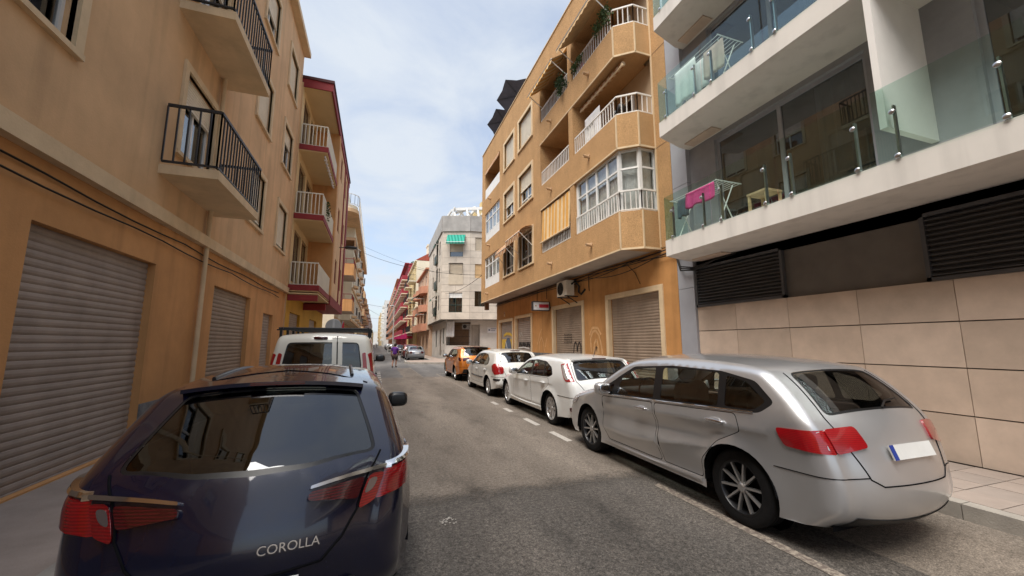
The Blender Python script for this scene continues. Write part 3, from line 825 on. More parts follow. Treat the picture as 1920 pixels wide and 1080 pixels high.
# hanging striped sunblind on first floor balcony D
a = thing('balcony_awning', (XF, 12.9, 5.6), 'orange and cream striped sunblind let down over first floor balcony', 'awning')
c = MB(); nn, mm = 40, 10
for j in range(mm + 1):
    t = j / mm
    for i in range(nn + 1):
        u = 14.12 - 2.42 * i / nn
        c.v.append(tuple(FB.p(u, -.04 + .05 * t + .010 * math.sin(i * .9 + 2 * t) + .01 * math.sin(i * .37), 6.93 - 1.30 * t)))
c.f += [(j * (nn + 1) + i, j * (nn + 1) + i + 1, (j + 1) * (nn + 1) + i + 1, (j + 1) * (nn + 1) + i) for j in range(mm) for i in range(nn)]
c.build('awning_cloth', 'awning_stripe', a, 60)
m = MB(); m.tube([FB.p(14.15, .07, 5.62), FB.p(11.68, .07, 5.60)], .03, 8); m.tube([FB.p(14.15, -.1, 6.95), FB.p(11.68, -.1, 6.95)], .045, 8); m.build('awning_bar', 'cream', a)
# rolled awning under the second floor ceiling
a = thing('rolled_awning', (XF + .3, 10.2, 9.6), 'rolled up orange awning under the second floor balcony ceiling', 'awning')
m = MB(); m.tube([(XF + .30, 11.2, 9.68), (XF + .30, 8.75, 9.68)], .07, 10); m.build('awning_roll', 'awning_dark', a)
m = MB(); m.bar((XF + .24, 11.2, 9.60), (XF + .24, 8.7, 9.60), .04, .06); m.build('awning_bar', 'cream', a)
# extended awnings on the third floor
for (u0, u1, lab) in ((11.7, 14.1, 'striped awning let out over third floor balcony beside the closed shutters'), (8.85, 11.3, 'cream awning let out over third floor balcony full of plants')):
    a = thing('balcony_awning', (XF, (u0 + u1) / 2, 12.0), lab, 'awning', 'third floor awnings')
    c = MB(); nn, mm = 20, 6
    for j in range(mm + 2):
        t = min(j, mm) / mm
        for i in range(nn + 1):
            c.v.append(tuple(FB.p(u0 + (u1 - u0) * i / nn, -.12 + .72 * t, 12.36 - .55 * t - .03 * math.sin(math.pi * t) * (1 + .3 * math.sin(i)) - ((.10 + .06 * (i % 2)) if j > mm else 0))))
    c.f += [(j * (nn + 1) + i, j * (nn + 1) + i + 1, (j + 1) * (nn + 1) + i + 1, (j + 1) * (nn + 1) + i) for j in range(mm + 1) for i in range(nn)]
    c.build('awning_cloth', 'awning_stripe' if u0 > 11 else 'awning_tan', a, 60)
    m = MB(); m.tube([FB.p(u0, .6, 11.81), FB.p(u1, .6, 11.81)], .022, 6)
    for u in (u0 + .1, u1 - .1): m.tube([FB.p(u, .0, 11.42), FB.p(u, .58, 11.81)], .018, 6)
    m.build('awning_arm', 'white_frame', a)

# drain spouts
me_sp = MB()
me_sp.lathe([(.0, 0), (.05, 0), (.05, .20), (.035, .20), (.035, .02), (.0, .02)], (0, 0, 0), 'x', 10)
sm = MB().add([(-v[0], v[1], v[2] + .5 * 0) for v in me_sp.v], me_sp.f); sm.box(-.03, .0, -.06, .06, .03, .10); sm = sm.mesh('drain_spout', 'spout', 50)
for u, z in ((22.2, 4.55), (13.2, 4.6), (10.3, 4.62), (21.9, 7.40), (13.15, 7.5), (10.3, 7.48), (21.7, 10.2), (13.1, 10.28), (10.2, 10.26)):
    s = put('drain_spout', sm, b1); s.location = Vector((XF, u, z)); s.rotation_euler = (0, R(6), 0)

# --- ground floor
ops = [(8.56, 11.05, 0.13, 3.08, .16), (12.78, 15.27, 0.13, 3.08, .16), (17.85, 20.11, .13, 2.98, .16), (20.65, 23.09, .13, 2.92, .16)]
w = MB(); GB.wall(w, Y0, Y1 - .1, 0.0, ZB + .03, ops); w.build('ground_wall', 'ochre_flat', b1)
shs = []
for k, (u0, u1, z0, z1, _) in enumerate(ops):
    shs.append(slats(GB, u0, u1, z0 + .03, z1, -.13, .085 if k < 2 else .10, 'shutter' if k < 2 else 'shutter_pale', b1))
    m = MB(); tw = .14
    GB.box(m, u0 - tw, u0 + .01, -.10, .035, .13, z1 + tw); GB.box(m, u1 - .01, u1 + tw, -.10, .035, .13, z1 + tw); GB.box(m, u0 + .01, u1 - .01, -.10, .035, z1 - .01, z1 + tw)
    m.build('door_surround', 'cream', b1)
    m = MB(); GB.box(m, u0 + .01, u1 - .01, -.122, -.10, .95, 1.08); m.build('shutter_rail', 'shutter_pale', shs[-1])
pl = MB()
for a, b in ((Y0 + .01, 8.41), (11.2, 12.63), (15.42, 17.7), (23.24, 23.68)): GB.box(pl, a, b, -.01, .014, .12, 1.24)
pl.build('plinth_band', 'plinth', b1)
# soffit cables
rc = random.Random(5)
for k in range(5):
    c = MB(); pts = []
    sag = (.05, .09, .16, .07, .22)[k]
    for i in range(41):
        u = 23.5 - i * (23.5 - 7.3) / 40
        pts.append(GB.p(u, .05 + .02 * k, 4.12 - .035 * k - sag * abs(math.sin(i * .31 + k)) * (1 if i > 22 else .25)))
    c.tube(pts, .012 + .006 * (k == 0), 6)
    o = c.build('wall_cable', 'black_cable', None, 60); tag(o, 'black cable clipped under the ochre soffit', 'cable', 'cables under the ochre soffit')
c = MB()
for u, z in ((15.9, 3.6), (13.15, 3.75), (12.2, 3.5), (17.0, 3.45)):
    c.tube([GB.p(u, .03, 4.1), GB.p(u + .02, .03, z + .2), GB.p(u, .03, z)], .012, 6)
c.tube([GB.p(9.9, .03, 4.0), GB.p(9.55, .025, 3.7), GB.p(9.35, .02, 3.35)], .009, 6)
tag(c.build('wall_cable', 'black_cable', None), 'short loose cable ends hanging down the ochre ground floor wall', 'cable')
# dark junction pod under the far corner
jb = MB(); jb.box(6.32, 6.55, 23.55, 23.8, 3.72, 4.16); tag(jb.build('junction_box', 'timber'), 'small dark box hanging under the far corner of the ochre overhang', 'junction box')
# air conditioner
ac = thing('air_conditioner', (XG - .2, 13.4, 3.3), 'weathered wall air conditioner on bracket over the middle shutter', 'air conditioner')
m = MB(); m.box(XG - .52, XG - .2, 13.0, 13.82, 3.44, 4.0); m.build('casing', 'ac_white', ac)
m = MB()
for rr in (.06, .12, .18, .235): m.lathe([(rr - .008, -.006), (rr + .008, -.006), (rr + .008, .006), (rr - .008, .006), (rr - .008, -.006)], (XG - .53, 13.50, 3.72), 'x', 24)
for i in range(4): m.bar((XG - .53, 13.50 - .24 * math.cos(i * .785), 3.72 - .24 * math.sin(i * .785)), (XG - .53, 13.50 + .24 * math.cos(i * .785), 3.72 + .24 * math.sin(i * .785)), .012)
m.build('fan_grille', 'black_plastic', ac)
m = MB(); m.lathe([(0, -.002), (.235, -.002), (.235, .0)], (XG - .522, 13.50, 3.72), 'x', 24); m.build('fan_opening', 'dark_room', ac)
m = MB()
for y in (13.1, 13.7): m.bar((XG - .55, y, 3.41), (XG, y, 3.41), .04); m.bar((XG - .45, y, 3.41), (XG, y, 3.15), .03)
m.build('bracket', 'black_plastic', ac)
m = MB(); m.tube([(XG - .3, 13.0, 3.85), (XG - .25, 12.85, 3.95), (XG - .1, 12.8, 3.75), (XG - .04, 12.95, 3.55), (XG - .05, 12.75, 3.45), (XG - .02, 12.5, 3.6)], .035, 8); m.build('pipe', 'black_cable', ac, 60)
# projecting shop sign
sg = thing('projecting_sign', (XG, 15.62, 3.0), 'white lightbox sign with red panel sticking out over the shutters', 'sign')
m = MB(); m.box(6.28, 7.02, 15.55, 15.70, 3.08, 3.42); m.build('sign_box', 'sign_white', sg)
m = MB()
for a in ((6.26, 7.04, 3.05, 3.08), (6.26, 7.04, 3.42, 3.45), (6.26, 6.28, 3.08, 3.42), (7.02, 7.04, 3.08, 3.42)): m.box(a[0], a[1], 15.53, 15.72, a[2], a[3])
m.build('sign_frame', 'black_plastic', sg)
m = MB(); m.box(6.55, 7.0, 15.543, 15.551, 3.18, 3.33); m.build('red_panel', 'sign_red', sg)
m = MB(); m.ell((6.40, 15.547, 3.26), (.035, .004, .035), 1.0); m.build('emblem', 'spout', sg)

m = MB(); m.tube([(7.03, 15.62, 3.2), (XG + .02, 15.62, 3.2)], .05, 8); m.build('bracket', 'black_plastic', sg)
# house number plate
o = MB().box(XG - .02, XG, 22.0, 22.16, 3.22, 3.5).build('wall_plate', 'cream'); tag(o, 'small pale plate on the wall above the mural shutter', 'plate')
o2 = MB().box(XG - .026, XG - .02, 22.04, 22.12, 3.36, 3.46).build('plate_mark', 'oxide_red', o)

# graffiti and mural as thin paint on shutters and wall
def ribbon(F, pts, wd, n, mat_, parent, name='graffiti'):
    m = MB()
    for (a, b), (c_, d) in zip(pts, pts[1:]):
        dx, dz = c_ - a, d - b; L_ = math.hypot(dx, dz) or 1
        px, pz = -dz / L_ * wd / 2, dx / L_ * wd / 2
        m.add([F.p(a + px, n, b + pz), F.p(a - px, n, b - pz), F.p(c_ - px, n, d - pz), F.p(c_ + px, n, d + pz)], [(0, 1, 2, 3)])
    return m.build(name, mat_, parent)
NS = -.112
sq = [(13.75, 1.25), (13.72, 1.5), (13.66, 1.66), (13.56, 1.72), (13.48, 1.6), (13.46, 1.35), (13.40, 1.58), (13.28, 1.72), (13.18, 1.6), (13.16, 1.2), (13.1, 1.0)]
ribbon(GB, sq, .045, NS, 'graffiti_black', shs[1])
ribbon(GB, [(13.05, 1.62), (12.98, 1.8), (12.9, 1.72), (12.95, 1.55)], .035, NS, 'graffiti_black', shs[1])
for r_ in range(4):
    for i in range(6):
        u = 14.55 - i * .12; z = 1.98 - r_ * .10
        ribbon(GB, [(u, z), (u - .05, z + .05), (u - .09, z - .01)], .02, NS, 'graffiti_black', shs[1])
for i in range(9):
    u = 19.9 - i * .19
    ribbon(GB, [(u, 1.45 + .1 * (i % 2)), (u - .06, 1.75), (u - .1, 1.5), (u - .15, 1.72 - .1 * (i % 3))], .055, NS, 'graffiti_black', shs[2])
ribbon(GB, [(20.0, 1.42), (19.2, 1.46), (18.4, 1.40)], .07, NS + .003, 'graffiti_white', shs[2])
ribbon(GB, [(19.9, 2.2), (19.7, 2.0), (19.6, 2.25), (19.4, 2.05)], .03, NS, 'graffiti_white', shs[2])
def disc(F, u, z, ru, rz, n, mat_, parent, name):
    F_ = [F.p(u + ru * math.cos(t * .2618), n, z + rz * math.sin(t * .2618)) for t in range(24)]
    return MB().add(F_, [tuple(range(24))]).build(name, mat_, parent)
m = MB(); GB.box(m, 20.75, 22.95, -.128, -.114, .2, 1.9); m.build('mural', 'mural_yellow', shs[3])
disc(GB, 21.75, 1.15, .62, .85, -.110, 'mural_blue', shs[3], 'mural')
ribbon(GB, [(22.2, 1.75), (21.8, 1.2), (21.5, .7)], .09, -.107, 'graffiti_white', shs[3], 'mural')
ribbon(GB, [(22.6, 2.1), (22.1, 2.22), (21.5, 2.2), (21.0, 2.08)], .16, -.110, 'mural_yellow', shs[3], 'mural')
tg = [[(12.2, 1.35), (12.25, 1.8), (12.1, 2.05), (11.9, 2.1), (11.7, 1.95), (11.55, 1.6), (11.5, 1.3)], [(12.05, 1.3), (12.0, 1.65), (11.85, 1.8), (11.75, 1.6), (11.72, 1.3)], [(12.3, 1.95), (12.1, 2.2), (11.75, 2.18), (11.55, 1.95)], [(11.9, 1.28), (11.86, 1.55), (11.8, 1.3)]]
for t in tg: ribbon(GB, t, .085, .003, 'graffiti_ochre', b1)
for t in ([(16.9, 1.3), (16.85, 1.7), (16.6, 1.95), (16.4, 1.7), (16.3, 1.3)], [(17.1, 1.6), (16.8, 2.1), (16.6, 2.3)], [(16.2, 1.5), (16.0, 1.9)]): ribbon(GB, t, .05, .003, 'graffiti_ochre', b1)

# roof parasols, laundry, plants
def parasol(c, r, tilt, az, label):
    t = thing('parasol', (c[0], c[1], ZT - .4), label, 'parasol', 'roof parasols')
    Mx = Matrix.Translation(c) @ Matrix.Rotation(az, 4, 'Z') @ Matrix.Rotation(tilt, 4, 'X')
    n = 6; m = MB(); rg = []
    for q, (rad, z) in enumerate(((.03, .0), (r * .5, -.20), (r, -.46))):
        for i in range(n * 4):
            a = 2 * math.pi * i / (n * 4)
            k = math.cos(math.pi / n) / math.cos((a % (2 * math.pi / n)) - math.pi / n)
            sg_ = (1 - .035 * q * (1 - abs(((i % 4) / 4) * 2 - 1))) if q else 1
            rg.append(Mx @ Vector((rad * k * sg_ * math.cos(a), rad * k * sg_ * math.sin(a), z)))
    N = n * 4
    m.add(rg, [(j * N + i, j * N + (i + 1) % N, (j + 1) * N + (i + 1) % N, (j + 1) * N + i) for j in range(2) for i in range(N)] + [tuple(range(N))])
    m.build('canopy', 'umbrella', t)
    m = MB()
    for i in range(n):
        a = 2 * math.pi * i / n
        m.tube([Mx @ Vector((0, 0, -.03)), Mx @ Vector((r * .98 * math.cos(a), r * .98 * math.sin(a), -.475))], .014, 5)
    m.build('ribs', 'lamp_black', t)
    m = MB(); m.tube([Mx @ Vector((0, 0, .05)), Mx @ Vector((0, 0, -1.0)), Vector((c[0] + .4, c[1], ZT + 0.9)), Vector((c[0] + .4, c[1], ZT - .4))], .025, 8); m.build('pole', 'steel', t, 60)
parasol(Vector((7.45, 20.55, 16.45)), 1.3, R(-34), R(-25), 'larger dark parasol tilted on the ochre roof terrace')
parasol(Vector((7.5, 23.3, 16.35)), 1.2, R(-34), R(-18), 'smaller dark parasol by the far corner of the ochre roof')

def cloth(name, p0, du, dz, nu=10, nz=8, amp=.02, mat_='linen', label=None, cat='laundry', group=None, parent=None):
    """hanging cloth from p0 along du, falling dz"""
    p0, du = Vector(p0), Vector(du); nrm = Vector((du.y, -du.x, 0)).normalized()
    m = MB(); rr = random.Random(hash(label or name) % 999)
    for j in range(nz + 1):
        for i in range(nu + 1):
            m.v.append(tuple(p0 + du * (i / nu) + Vector((0, 0, -dz * j / nz - .02 * math.sin(i * 1.1) * j / nz)) + nrm * (amp * math.sin(i * 1.7 + j * .25) * (j / nz) ** .6)))
    m.f = [(j * (nu + 1) + i, j * (nu + 1) + i + 1, (j + 1) * (nu + 1) + i + 1, (j + 1) * (nu + 1) + i) for j in range(nz) for i in range(nu)]
    o = m.build(name, mat_, parent, 70)
    md = o.modifiers.new('thick', 'SOLIDIFY'); md.thickness = .006
    if label: tag(o, label, cat, group)
    return o
cloth('sheet', (XF + .35, 11.1, 9.25), (.0, -.95, 0), .95, label='white sheet hanging behind second floor rail by the divider')
cloth('sheet', (XF + .10, 10.6, 8.62), (.0, -.5, 0), .5, label='small white cloth pegged low on the second floor rail', mat_='curtain')
o = MB().ell((XF + .34, 9.3, 8.42), (.09, .10, .12), .9).ell((XF + .34, 9.02, 8.45), (.10, .10, .14), .8).build('plant_pot', 'black_plastic', None, 50); tag(o, 'pair of dark rounded pots behind second floor rail', 'pot')

def bush(c, r, n, seed, mat_, name, label, hang=0.0, group=None):
    """leaf-sized faces on stems spread through an uneven volume"""
    rr = random.Random(seed); m = MB()
    cl = [(Vector(c) + Vector((rr.uniform(-.7, .7) * r[0], rr.uniform(-.7, .7) * r[1], rr.uniform(-.7, .7) * r[2])), rr.uniform(.35, .7)) for _ in range(9)]
    for i in range(n):
        cc, s_ = rr.choice(cl)
        p = cc + Vector((rr.gauss(0, .45) * r[0] * s_, rr.gauss(0, .45) * r[1] * s_, rr.gauss(0, .45) * r[2] * s_ - hang * rr.random() ** 2))
        a = Vector((rr.uniform(-1, 1), rr.uniform(-1, 1), rr.uniform(-.6, 1))).normalized(); b = a.cross(Vector((rr.random(), rr.random(), rr.random()))).normalized()
        L_ = rr.uniform(.05, .10); W_ = L_ * .32
        m.add([p, p + a * L_ * .5 + b * W_, p + a * L_, p + a * L_ * .5 - b * W_], [(0, 1, 2, 3)])
    t = thing(name, tuple(c), label, 'plant', group)
    m.build('foliage', mat_, t)
    s = MB()
    for cc, _ in cl[:5]: s.tube([Vector(c) - Vector((0, 0, r[2] * .8)), (Vector(c) + cc) / 2 + Vector((0, 0, .03)), cc], .006, 5)
    s.build('stems', 'timber', t)
    return t
bush((XF - .10, 12.0, 11.12), (.15, .30, .36), 420, 1, 'leaf_dark', 'trailing_plant', 'dark green bush hanging over third floor rail at the divider', .25)
bush((XF - .02, 10.9, 11.2), (.10, .4, .16), 170, 2, 'leaf', 'trailing_plant', 'leafy creeper winding along third floor rail', .1)
bush((XF - .05, 9.3, 11.4), (.16, .45, .22), 420, 3, 'leaf', 'trailing_plant', 'pale green plants spilling over third floor rail at the chamfer', .15)
o = MB().ell((XF + .3, 11.1, 11.25), (.1, .1, .18), .7).build('garden_lantern', 'sign_red', None, 50); tag(o, 'small red lantern behind third floor rail', 'lantern')

# ============================================================ WHITE MODERN BLOCK WITH GLASS BALCONIES (far right)
b0 = thing('apartment_building', (7.3, 2, 0), 'modern white block with slab balconies and clear glass rails', 'building')
XW = 7.22
WB_ = Fr((XW, 0), (0, 1), (-1, 0))
m = MB(); WB_.wall(m, -14, 7.86, 3.4, 13.2, [(a, a + 3.0, z, z + 2.3, .14) for z in (4.05, 6.9, 9.7) for a in (3.6, -.6, -4.8)]); m.box(7.5, 20, -14, 7.86, 12.9, 13.2); m.build('upper_wall', 'slate_wall', b0)
for z in (4.05, 6.9, 9.7):
    for a in (3.6, -.6, -4.8):
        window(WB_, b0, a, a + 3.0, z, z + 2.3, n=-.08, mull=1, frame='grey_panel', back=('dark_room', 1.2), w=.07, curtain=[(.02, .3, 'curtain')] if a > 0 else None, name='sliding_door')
# grey metal pilaster in panels, beige cladding panels, louvre
for k, (z0, z1) in enumerate(((0.14, 2.98), (2.99, 5.6), (5.61, 8.3), (8.31, 10.9), (10.91, 13.3))):
    MB().box(7.10, 7.24, 7.36, 7.868, z0, z1).build('pilaster_panel', 'grey_panel', b0)
for i, y in enumerate(np.arange(-6.0, 7.3, 1.12)):
    for j, (z0, z1) in enumerate(((.14, .74), (.75, 1.34), (1.35, 1.94), (1.95, 2.5))):
        MB().box(7.16, 7.26, y + .004, min(y + 1.116, 7.355), z0 + .003, z1 - .003).build('cladding_panel', ('beige_clad', 'beige_clad_b', 'beige_clad_c')[(i * 5 + j * 3 + i * j) % 3], b0)
m = MB(); m.box(7.22, 7.3, -7, 7.36, .1, 3.6); m.build('backing', 'stone_joint', b0)
for y0, y1 in ((5.2, 7.34), (0.5, 3.2), (-4.2, -1.2)):
    lv = MB(); lv.box(7.12, 7.2, y0, y0 + .05, 2.5, 3.45); lv.box(7.12, 7.2, y1 - .05, y1, 2.5, 3.45); lv.box(7.12, 7.2, y0, y1, 2.5, 2.55); lv.box(7.12, 7.2, y0, y1, 3.4, 3.45)
    lo = lv.build('louvre_frame', 'louvre', b0)
    for k in range(12):
        z = 2.57 + k * .07
        MB().add([(7.13, y0 + .05, z), (7.13, y1 - .05, z), (7.19, y1 - .05, z + .05), (7.19, y0 + .05, z + .05), (7.13, y0 + .05, z + .01), (7.13, y1 - .05, z + .01), (7.19, y1 - .05, z + .06), (7.19, y0 + .05, z + .06)],
                 [(0, 1, 2, 3), (7, 6, 5, 4), (0, 4, 5, 1), (2, 6, 7, 3), (1, 5, 6, 2), (0, 3, 7, 4)]).build('slat', 'louvre', lo)
YE = 7.08
for k, zb in enumerate((3.60, 6.46, 9.24)):
    s = MB().prism([(6.10, -9), (7.25, -9), (7.25, 7.34), (6.95, 7.34), (6.10, YE)], zb, zb + .36).build('balcony_slab', 'slab_white', b0)
    MB().box(6.86, 7.14, 6.30, 7.12, zb - .03, zb - .003).build('soffit_panel', 'beige_clad', b0)
    ys = [YE - .03, 5.75, 4.4, 3.05, 1.7, .35, -1.0, -2.35]
    zt = zb + .36
    for a, b in zip(ys, ys[1:]):
        MB().box(6.085, 6.10, b + .015, a - .015, zt + .012, zt + 1.0).build('glass_panel', 'rail_glass', s)
        for y in (a - .22, b + .22):
            p = MB().bar((6.14, y, zt - .12), (6.14, y, zt + .72), .05, .02, up=(0, 1, 0)); p.ell((6.075, y, zt + .62), (.012, .035, .035), 1, 10, 6); p.ell((6.075, y, zt + .03), (.012, .035, .035), 1, 10, 6)
            p.tube([(6.07, y, zt + .62), (6.14, y, zt + .62)], .016, 6); p.tube([(6.07, y, zt + .03), (6.14, y, zt + .03)], .016, 6)
            p.build('rail_post', 'steel', s, 50)
    MB().add([(6.10, YE - .02, zt + .012), (6.98, 7.33, zt + .012), (6.98, 7.33, zt + 1.0), (6.10, YE - .02, zt + 1.0), (6.10, YE - .035, zt + .012), (6.98, 7.315, zt + .012), (6.98, 7.315, zt + 1.0), (6.10, YE - .035, zt + 1.0)],
             [(0, 1, 2, 3), (7, 6, 5, 4), (0, 4, 5, 1), (1, 5, 6, 2), (2, 6, 7, 3), (3, 7, 4, 0)]).build('glass_panel', 'rail_glass', s)
    MB().box(6.10, 7.25, 2.9, 2.98, zb - 2.4 + .36, zb - .002).build('balcony_screen', 'white_wall', b0) if k else None

def rack(c, label, h=.95, L_=1.1):
    t = thing('drying_rack', c, label, 'drying rack', 'drying racks on glass balconies')
    m = MB(); x, y, z = c
    for s_ in (-1, 1):
        for yy in (y - L_ / 2, y + L_ / 2):
            m.tube([(x - s_ * .26, yy, z), (x + s_ * .22, yy, z + h)], .012, 6)
    m.build('legs', 'white_frame', t)
    m = MB()
    for i in range(8): m.tube([(x - .32 + i * .09, y - L_ / 2 - .1, z + h), (x - .32 + i * .09, y + L_ / 2 + .1, z + h)], .006, 5)
    for yy in (y - L_ / 2 - .1, y + L_ / 2 + .1): m.tube([(x - .34, yy, z + h), (x + .34, yy, z + h)], .011, 6)
    m.build('wires', 'white_frame', t)
rack((6.62, 6.42, 3.96), 'folding drying rack with pink towel on lower glass balcony', .95, 1.1)
rack((6.55, 6.1, 6.82), 'white drying rack hung with sheets on upper glass balcony', 1.0, 1.2)
cloth('towel', (6.32, 6.62, 4.93), (.02, -.75, 0), .35, mat_='towel_pink', label='bright pink towel on the lower drying rack', amp=.03)
cloth('shirt', (6.42, 6.98, 4.90), (.0, -.32, 0), .42, mat_='linen_dark', label='dark garment on the lower drying rack', amp=.03)
cloth('sheet', (6.26, 6.66, 7.82), (.0, -.62, 0), .82, label='long white sheet on the upper drying rack', amp=.025)
cloth('sheet', (6.44, 6.2, 7.81), (.0, -.45, 0), .7, label='narrow white cloth behind the long sheet on upper rack', amp=.03)
cloth('shirt', (6.35, 5.9, 7.80), (.0, -.5, 0), .62, mat_='linen_tan', label='pinkish tan garment on the upper drying rack', amp=.035)
cloth('shirt', (6.6, 6.3, 7.7), (.0, -.5, 0), .7, mat_='linen_dark', label='dark blue garment low on the upper drying rack', amp=.035)
# stool on lower balcony
t = thing('wooden_stool', (6.7, 5.1, 3.96), 'small wooden stool on lower glass balcony', 'stool')
MB().box(6.5, 6.9, 4.9, 5.3, 4.40, 4.44).build('seat', 'spout', t)
for x in (6.53, 6.87):
    for y in (4.93, 5.27): MB().bar((x, y, 3.96), (x, y, 4.40), .04).build('leg', 'spout', t)
c = MB()
for k in range(3): c.tube([(7.08, 7.9, 4.0 - .03 * k), (6.95, 7.6, 3.52 - .05 * k), (6.98, 7.2, 3.42 - .03 * k), (7.05, 6.7, 3.5), (7.14, 6.2, 3.56)], .02, 6)
tag(c.build('wall_cable', 'black_cable', None, 60), 'bundle of black cables looping below the lowest glass balcony', 'cable')

# ============================================================ GREY STONE CORNER BUILDING
b2 = thing('apartment_building', (8.0, 42, 0), 'grey stone clad corner block with green awnings and pergola on top', 'building')
PA, PB, PC, PL = (6.0, 39.6), (8.7, 38.6), (15.5, 38.0), (6.25, 52.4)
Z2, T2, P2 = 4.05, 13.1, 14.75
def fr_between(a, b, outward):
    d = Vector((b[0] - a[0], b[1] - a[1])); L_ = d.length; d.normalize(); n = Vector((d.y, -d.x))
    if n.dot(Vector(outward)) < 0: n = -n
    return Fr(a, d, n), L_
FS, LS = fr_between(PA, PL, (-1, 0))
FC, LCh = fr_between(PA, PB, (-1, -1))
FD, LSd = fr_between(PB, PC, (0, -1))
holes = {
    'S': [(1.6, 2.5, 5.1, 6.7), (3.4, 4.9, 4.7, 6.8), (7.2, 8.2, 5.1, 6.6), (1.6, 2.5, 8.1, 9.6), (3.4, 4.9, 7.6, 9.9), (7.2, 8.2, 8.1, 9.5), (1.6, 2.5, 11.0, 12.5), (3.4, 4.9, 10.5, 12.9), (7.2, 8.2, 11.0, 12.4)],
    'C': [(.78, 2.13, 4.75, 6.75), (.78, 2.13, 7.55, 9.75), (.78, 2.13, 10.45, 12.4)],
    'D': [(.50, 1.75, 5.35, 6.9), (.50, 1.75, 8.25, 9.7), (.50, 1.75, 11.1, 12.5)]}
core = MB()
for F, L_, k in ((FS, LS, 'S'), (FC, LCh, 'C'), (FD, LSd, 'D')):
    F.wall(core, 0, L_, Z2, T2, [(*h, .25) for h in holes[k]], -.03)
core.prism([PA, PB, PC, (15.5, 52), PL], Z2 - .02, Z2 + .03)
core.build('wall', 'stone_joint', b2)
rs = random.Random(11)
course = [Z2 + i * .7 for i in range(13)] + [T2]
for F, L_, k in ((FS, LS, 'S'), (FC, LCh, 'C'), (FD, LSd, 'D')):
    nb = max(2, int(round(L_ / 1.35)))
    for i in range(nb):
        for j in range(len(course) - 1):
            u0, u1 = L_ * i / nb + .008, L_ * (i + 1) / nb - .008
            z0, z1 = course[j] + .010, course[j + 1] - .010
            pcs = [(u0, u1, z0, z1)]
            for h in holes[k]:
                nxt = []
                for a, b, c, d in pcs:
                    if b <= h[0] or a >= h[1] or d <= h[2] or c >= h[3]: nxt.append((a, b, c, d)); continue
                    if c < h[2]: nxt.append((a, b, c, h[2]))
                    if d > h[3]: nxt.append((a, b, h[3], d))
                    cc, dd = max(c, h[2]), min(d, h[3])
                    if a < h[0]: nxt.append((a, h[0], cc, dd))
                    if b > h[1]: nxt.append((h[1], b, cc, dd))
                pcs = nxt
            for a, b, c, d in pcs:
                if b - a < .03 or d - c < .03: continue
                p = MB(); F.box(p, a, b, -.03, rs.uniform(-.002, .004), c, d); p.build('stone_panel', rs.choice(('stone', 'stone_b', 'stone_c', 'stone')), b2)
# parapet in plain concrete
pp = MB(); pl_ = [PA, PB, PC, (15.5, 52), PL]
for a, b in zip(pl_, pl_[1:] + pl_[:1]):
    pp.bar((a[0], a[1], (T2 + P2) / 2), (b[0], b[1], (T2 + P2) / 2), .26, P2 - T2)
pp.build('parapet', 'concrete', b2)
MB().prism(pl_, T2 - .05, T2 + .05).build('roof', 'concrete', b2)
# windows
def w2(F, h, **kw): return window(F, b2, *h, n=-.12, **kw)
w2(FC, holes['C'][0], mull=1, transom=5.5, frame='dark_green', curtain=[(.05, .4, 'curtain'), (.6, .95, 'curtain')], back=('dark_room', .8), w=.07, roller=(6.25, 'white_frame'))
w2(FC, holes['C'][1], mull=0, frame='dark_green', roller=(8.7, 'blind'), back=('blind', .3))
w2(FC, holes['C'][2], mull=0, frame='dark_green', roller=(11.0, 'blind'), back=('dark_room', .5))
m = MB(); FC.box(m, .72, 2.19, .0, .05, 7.55, 8.62); m.build('balcony_screen', 'blind', b2)
m = MB(); m.tube([FC.p(.74, .35, 9.7), FC.p(2.17, .35, 9.7)], .03, 6); m.bar(FC.p(.76, 0, 9.7), FC.p(.76, .35, 9.7), .03); m.bar(FC.p(2.15, 0, 9.7), FC.p(2.15, .35, 9.7), .03); m.bar(FC.p(.76, .3, 9.7), FC.p(.76, .05, 8.7), .025); m.bar(FC.p(2.15, .3, 9.7), FC.p(2.15, .05, 8.7), .025); m.build('awning_frame', 'black_plastic', b2)
w2(FD, holes['D'][0], mull=1, frame='dark_green', curtain=[(.3, .95, 'curtain')], back=('dark_room', .6))
w2(FD, holes['D'][1], mull=0, frame='blind', roller=(8.28, 'blind_orange'), back=None)
w2(FD, holes['D'][2], mull=0, frame='blind', roller=(11.15, 'blind'), back=None)
for i, h in enumerate(holes['S']):
    tall = h[1] - h[0] > 1.2
    o = w2(FS, h, mull=1 if tall else 0, frame='dark_green', transom=h[2] + .8 if tall else None, back=('dark_room', .6), roller=(h[3] - .5, 'blind') if i % 2 else None)
    if tall:
        m = MB(); FS.box(m, h[0] - .05, h[1] + .05, .0, .22, h[2] - .08, h[2]); FS.box(m, h[0] - .05, h[1] + .05, .18, .22, h[2], h[2] + .85); m.build('balcony_front', 'dark_green', b2)
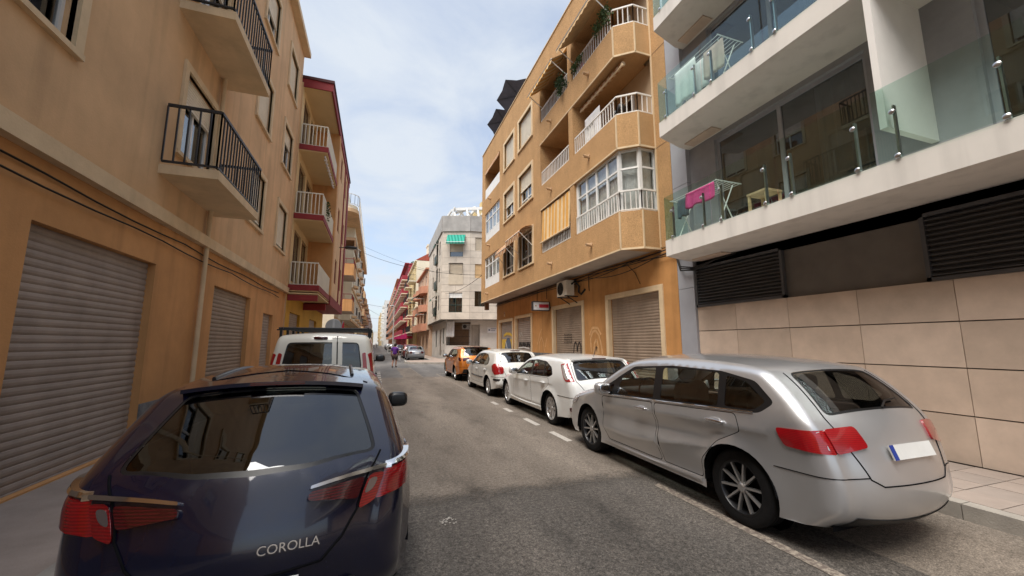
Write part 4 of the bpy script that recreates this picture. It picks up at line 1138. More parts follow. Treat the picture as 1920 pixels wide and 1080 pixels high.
# green striped awning on the chamfer, small ones on the street side
def awning(F, u0, u1, z, drop, out, mat_, label, group='green window awnings'):
    a = thing('window_awning', tuple(F.p((u0 + u1) / 2, 0, z)), label, 'awning', group)
    c = MB()
    g = [[F.p(u0 + (u1 - u0) * i / 10, .04 + out * t, z - drop * t - (.16 if j == 5 else 0) - .02 * (i % 2) * (j == 5)) for i in range(11)] for j, t in enumerate((0, .25, .5, .75, 1, 1.01))]
    c.add([p for r in g for p in r], [(j * 11 + i, j * 11 + i + 1, (j + 1) * 11 + i + 1, (j + 1) * 11 + i) for j in range(5) for i in range(10)])
    c.build('awning_cloth', mat_, a)
    m = MB(); m.tube([F.p(u0 - .05, .04 + out, z - drop), F.p(u1 + .05, .04 + out, z - drop)], .03, 6)
    for u in (u0, u1): m.tube([F.p(u, .03, z - drop - .1), F.p(u, .04 + out, z - drop)], .02, 6)
    m.build('awning_arm', 'white_frame', a)
awning(FC, .5, 2.35, 12.75, .95, .75, 'awning_green', 'large green striped awning on the grey stone corner')
awning(FS, 3.3, 5.0, 6.9, .45, .6, 'awning_green_plain', 'small green awning low on the grey stone street side')
awning(FS, 3.3, 5.0, 13.0, .4, .35, 'awning_green_plain', 'small green awning high on the grey stone street side')
# rooftop pergola and stair head
pg = MB()
def arch(x, y0, y1):
    pts = [(x, y0, P2), (x, y0 + .6, P2 + 1.3), (x, y0 + 2, P2 + 1.75), (x, y1, P2 + 1.9)]
    for a, b in zip(pts, pts[1:]): pg.bar(a, b, .16, .28)
for x in (7.4, 8.6, 9.8, 11.0): arch(x, 39.6 + (.9 if x < 8 else 0), 45)
for x in (7.3, 8.4, 9.5): pg.bar((x, 40.6, P2 + 1.4), (x + 1.6, 43.5, P2 + 1.7), .14, .2)
pg.bar((7.3, 40.9, P2 + 1.3), (12.2, 39.4, P2 + 1.55), .2, .3); pg.bar((7.3, 45, P2 + 1.9), (12.2, 45, P2 + 1.9), .2, .3)
pg.bar((7.2, 41.3, P2 + .9), (9.6, 40.3, P2 + 1.6), .16, .22)
pg.build('pergola', 'white_frame', b2)
st = MB(); st.box(10.2, 12.8, 43, 47, T2, P2 + 2.4); st.prism([(10.1, 42.9), (12.9, 42.9), (12.9, 47.1), (10.1, 47.1)], P2 + 2.4, P2 + 2.55); st.box(11.0, 11.8, 43.4, 44.2, P2 + 2.4, P2 + 3.5); st.build('stair_head', 'mustard_pale', b2)
# ground floor: set back under the overhang, with dark porch
g = MB()
GS, LGS = fr_between((6.75, 40.9), (6.9, 52.4), (-1, 0))
GC, LGC = fr_between((6.75, 40.9), (9.1, 39.7), (-1, -1))
GD, LGD = fr_between((9.1, 39.7), (15.5, 39.2), (0, -1))
GS.wall(g, 0, LGS, 0, Z2, [(1.2, 2.3, 1.6, 3.3, .2), (3.2, 4.6, .3, 3.2, .2), (6.8, 8.0, 1.2, 3.2, .2), (.9, 1.4, .35, .95, .2), (2.4, 2.9, .35, .95, .2)])
GC.wall(g, 0, LGC, 0, Z2, [(.05, LGC - .02, 1.45, 3.85, 1.2, True, 'r')])
GD.wall(g, 0, LGD, 0, Z2, [(.0, 1.0, .2, 3.6, 1.1, True, 'l')])
g.build('ground_wall', 'concrete_pale', b2)
for h in ((1.2, 2.3, 1.6, 3.3), (6.8, 8.0, 1.2, 3.2)): window(GS, b2, *h, n=-.1, mull=1, frame='dark_green')
for h in ((.9, 1.4, .35, .95), (2.4, 2.9, .35, .95)): window(GS, b2, *h, n=-.1, mull=0, frame='black_plastic', name='cellar_window')
window(GS, b2, 3.2, 4.6, .3, 3.2, n=-.1, mull=1, frame='timber', name='door')
pb = MB(); GC.box(pb, .1, LGC - .1, -1.19, -1.14, 1.46, 3.84); pb.build('porch_back', 'timber', b2)
pg_ = MB()
for i in range(18): pg_.bar(GC.p(.15 + i * .138, -.06, 1.46), GC.p(.15 + i * .138, -.06, 3.84), .018)
for z in (1.75, 2.35, 2.95, 3.5): pg_.bar(GC.p(.1, -.06, z), GC.p(LGC - .05, -.06, z), .025)
pg_.build('porch_grille', 'black_plastic', b2)
railing(b2, [tuple(GD.p(.02, -.05, 0)[:2]), tuple(GD.p(1.0, -.05, 0)[:2])], .3, 1.35, 'black_plastic', .12, .02, 'gate')
ac = thing('air_conditioner', tuple(GC.p(2.0, -.4, 3.2)), 'small air conditioner in the dark porch of the grey stone block', 'air conditioner')
m = MB(); GC.box(m, 1.6, 2.45, -.75, -.45, 3.12, 3.68); m.build('casing', 'concrete', ac)
m = MB(); m.add([GC.p(1.9 + .2 * math.cos(t * .5236), -.44, 3.4 + .2 * math.sin(t * .5236)) for t in range(12)], [tuple(range(12))]); m.build('fan_opening', 'dark_room', ac)
# street name plate
o = MB(); GD.box(o, 1.75, 2.75, .0, .03, 2.75, 3.3); o = o.build('street_plate', 'sign_white'); tag(o, 'white street name plate on the pale ground floor wall', 'street sign')
m = MB(); GD.box(m, 1.86, 2.02, .03, .036, 2.95, 3.12); m.build('plate_emblem', 'mural_blue', o)
for k, z in enumerate((3.14, 2.96)):
    for i in range(5 - k):
        m = MB(); GD.box(m, 2.1 + i * .12, 2.18 + i * .12, .03, .036, z, z + .08); m.build('plate_letter', 'mural_blue', o)
cloth('porch_awning', GC.p(.1, .0, 4.0), GC.u * .9 + GC.n * .35, 1.7, mat_='linen', label='pale grey green cloth blind hanging at the stone porch corner', cat='blind', amp=.06)

# ============================================================ FAR STREET, RIGHT SIDE
def block(name, label, x, y0, y1, h, mat_, side, floors, bays, opts):
    """street block: wall with openings, windows (> pane), balconies (> railing), cornice. side +1: faces -X, -1: faces +X"""
    t = thing(name, (x + side * 3, (y0 + y1) / 2, 0), label, 'building')
    F = Fr((x, 0), (0, 1), (-side, 0))
    g = opts.get('ground', 3.4); fh = (h - g - .7) / floors
    holes = []; L_ = (y1 - y0) / bays
    ww = min(opts.get('ww', 1.4), L_ * .62)
    for f in range(floors):
        for b in range(bays):
            c = y0 + (b + .5) * L_
            lo = .25 if (b % 2 == 0 and opts.get('balc', 1)) else .95
            holes.append((c - ww / 2, c + ww / 2, g + f * fh + lo, g + f * fh + 2.45, .22))
    gh = [(y0 + (b + .5) * L_ - ww * .45, y0 + (b + .5) * L_ + ww * .45, .2 if b % 2 else .9, 2.7, .2) for b in range(bays)]
    m = MB(); F.wall(m, y0, y1, g, h, holes); F.box(m, y0, y0 + .002, -14, 0, g, h); F.box(m, y1 - .002, y1, -14, 0, 0, h); m.build('wall', mat_, t)
    m = MB(); F.wall(m, y0, y1, 0, g, gh, -opts.get('gset', .0)); F.box(m, y0, y0 + .002, -14, -opts.get('gset', 0), 0, g); m.build('ground_wall', opts.get('gmat', mat_), t)
    if opts.get('gset'): m = MB(); F.box(m, y0, y1, -opts['gset'], -.01, g, g + .03); m.build('soffit', 'soffit', t)
    m = MB(); F.box(m, y0, y1, -14, -.02, h - .3, h - .2); m.build('roof', 'concrete', t)
    m = MB(); F.box(m, y0 - .05, y1 + .05, -.1, opts.get('eave', .15), h - .12, h + .08); m.build('cornice', opts.get('cmat', mat_), t)
    if opts.get('sidemat'): m = MB(); F.box(m, y0 - .02, y0 - .003, -14, -.0, 0, h); m.build('side_wall', opts['sidemat'], t)
    for i, q in enumerate(holes + gh):
        rl = None
        if i % 3 == 1: rl = (q[2] + (q[3] - q[2]) * .5, 'blind')
        ns = -.1 - (opts.get('gset', 0) if i >= len(holes) else 0)
        fm = MB(); frame_bars(F, fm, *q[:4], ns - .05, ns, .07); o = fm.build('window', opts.get('frame', 'white_frame'), t)
        pn = MB(); F.box(pn, q[0] + .06, q[1] - .06, ns - .04, ns - .03, q[2] + .06, q[3] - .06); pn.build('pane', 'dark_pane', o)
        if rl: bl = MB(); F.box(bl, q[0] + .05, q[1] - .05, ns, ns + .02, rl[0], q[3]); bl.build('roller_blind', rl[1], o)
    if opts.get('balc', 1):
        for f in range(floors):
            for b in range(0, bays, opts.get('bstep', 2)):
                c = y0 + (b + .5) * L_; z = g + f * fh + .1; hw = opts.get('bw', L_ * .45); d = opts.get('bd', .95)
                m = MB()
                if opts.get('round'):
                    pl = [tuple(F.p(c - hw + 2 * hw * k / 12, d * math.sin(math.pi * k / 12) ** .55, 0)[:2]) for k in range(13)]
                    m.prism(pl, z - .18, z + .75)
                    o = m.build('balcony', opts.get('bmat', mat_), t)
                else:
                    F.box(m, c - hw, c + hw, 0, d, z - .18, z)
                    o = m.build('balcony', opts.get('bslab', mat_), t)
                    if opts.get('solid'):
                        m = MB(); F.box(m, c - hw, c + hw, d - .1, d, z, z + .95); F.box(m, c - hw, c - hw + .1, 0, d - .1, z, z + .95); F.box(m, c + hw - .1, c + hw, 0, d - .1, z, z + .95); m.build('parapet', opts.get('bmat', mat_), o)
                    else:
                        railing(o, [tuple(F.p(c - hw, .05, 0)[:2]), tuple(F.p(c - hw, d - .04, 0)[:2]), tuple(F.p(c + hw, d - .04, 0)[:2]), tuple(F.p(c + hw, .05, 0)[:2])], z + .06, z + 1.0, opts.get('rmat', 'lamp_black'), .16, .02)
    return t, F
pm('dark_pane', (0.03, 0.034, 0.04), 0.08, 0.3, 1.0, spec=0.6)
t3, F3 = block('apartment_building', 'salmon house with rounded bulging balconies beside the grey stone block', 6.15, 52.4, 65.5, 11.6, 'salmon_pale', 1, 3, 3, dict(round=True, bmat='salmon', bd=.95, bw=2.0, bstep=1, gmat='salmon_pale', cmat='salmon', eave=.35, ww=1.3, gset=.35))
awning(F3, 56.5, 59.5, 8.9, .9, 1.5, 'awning_green_plain', 'sloping green awning on the salmon house, middle floor', 'green awnings of the salmon house')
awning(F3, 53.2, 55.5, 6.0, .5, 1.2, 'awning_green_plain', 'low green awning on the salmon house', 'green awnings of the salmon house')
t35, _ = block('apartment_building', 'low cream house with dark iron balcony behind the salmon house', 6.0, 65.5, 74.0, 7.6, 'cream_wall', 1, 1, 2, dict(bd=1.1, bw=3.4, ww=1.6, gmat='mustard_pale'))
t4, F4 = block('apartment_building', 'tall cream block with red tiled roof edge and bare pale side wall', 6.05, 69.0, 86.0, 16.0, 'mustard_pale', 1, 4, 4, dict(sidemat='cream_wall', bslab='cream_wall', bd=1.2, bstep=2, bw=2.2, eave=.3, cmat='cream_wall'))
m = MB(); m.add([(5.8, 69, 16.05), (5.8, 86, 16.05), (8.4, 86, 17.6), (8.4, 69, 17.6), (8.4, 69, 16.05), (8.4, 86, 16.05)], [(0, 1, 2, 3), (0, 3, 4), (1, 5, 2), (3, 2, 5, 4)]); m.build('tiled_roof', 'red_tile', t4)
m = MB(); m.box(8.0, 9.4, 70.0, 72.0, 16.0, 19.0); m.box(7.9, 9.5, 69.9, 72.1, 19.0, 19.3); m.build('chimney', 'cream_wall', t4)
t5, F5 = block('apartment_building', 'dark red block with stacked open balconies', 5.9, 86.0, 128.0, 18.8, 'red_wall', 1, 5, 8, dict(solid=True, bmat='red_wall', bd=1.3, bstep=1, bw=2.2, bslab='cream_wall', eave=.8, ww=2.2))
m = MB(); m.ell((7.5, 92, 19.6), (.9, .9, .9), .8); tag(m.build('water_tank', 'dark_green', t5, 40), 'round dark water tank')
t6, F6 = block('apartment_building', 'orange brick block beyond the dark red one', 5.9, 128.5, 215.0, 22.0, 'brick_far', 1, 6, 12, dict(solid=True, bmat='brick_far', bd=1.2, bstep=1, bw=2.6, bslab='concrete_pale', eave=.6, ww=3.0))
t7, F7 = block('apartment_building', 'white slab block at the end of the right side', 3.6, 225.0, 300.0, 25.0, 'white_far', 1, 7, 6, dict(solid=True, bmat='white_far', bd=1.2, bstep=2, bw=3.0, sidemat='white_far', ww=3.4))
FE = Fr((3.6, 224.9), (1, 0), (0, -1))
for f in range(6):
    for b in range(3):
        m = MB(); FE.box(m, 1.2 + b * 3.4, 3.0 + b * 3.4, .0, .06, 5 + f * 3.3, 6.6 + f * 3.3); m.build('end_window', 'dark_pane', t7)
t8, _ = block('apartment_building', 'tan block closing the street beyond the white one', 1.9, 306.0, 420.0, 24.0, 'tan_far', 1, 7, 8, dict(solid=True, bmat='tan_far', bstep=2, ww=4.0, sidemat='tan_far'))

# magenta shop canopy and its white posts
cn = thing('shop_canopy', (4.9, 76, 0), 'magenta shop canopy reaching over the far footway', 'canopy')
m = MB()
pr = [(2.95, 2.35), (2.95, 2.75), (5.9, 3.75), (5.9, 2.5)]
v = [(x, y, z) for y in (70.5, 80.0) for x, z in pr]
m.add(v, [(0, 1, 2, 3), (7, 6, 5, 4), (0, 4, 5, 1), (1, 5, 6, 2)]); m.build('canopy_cloth', 'magenta_cloth', cn)
m = MB(); m.box(4.9, 5.9, 70.42, 70.5, 2.6, 3.4); m.build('canopy_panel', 'sign_red', cn)
for i in range(6): MB().box(5.0 + i * .14, 5.1 + i * .14, 70.41, 70.42, 2.95, 3.2).build('lettering_block', 'sign_white', cn)
for y in (70.8, 75.2, 79.8): MB().box(2.98, 3.1, y, y + .12, 0, 2.4).build('post', 'post_white', cn)
# white lamp column and low white barrier near the canopy
lp = thing('street_lamp', (2.5, 66.0, 0), 'slim white lamp column before the magenta canopy', 'street lamp')
m = MB(); m.tube([(2.5, 66, 0), (2.5, 66, 3), (2.5, 66, 7.6)], .09, 8, [.12, .09, .06]); m.build('column', 'post_white', lp)
m = MB(); m.ell((2.2, 66, 7.65), (.4, .12, .08), .8); m.build('lamp_head', 'post_white', lp, 50)
br = thing('barrier', (2.2, 66.8, 0), 'low white street barrier at the far kerb', 'barrier')
for x in (1.75, 2.65): MB().box(x, x + .14, 66.7, 66.84, 0, 1.25).build('post', 'post_white', br)
for z in (.55, 1.1): MB().box(1.89, 2.65, 66.72, 66.82, z, z + .12).build('rail', 'post_white', br)
# wall lamp on the salmon house
wl_ = thing('street_lamp', (6.1, 57, 5.4), 'black lamp on a bracket from the salmon house', 'street lamp', 'black bracket lamps')
MB().tube([(6.1, 57, 7.0), (4.9, 57, 7.3)], .03, 6).build('arm', 'lamp_black', wl_)
MB().ell((4.5, 57, 7.32), (.5, .16, .09), .7).build('lamp_head', 'lamp_black', wl_, 50)

# ============================================================ LEFT SIDE
XL, XLW = -2.25, -3.3
FL = Fr((XL, 0), (0, 1), (1, 0))
FW = Fr((XLW, 0), (0, 1), (1, 0))
l1 = thing('apartment_building', (-3.3, 22, 0), 'yellow and oxide red block with cream railed balconies and jutting roof', 'building')
YA, YM, YB = 16.9, 20.6, 27.6
m = MB(); FW.wall(m, YA - .1, YM, 3.7, 12.3, [(a, a + 1.4, z + .1, z + 2.2, .15) for z in (4.0, 6.85, 9.75) for a in (17.3, 19.0)]); m.build('upper_wall', 'tan_soffit', l1)
for z in (4.0, 6.85, 9.75):
    for a in (17.3, 19.0): window(FW, l1, a, a + 1.4, z + .1, z + 2.2, n=-.08, mull=1, frame='timber', name='balcony_door')
m = MB(); m.box(-12, XLW, YA - .1, YA - .08, 0, 12.3); m.build('end_wall', 'peach', l1)
m = MB(); FW.wall(m, YA - .1, YB, 0, 3.72, [(17.6, 19.8, .15, 2.9, .15), (22.5, 24.9, .15, 2.9, .15)]); m.box(-12, XLW, YB - .02, YB, 0, 3.7); m.build('ground_wall', 'yellow_wall', l1)
for a, b in ((17.6, 19.8), (22.5, 24.9)): slats(FW, a, b, .15, 2.9, -.1, .09, 'shutter', l1)
# flush bay with brick strip and red verticals
m = MB(); FL.wall(m, YM + .55, YB, 3.9, 12.25, [(a, a + .9, z + .8, z + 2.1, .12) for z in (4.0, 6.85, 9.75) for a in (22.3, 25.2)]); m.box(XLW, XL - .002, YM + .55, YM + .57, 3.9, 12.2); m.box(-12, XL - .002, YB - .02, YB, 3.7, 12.2); m.build('bay_wall', 'peach', l1)
for z in (4.0, 6.85, 9.75):
    for a in (22.3, 25.2): window(FL, l1, a, a + .9, z + .8, z + 2.1, n=-.05, mull=0, frame='oxide_red')
bk = MB(); bk.box(XLW, XL + .05, YM, YM + .55, 3.7, 12.2); bs = bk.build('brick_strip', 'peach_deep', l1)
mb_ = MB().box(0, .006, .006, .16, .004, .062).mesh('brick', 'peach')
for j in range(91):
    for i in range(2):
        q = put('brick', mb_, bs); q.location = (XL + .05, YM + .02 + i * .25 + (.09 if j % 2 else 0), 4.0 + j * .09)
for u0, u1 in ((24.55, 24.8), (26.75, 27.58)):
    m = MB(); FL.box(m, u0, u1, 0, .05, 3.75, 12.1); m.build('red_pilaster', 'oxide_red', l1)
m = MB(); FL.box(m, YM + .0, YB, -1.05, .06, 3.5, 3.95); m.build('red_band', 'oxide_red', l1)
m = MB(); m.box(XLW, XL, YA, YM, 3.55, 3.60); m.build('soffit', 'tan_soffit', l1)
for z in (3.65, 6.5, 9.4):
    m = MB(); m.box(XLW, XL, YA, YM - .002, z, z + .20); s = m.build('balcony_slab', 'tan_soffit', l1)
    m = MB(); m.box(XL - .02, XL + .03, YA - .03, YM, z + .04, z + .26); m.box(XLW, XL - .02, YA - .03, YA + .02, z + .04, z + .26); m.build('red_fascia', 'oxide_red', s)
    m = MB(); m.box(XL - .05, XL - .02, YA + .02, YM, z + .26, z + 1.12)
    for i in range(20): m.box(XL - .02, XL - .012, YA + .1 + i * .18, YA + .12 + i * .18, z + .3, z + 1.1)
    m.build('balcony_panel', 'cream_panel', s)
    railing(s, [(XLW + .05, YA + .03), (XL - .04, YA + .03)], z + .28, z + 1.15, 'cream_panel', .13, .03)
# jutting roof with red and dark fascia
m = MB(); m.box(XLW - .3, XL, YA, YB + .2, 12.2, 12.4); m.build('roof_soffit', 'tan_soffit', l1)
m = MB(); m.box(XL - .003, XL + .06, YA - .06, YB + .25, 12.15, 12.5); m.box(-10, XL - .003, YA - .06, YA - .002, 12.15, 12.5); m.build('roof_fascia', 'oxide_red', l1)
m = MB(); m.box(-10, XL + .10, YA - .10, YB + .3, 12.5, 12.62); m.build('roof_edge', 'dark_fascia', l1)
# fairy lights / pegged net under a balcony edge
m = MB()
for i in range(34):
    y = YA + .15 + i * .1; m.ell((XL - .10 + .03 * math.sin(i * 2.3), y, 9.30 - .05 * abs(math.sin(i * .9))), (.035, .04, .045), .8, 6, 4)
tag(m.build('string_lights', 'linen', None), 'white garland strung along the underside of the top left balcony', 'garland')
bush((XL + .05, YA + 1.1, 7.35), (.12, .5, .28), 160, 21, 'leaf', 'climbing_plant', 'thin creeper on the middle left balcony panel', .2)
# lower red beams under the first balcony
MB().box(XLW, XL, YA + .0, YA + .16, 3.3, 3.52).build('red_beam', 'oxide_red', l1); MB().box(XLW, XL - .1, YM - .2, YM, 3.2, 3.5).build('red_beam', 'oxide_red', l1)
# bracket lamp
sl = thing('street_lamp', (XL, 24.0, 7.0), 'black street lamp on an arm from the left oxide red block', 'street lamp', 'black bracket lamps')
MB().tube([(XL, 24, 7.10), (XL + .30, 24, 7.13)], .025, 6).build('arm', 'lamp_black', sl)
m = MB().ell((XL + .62, 24, 7.13), (.34, .13, .085), .6, 14, 8); m.build('lamp_head', 'lamp_black', sl, 50)
MB().box(XL + .45, XL + .9, 23.92, 24.08, 7.02, 7.06).build('lamp_lens', 'concrete', sl)

# nearer left block, alongside the camera
l0 = thing('apartment_building', (-3.4, 5, 0), 'ochre yellow block with brown shutters alongside the dark blue car', 'building')
F0 = Fr((-3.35, 0), (0, 1), (1, 0))
hs = [(a, a + 1.3, z, z + 1.5, .16) for z in (4.9, 7.8, 10.7) for a in (-3.6, .2, 4.0, 7.8, 11.6, 14.6)]
gs = [(-3.5, -.5, .15, 2.9, .15), (1.0, 3.4, .15, 2.9, .15), (5.2, 7.6, .15, 2.9, .15), (10.0, 12.6, .15, 2.9, .15), (14.0, 15.2, .15, 2.6, .15)]
m = MB(); F0.wall(m, -14, YA - .11, 3.6, 13.4, hs); m.box(-12, -3.36, YA - .13, YA - .11, 0, 13.4); m.build('upper_wall', 'peach', l0)
m = MB(); F0.wall(m, -14, YA - .11, 0, 3.6, gs); m.build('ground_wall', 'peach_deep', l0)
m = MB(); F0.box(m, -14, YA - .11, -.1, .12, 3.55, 3.75); F0.box(m, -14, YA - .11, -8, .25, 13.4, 13.6); m.build('string_course', 'cream', l0)
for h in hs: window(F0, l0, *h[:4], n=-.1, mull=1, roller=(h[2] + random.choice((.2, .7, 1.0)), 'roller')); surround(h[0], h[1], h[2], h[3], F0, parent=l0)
for k, h in enumerate(gs): slats(F0, *h[:4], -.1, .09, 'shutter' if k % 2 else 'shutter_pale', l0)
for z in (4.45, 7.35, 10.25):
    for a in (-.3, 7.3):
        m = MB(); F0.box(m, a, a + 2.3, 0, .8, z - .15, z); o = m.build('balcony', 'cream', l0)
        railing(o, [tuple(F0.p(a, .03, 0)[:2]), tuple(F0.p(a, .76, 0)[:2]), tuple(F0.p(a + 2.3, .76, 0)[:2]), tuple(F0.p(a + 2.3, .03, 0)[:2])], z + .05, z + 1.0, 'lamp_black')

m = MB(); F0.box(m, -14, .99, -.01, .02, .13, .75); F0.box(m, 3.41, 5.19, -.01, .02, .13, .75); F0.box(m, 7.61, 9.99, -.01, .02, .13, .75); F0.box(m, 12.61, 13.99, -.01, .02, .13, .75); m.build('plinth_band', 'plinth', l0)
for y in (4.3, 9.2):
    MB().tube([F0.p(y, .07, .15), F0.p(y, .07, 13.3)], .045, 8).build('downpipe', 'cream', l0, 60)
for k, zz in enumerate((3.42, 3.30)):
    tag(MB().tube([F0.p(-6 + i * .8, .03 + .015 * k, zz - .05 * abs(math.sin(i * .7 + k))) for i in range(28)], .011, 6).build('wall_cable', 'black_cable', None, 60), ('upper' if k == 0 else 'lower') + ' black cable sagging along the left ochre yellow wall', 'cable')
# peach block beyond the left side street
l2 = thing('apartment_building', (-3.6, 45, 0), 'peach block with deep box balconies and rounded roof corner', 'building')
F2 = Fr((-3.35, 0), (0, 1), (1, 0))
YP, YQ = 35.0, 68.0
hs = [(a, a + 1.3, z + .2, z + 2.2, .15) for z in (4.4, 7.4, 10.4) for a in np.arange(41.5, 66, 4.2)] + [(36.2, 38.2, z + .1, z + 2.2, .15) for z in (4.4, 7.4, 10.4)]
m = MB(); F2.wall(m, YP, YQ, 3.9, 13.6, hs); m.box(-12, -3.36, YP, YP + .02, 0, 13.6); m.build('upper_wall', 'cream_wall', l2)
m = MB(); F2.wall(m, YP, YQ, 0, 3.9, [(37, 39.5, .15, 2.8, .2), (45, 47.5, .15, 2.8, .2), (53, 55, .15, 2.8, .2)]); m.build('ground_wall', 'peach', l2)
for h in hs: window(F2, l2, *h[:4], n=-.08, mull=1, frame='white_frame')
for a, b in ((37, 39.5), (45, 47.5), (53, 55)): slats(F2, a, b, .15, 2.8, -.12, .09, 'shutter', l2)
for z in (4.3, 7.3):
    m = MB(); m.box(-3.35, -2.05, YP, YP + 3.6, z, z + .98); bb = m.build('balcony_box', 'peach_deep', l2)
    MB().box(-3.33, -2.07, YP + .02, YP + 3.58, z - .03, z - .002).build('soffit', 'soffit', bb)
    railing(bb, [(-3.3, YP + .05), (-2.1, YP + .05), (-2.1, YP + 3.5)], z + 1.0, z + 1.42, 'oxide_red', .5, .03)
m = MB(); m.box(-3.35, -2.05, YP, YP + 3.6, 10.3, 10.55); m.box(-2.12, -2.0, YP, YP + 3.6, 9.4, 10.3); m.build('canopy_slab', 'timber', l2)
FV = Fr((-2.45, 0), (0, 1), (1, 0))
hs2 = [(a, a + 1.5, z + .3, z + 2.2, .15) for z in (4.3, 7.3, 10.2) for a in np.arange(42.0, 66, 3.1)]
m = MB(); FV.wall(m, 40.2, YQ, 3.8, 12.9, hs2); m.box(-3.35, -2.452, 40.2, 40.22, 3.8, 12.9); m.box(-3.35, -2.46, 40.2, YQ, 3.8, 3.83); m.build('front_wall', 'cream_wall', l2)
for i, h in enumerate(hs2):
    window(FV, l2, *h[:4], n=-.06, mull=1, w=.09, back=('dark_room', .5))
    if i % 2 == 0:
        m = MB(); pl_b = [tuple(FV.p(h[0] - .3 + 2.1 * k / 10, .06 + .42 * math.sin(math.pi * k / 10) ** .6, 0)[:2]) for k in range(11)]; m.prism(pl_b, h[2] - .42, h[2] - .22); o = m.build('balcony', 'peach', l2)
        railing(o, pl_b[1:-1:2], h[2] - .18, h[2] + .65, 'white_rail', .22, .035)
for z in (3.75, 6.75, 9.7): m = MB(); FV.box(m, 40.2, YQ, -.02, .10, z, z + .22); m.build('string_course', 'peach', l2)
cyl = MB(); n = 16
pl = [(-3.35, YP), (-2.9, YP)] + [(-2.9 + .95 * math.sin(k * math.pi / 2 / n), YP + .95 - .95 * math.cos(k * math.pi / 2 / n)) for k in range(n + 1)] + [(-1.95, YQ), (-3.35, YQ)]
cyl.prism(pl, 12.85, 13.15); cyl.build('roof_cornice', 'peach', l2)
cy2 = MB().prism([(x - .12, y + .08) for x, y in pl], 13.15, 13.5); cy2.build('roof_parapet', 'cream_wall', l2)
railing(l2, [p for p in pl[1:-1:4]] + [(-2.0, YQ)], 13.55, 14.4, 'white_rail', .3, .03)
MB().box(-9, -3.0, YP + .5, YP + 5, 13.5, 15.4).build('stair_head', 'cream_wall', l2)
l3, _ = block('apartment_building', 'pale tan block farther down the left side', -3.1, 70, 118, 13.0, 'tan_far', -1, 3, 8, dict(solid=True, bmat='peach', bstep=2, ww=2.4))
l4, _ = block('apartment_building', 'white block far down the left side', -3.0, 119, 210, 12.5, 'white_far', -1, 3, 10, dict(solid=True, bmat='white_far', bstep=2, ww=3.0))
l5, _ = block('apartment_building', 'long beige block at the far end of the left side', -3.0, 212, 420, 11, 'cream_wall', -1, 3, 12, dict(balc=0, ww=5))
hv, _ = block('apartment_building', 'hazy pale block across the far end of the street', -3.0, 460, 520, 14, 'white_far', 1, 4, 4, dict(balc=0, sidemat='white_far'))
# the block behind the ochre one, seen along the side street, closes the view there
t9, _ = block('apartment_building', 'plain pale block behind the grey stone corner', 15.6, 38.2, 60, 12.5, 'concrete_pale', 1, 3, 4, dict(balc=0, sidemat='concrete_pale'))

# round sign seen from behind, triangular sign beside it
sn = thing('round_sign', (-1.62, 17.0, 0), 'grey back of a round traffic sign against the yellow wall', 'traffic sign')
MB().tube([(-1.62, 17.03, 0.13), (-1.62, 17.03, 2.6)], .03, 8).build('post', 'sign_grey', sn)
m = MB().lathe([(0, -.01), (.29, -.01), (.30, 0), (.29, .012), (0, .012)], (-1.62, 17.0, 2.32), 'y', 28); m.build('disc', 'sign_grey', sn, 40)
MB().box(-1.66, -1.58, 16.975, 16.99, 2.05, 2.6).build('bracket', 'steel', sn)
sn = thing('triangle_sign', (-1.42, 18.5, 0), 'red edged sign seen slantwise beside the grey round sign', 'traffic sign')
MB().tube([(-1.42, 18.5, .13), (-1.42, 18.5, 2.6)], .03, 8).build('post', 'sign_grey', sn)
m = MB().add([(-1.52, 18.44, 2.12), (-1.32, 18.44, 2.12), (-1.36, 18.44, 2.62), (-1.52, 18.46, 2.12), (-1.32, 18.46, 2.12), (-1.36, 18.46, 2.62)], [(0, 1, 2), (5, 4, 3), (0, 3, 4, 1), (1, 4, 5, 2), (2, 5, 3, 0)]); m.build('plate', 'sign_red', sn)
MB().box(-1.47, -1.37, 18.42, 18.438, 2.16, 2.3).build('plate_face', 'sign_white', sn)

# overhead wires across the street
def wire(a, b, sag, label, r=.012):
    a, b = Vector(a), Vector(b)
    m = MB().tube([a.lerp(b, i / 20) - Vector((0, 0, sag * 4 * (i / 20) * (1 - i / 20))) for i in range(21)], r, 5)
    tag(m.build('overhead_wire', 'black_cable', None, 60), label, 'wire')
wire((-2.0, 40, 11.2), (6.0, 42, 9.2), .25, 'thin wire crossing high between peach and grey stone blocks', .010)
wire((-2.1, 36, 9.8), (6.05, 23.6, 5.9), .55, 'long sagging wire from peach block to the ochre corner', .014)
wire((-2.1, 48, 6.3), (6.1, 56, 6.6), .35, 'low wire from peach block to the salmon house', .014)
wire((-2.1, 47, 6.2), (5.9, 90, 6.0), .6, 'slack wire running to the dark red block', .014)
wire((6.1, 23.7, 5.9), (6.4, 40.0, 6.7), .3, 'short wire from ochre corner to the grey stone chamfer', .016)
wire((-3, 110, 8.5), (5.9, 115, 8.5), .3, 'distant wire strung over the far street', .02)

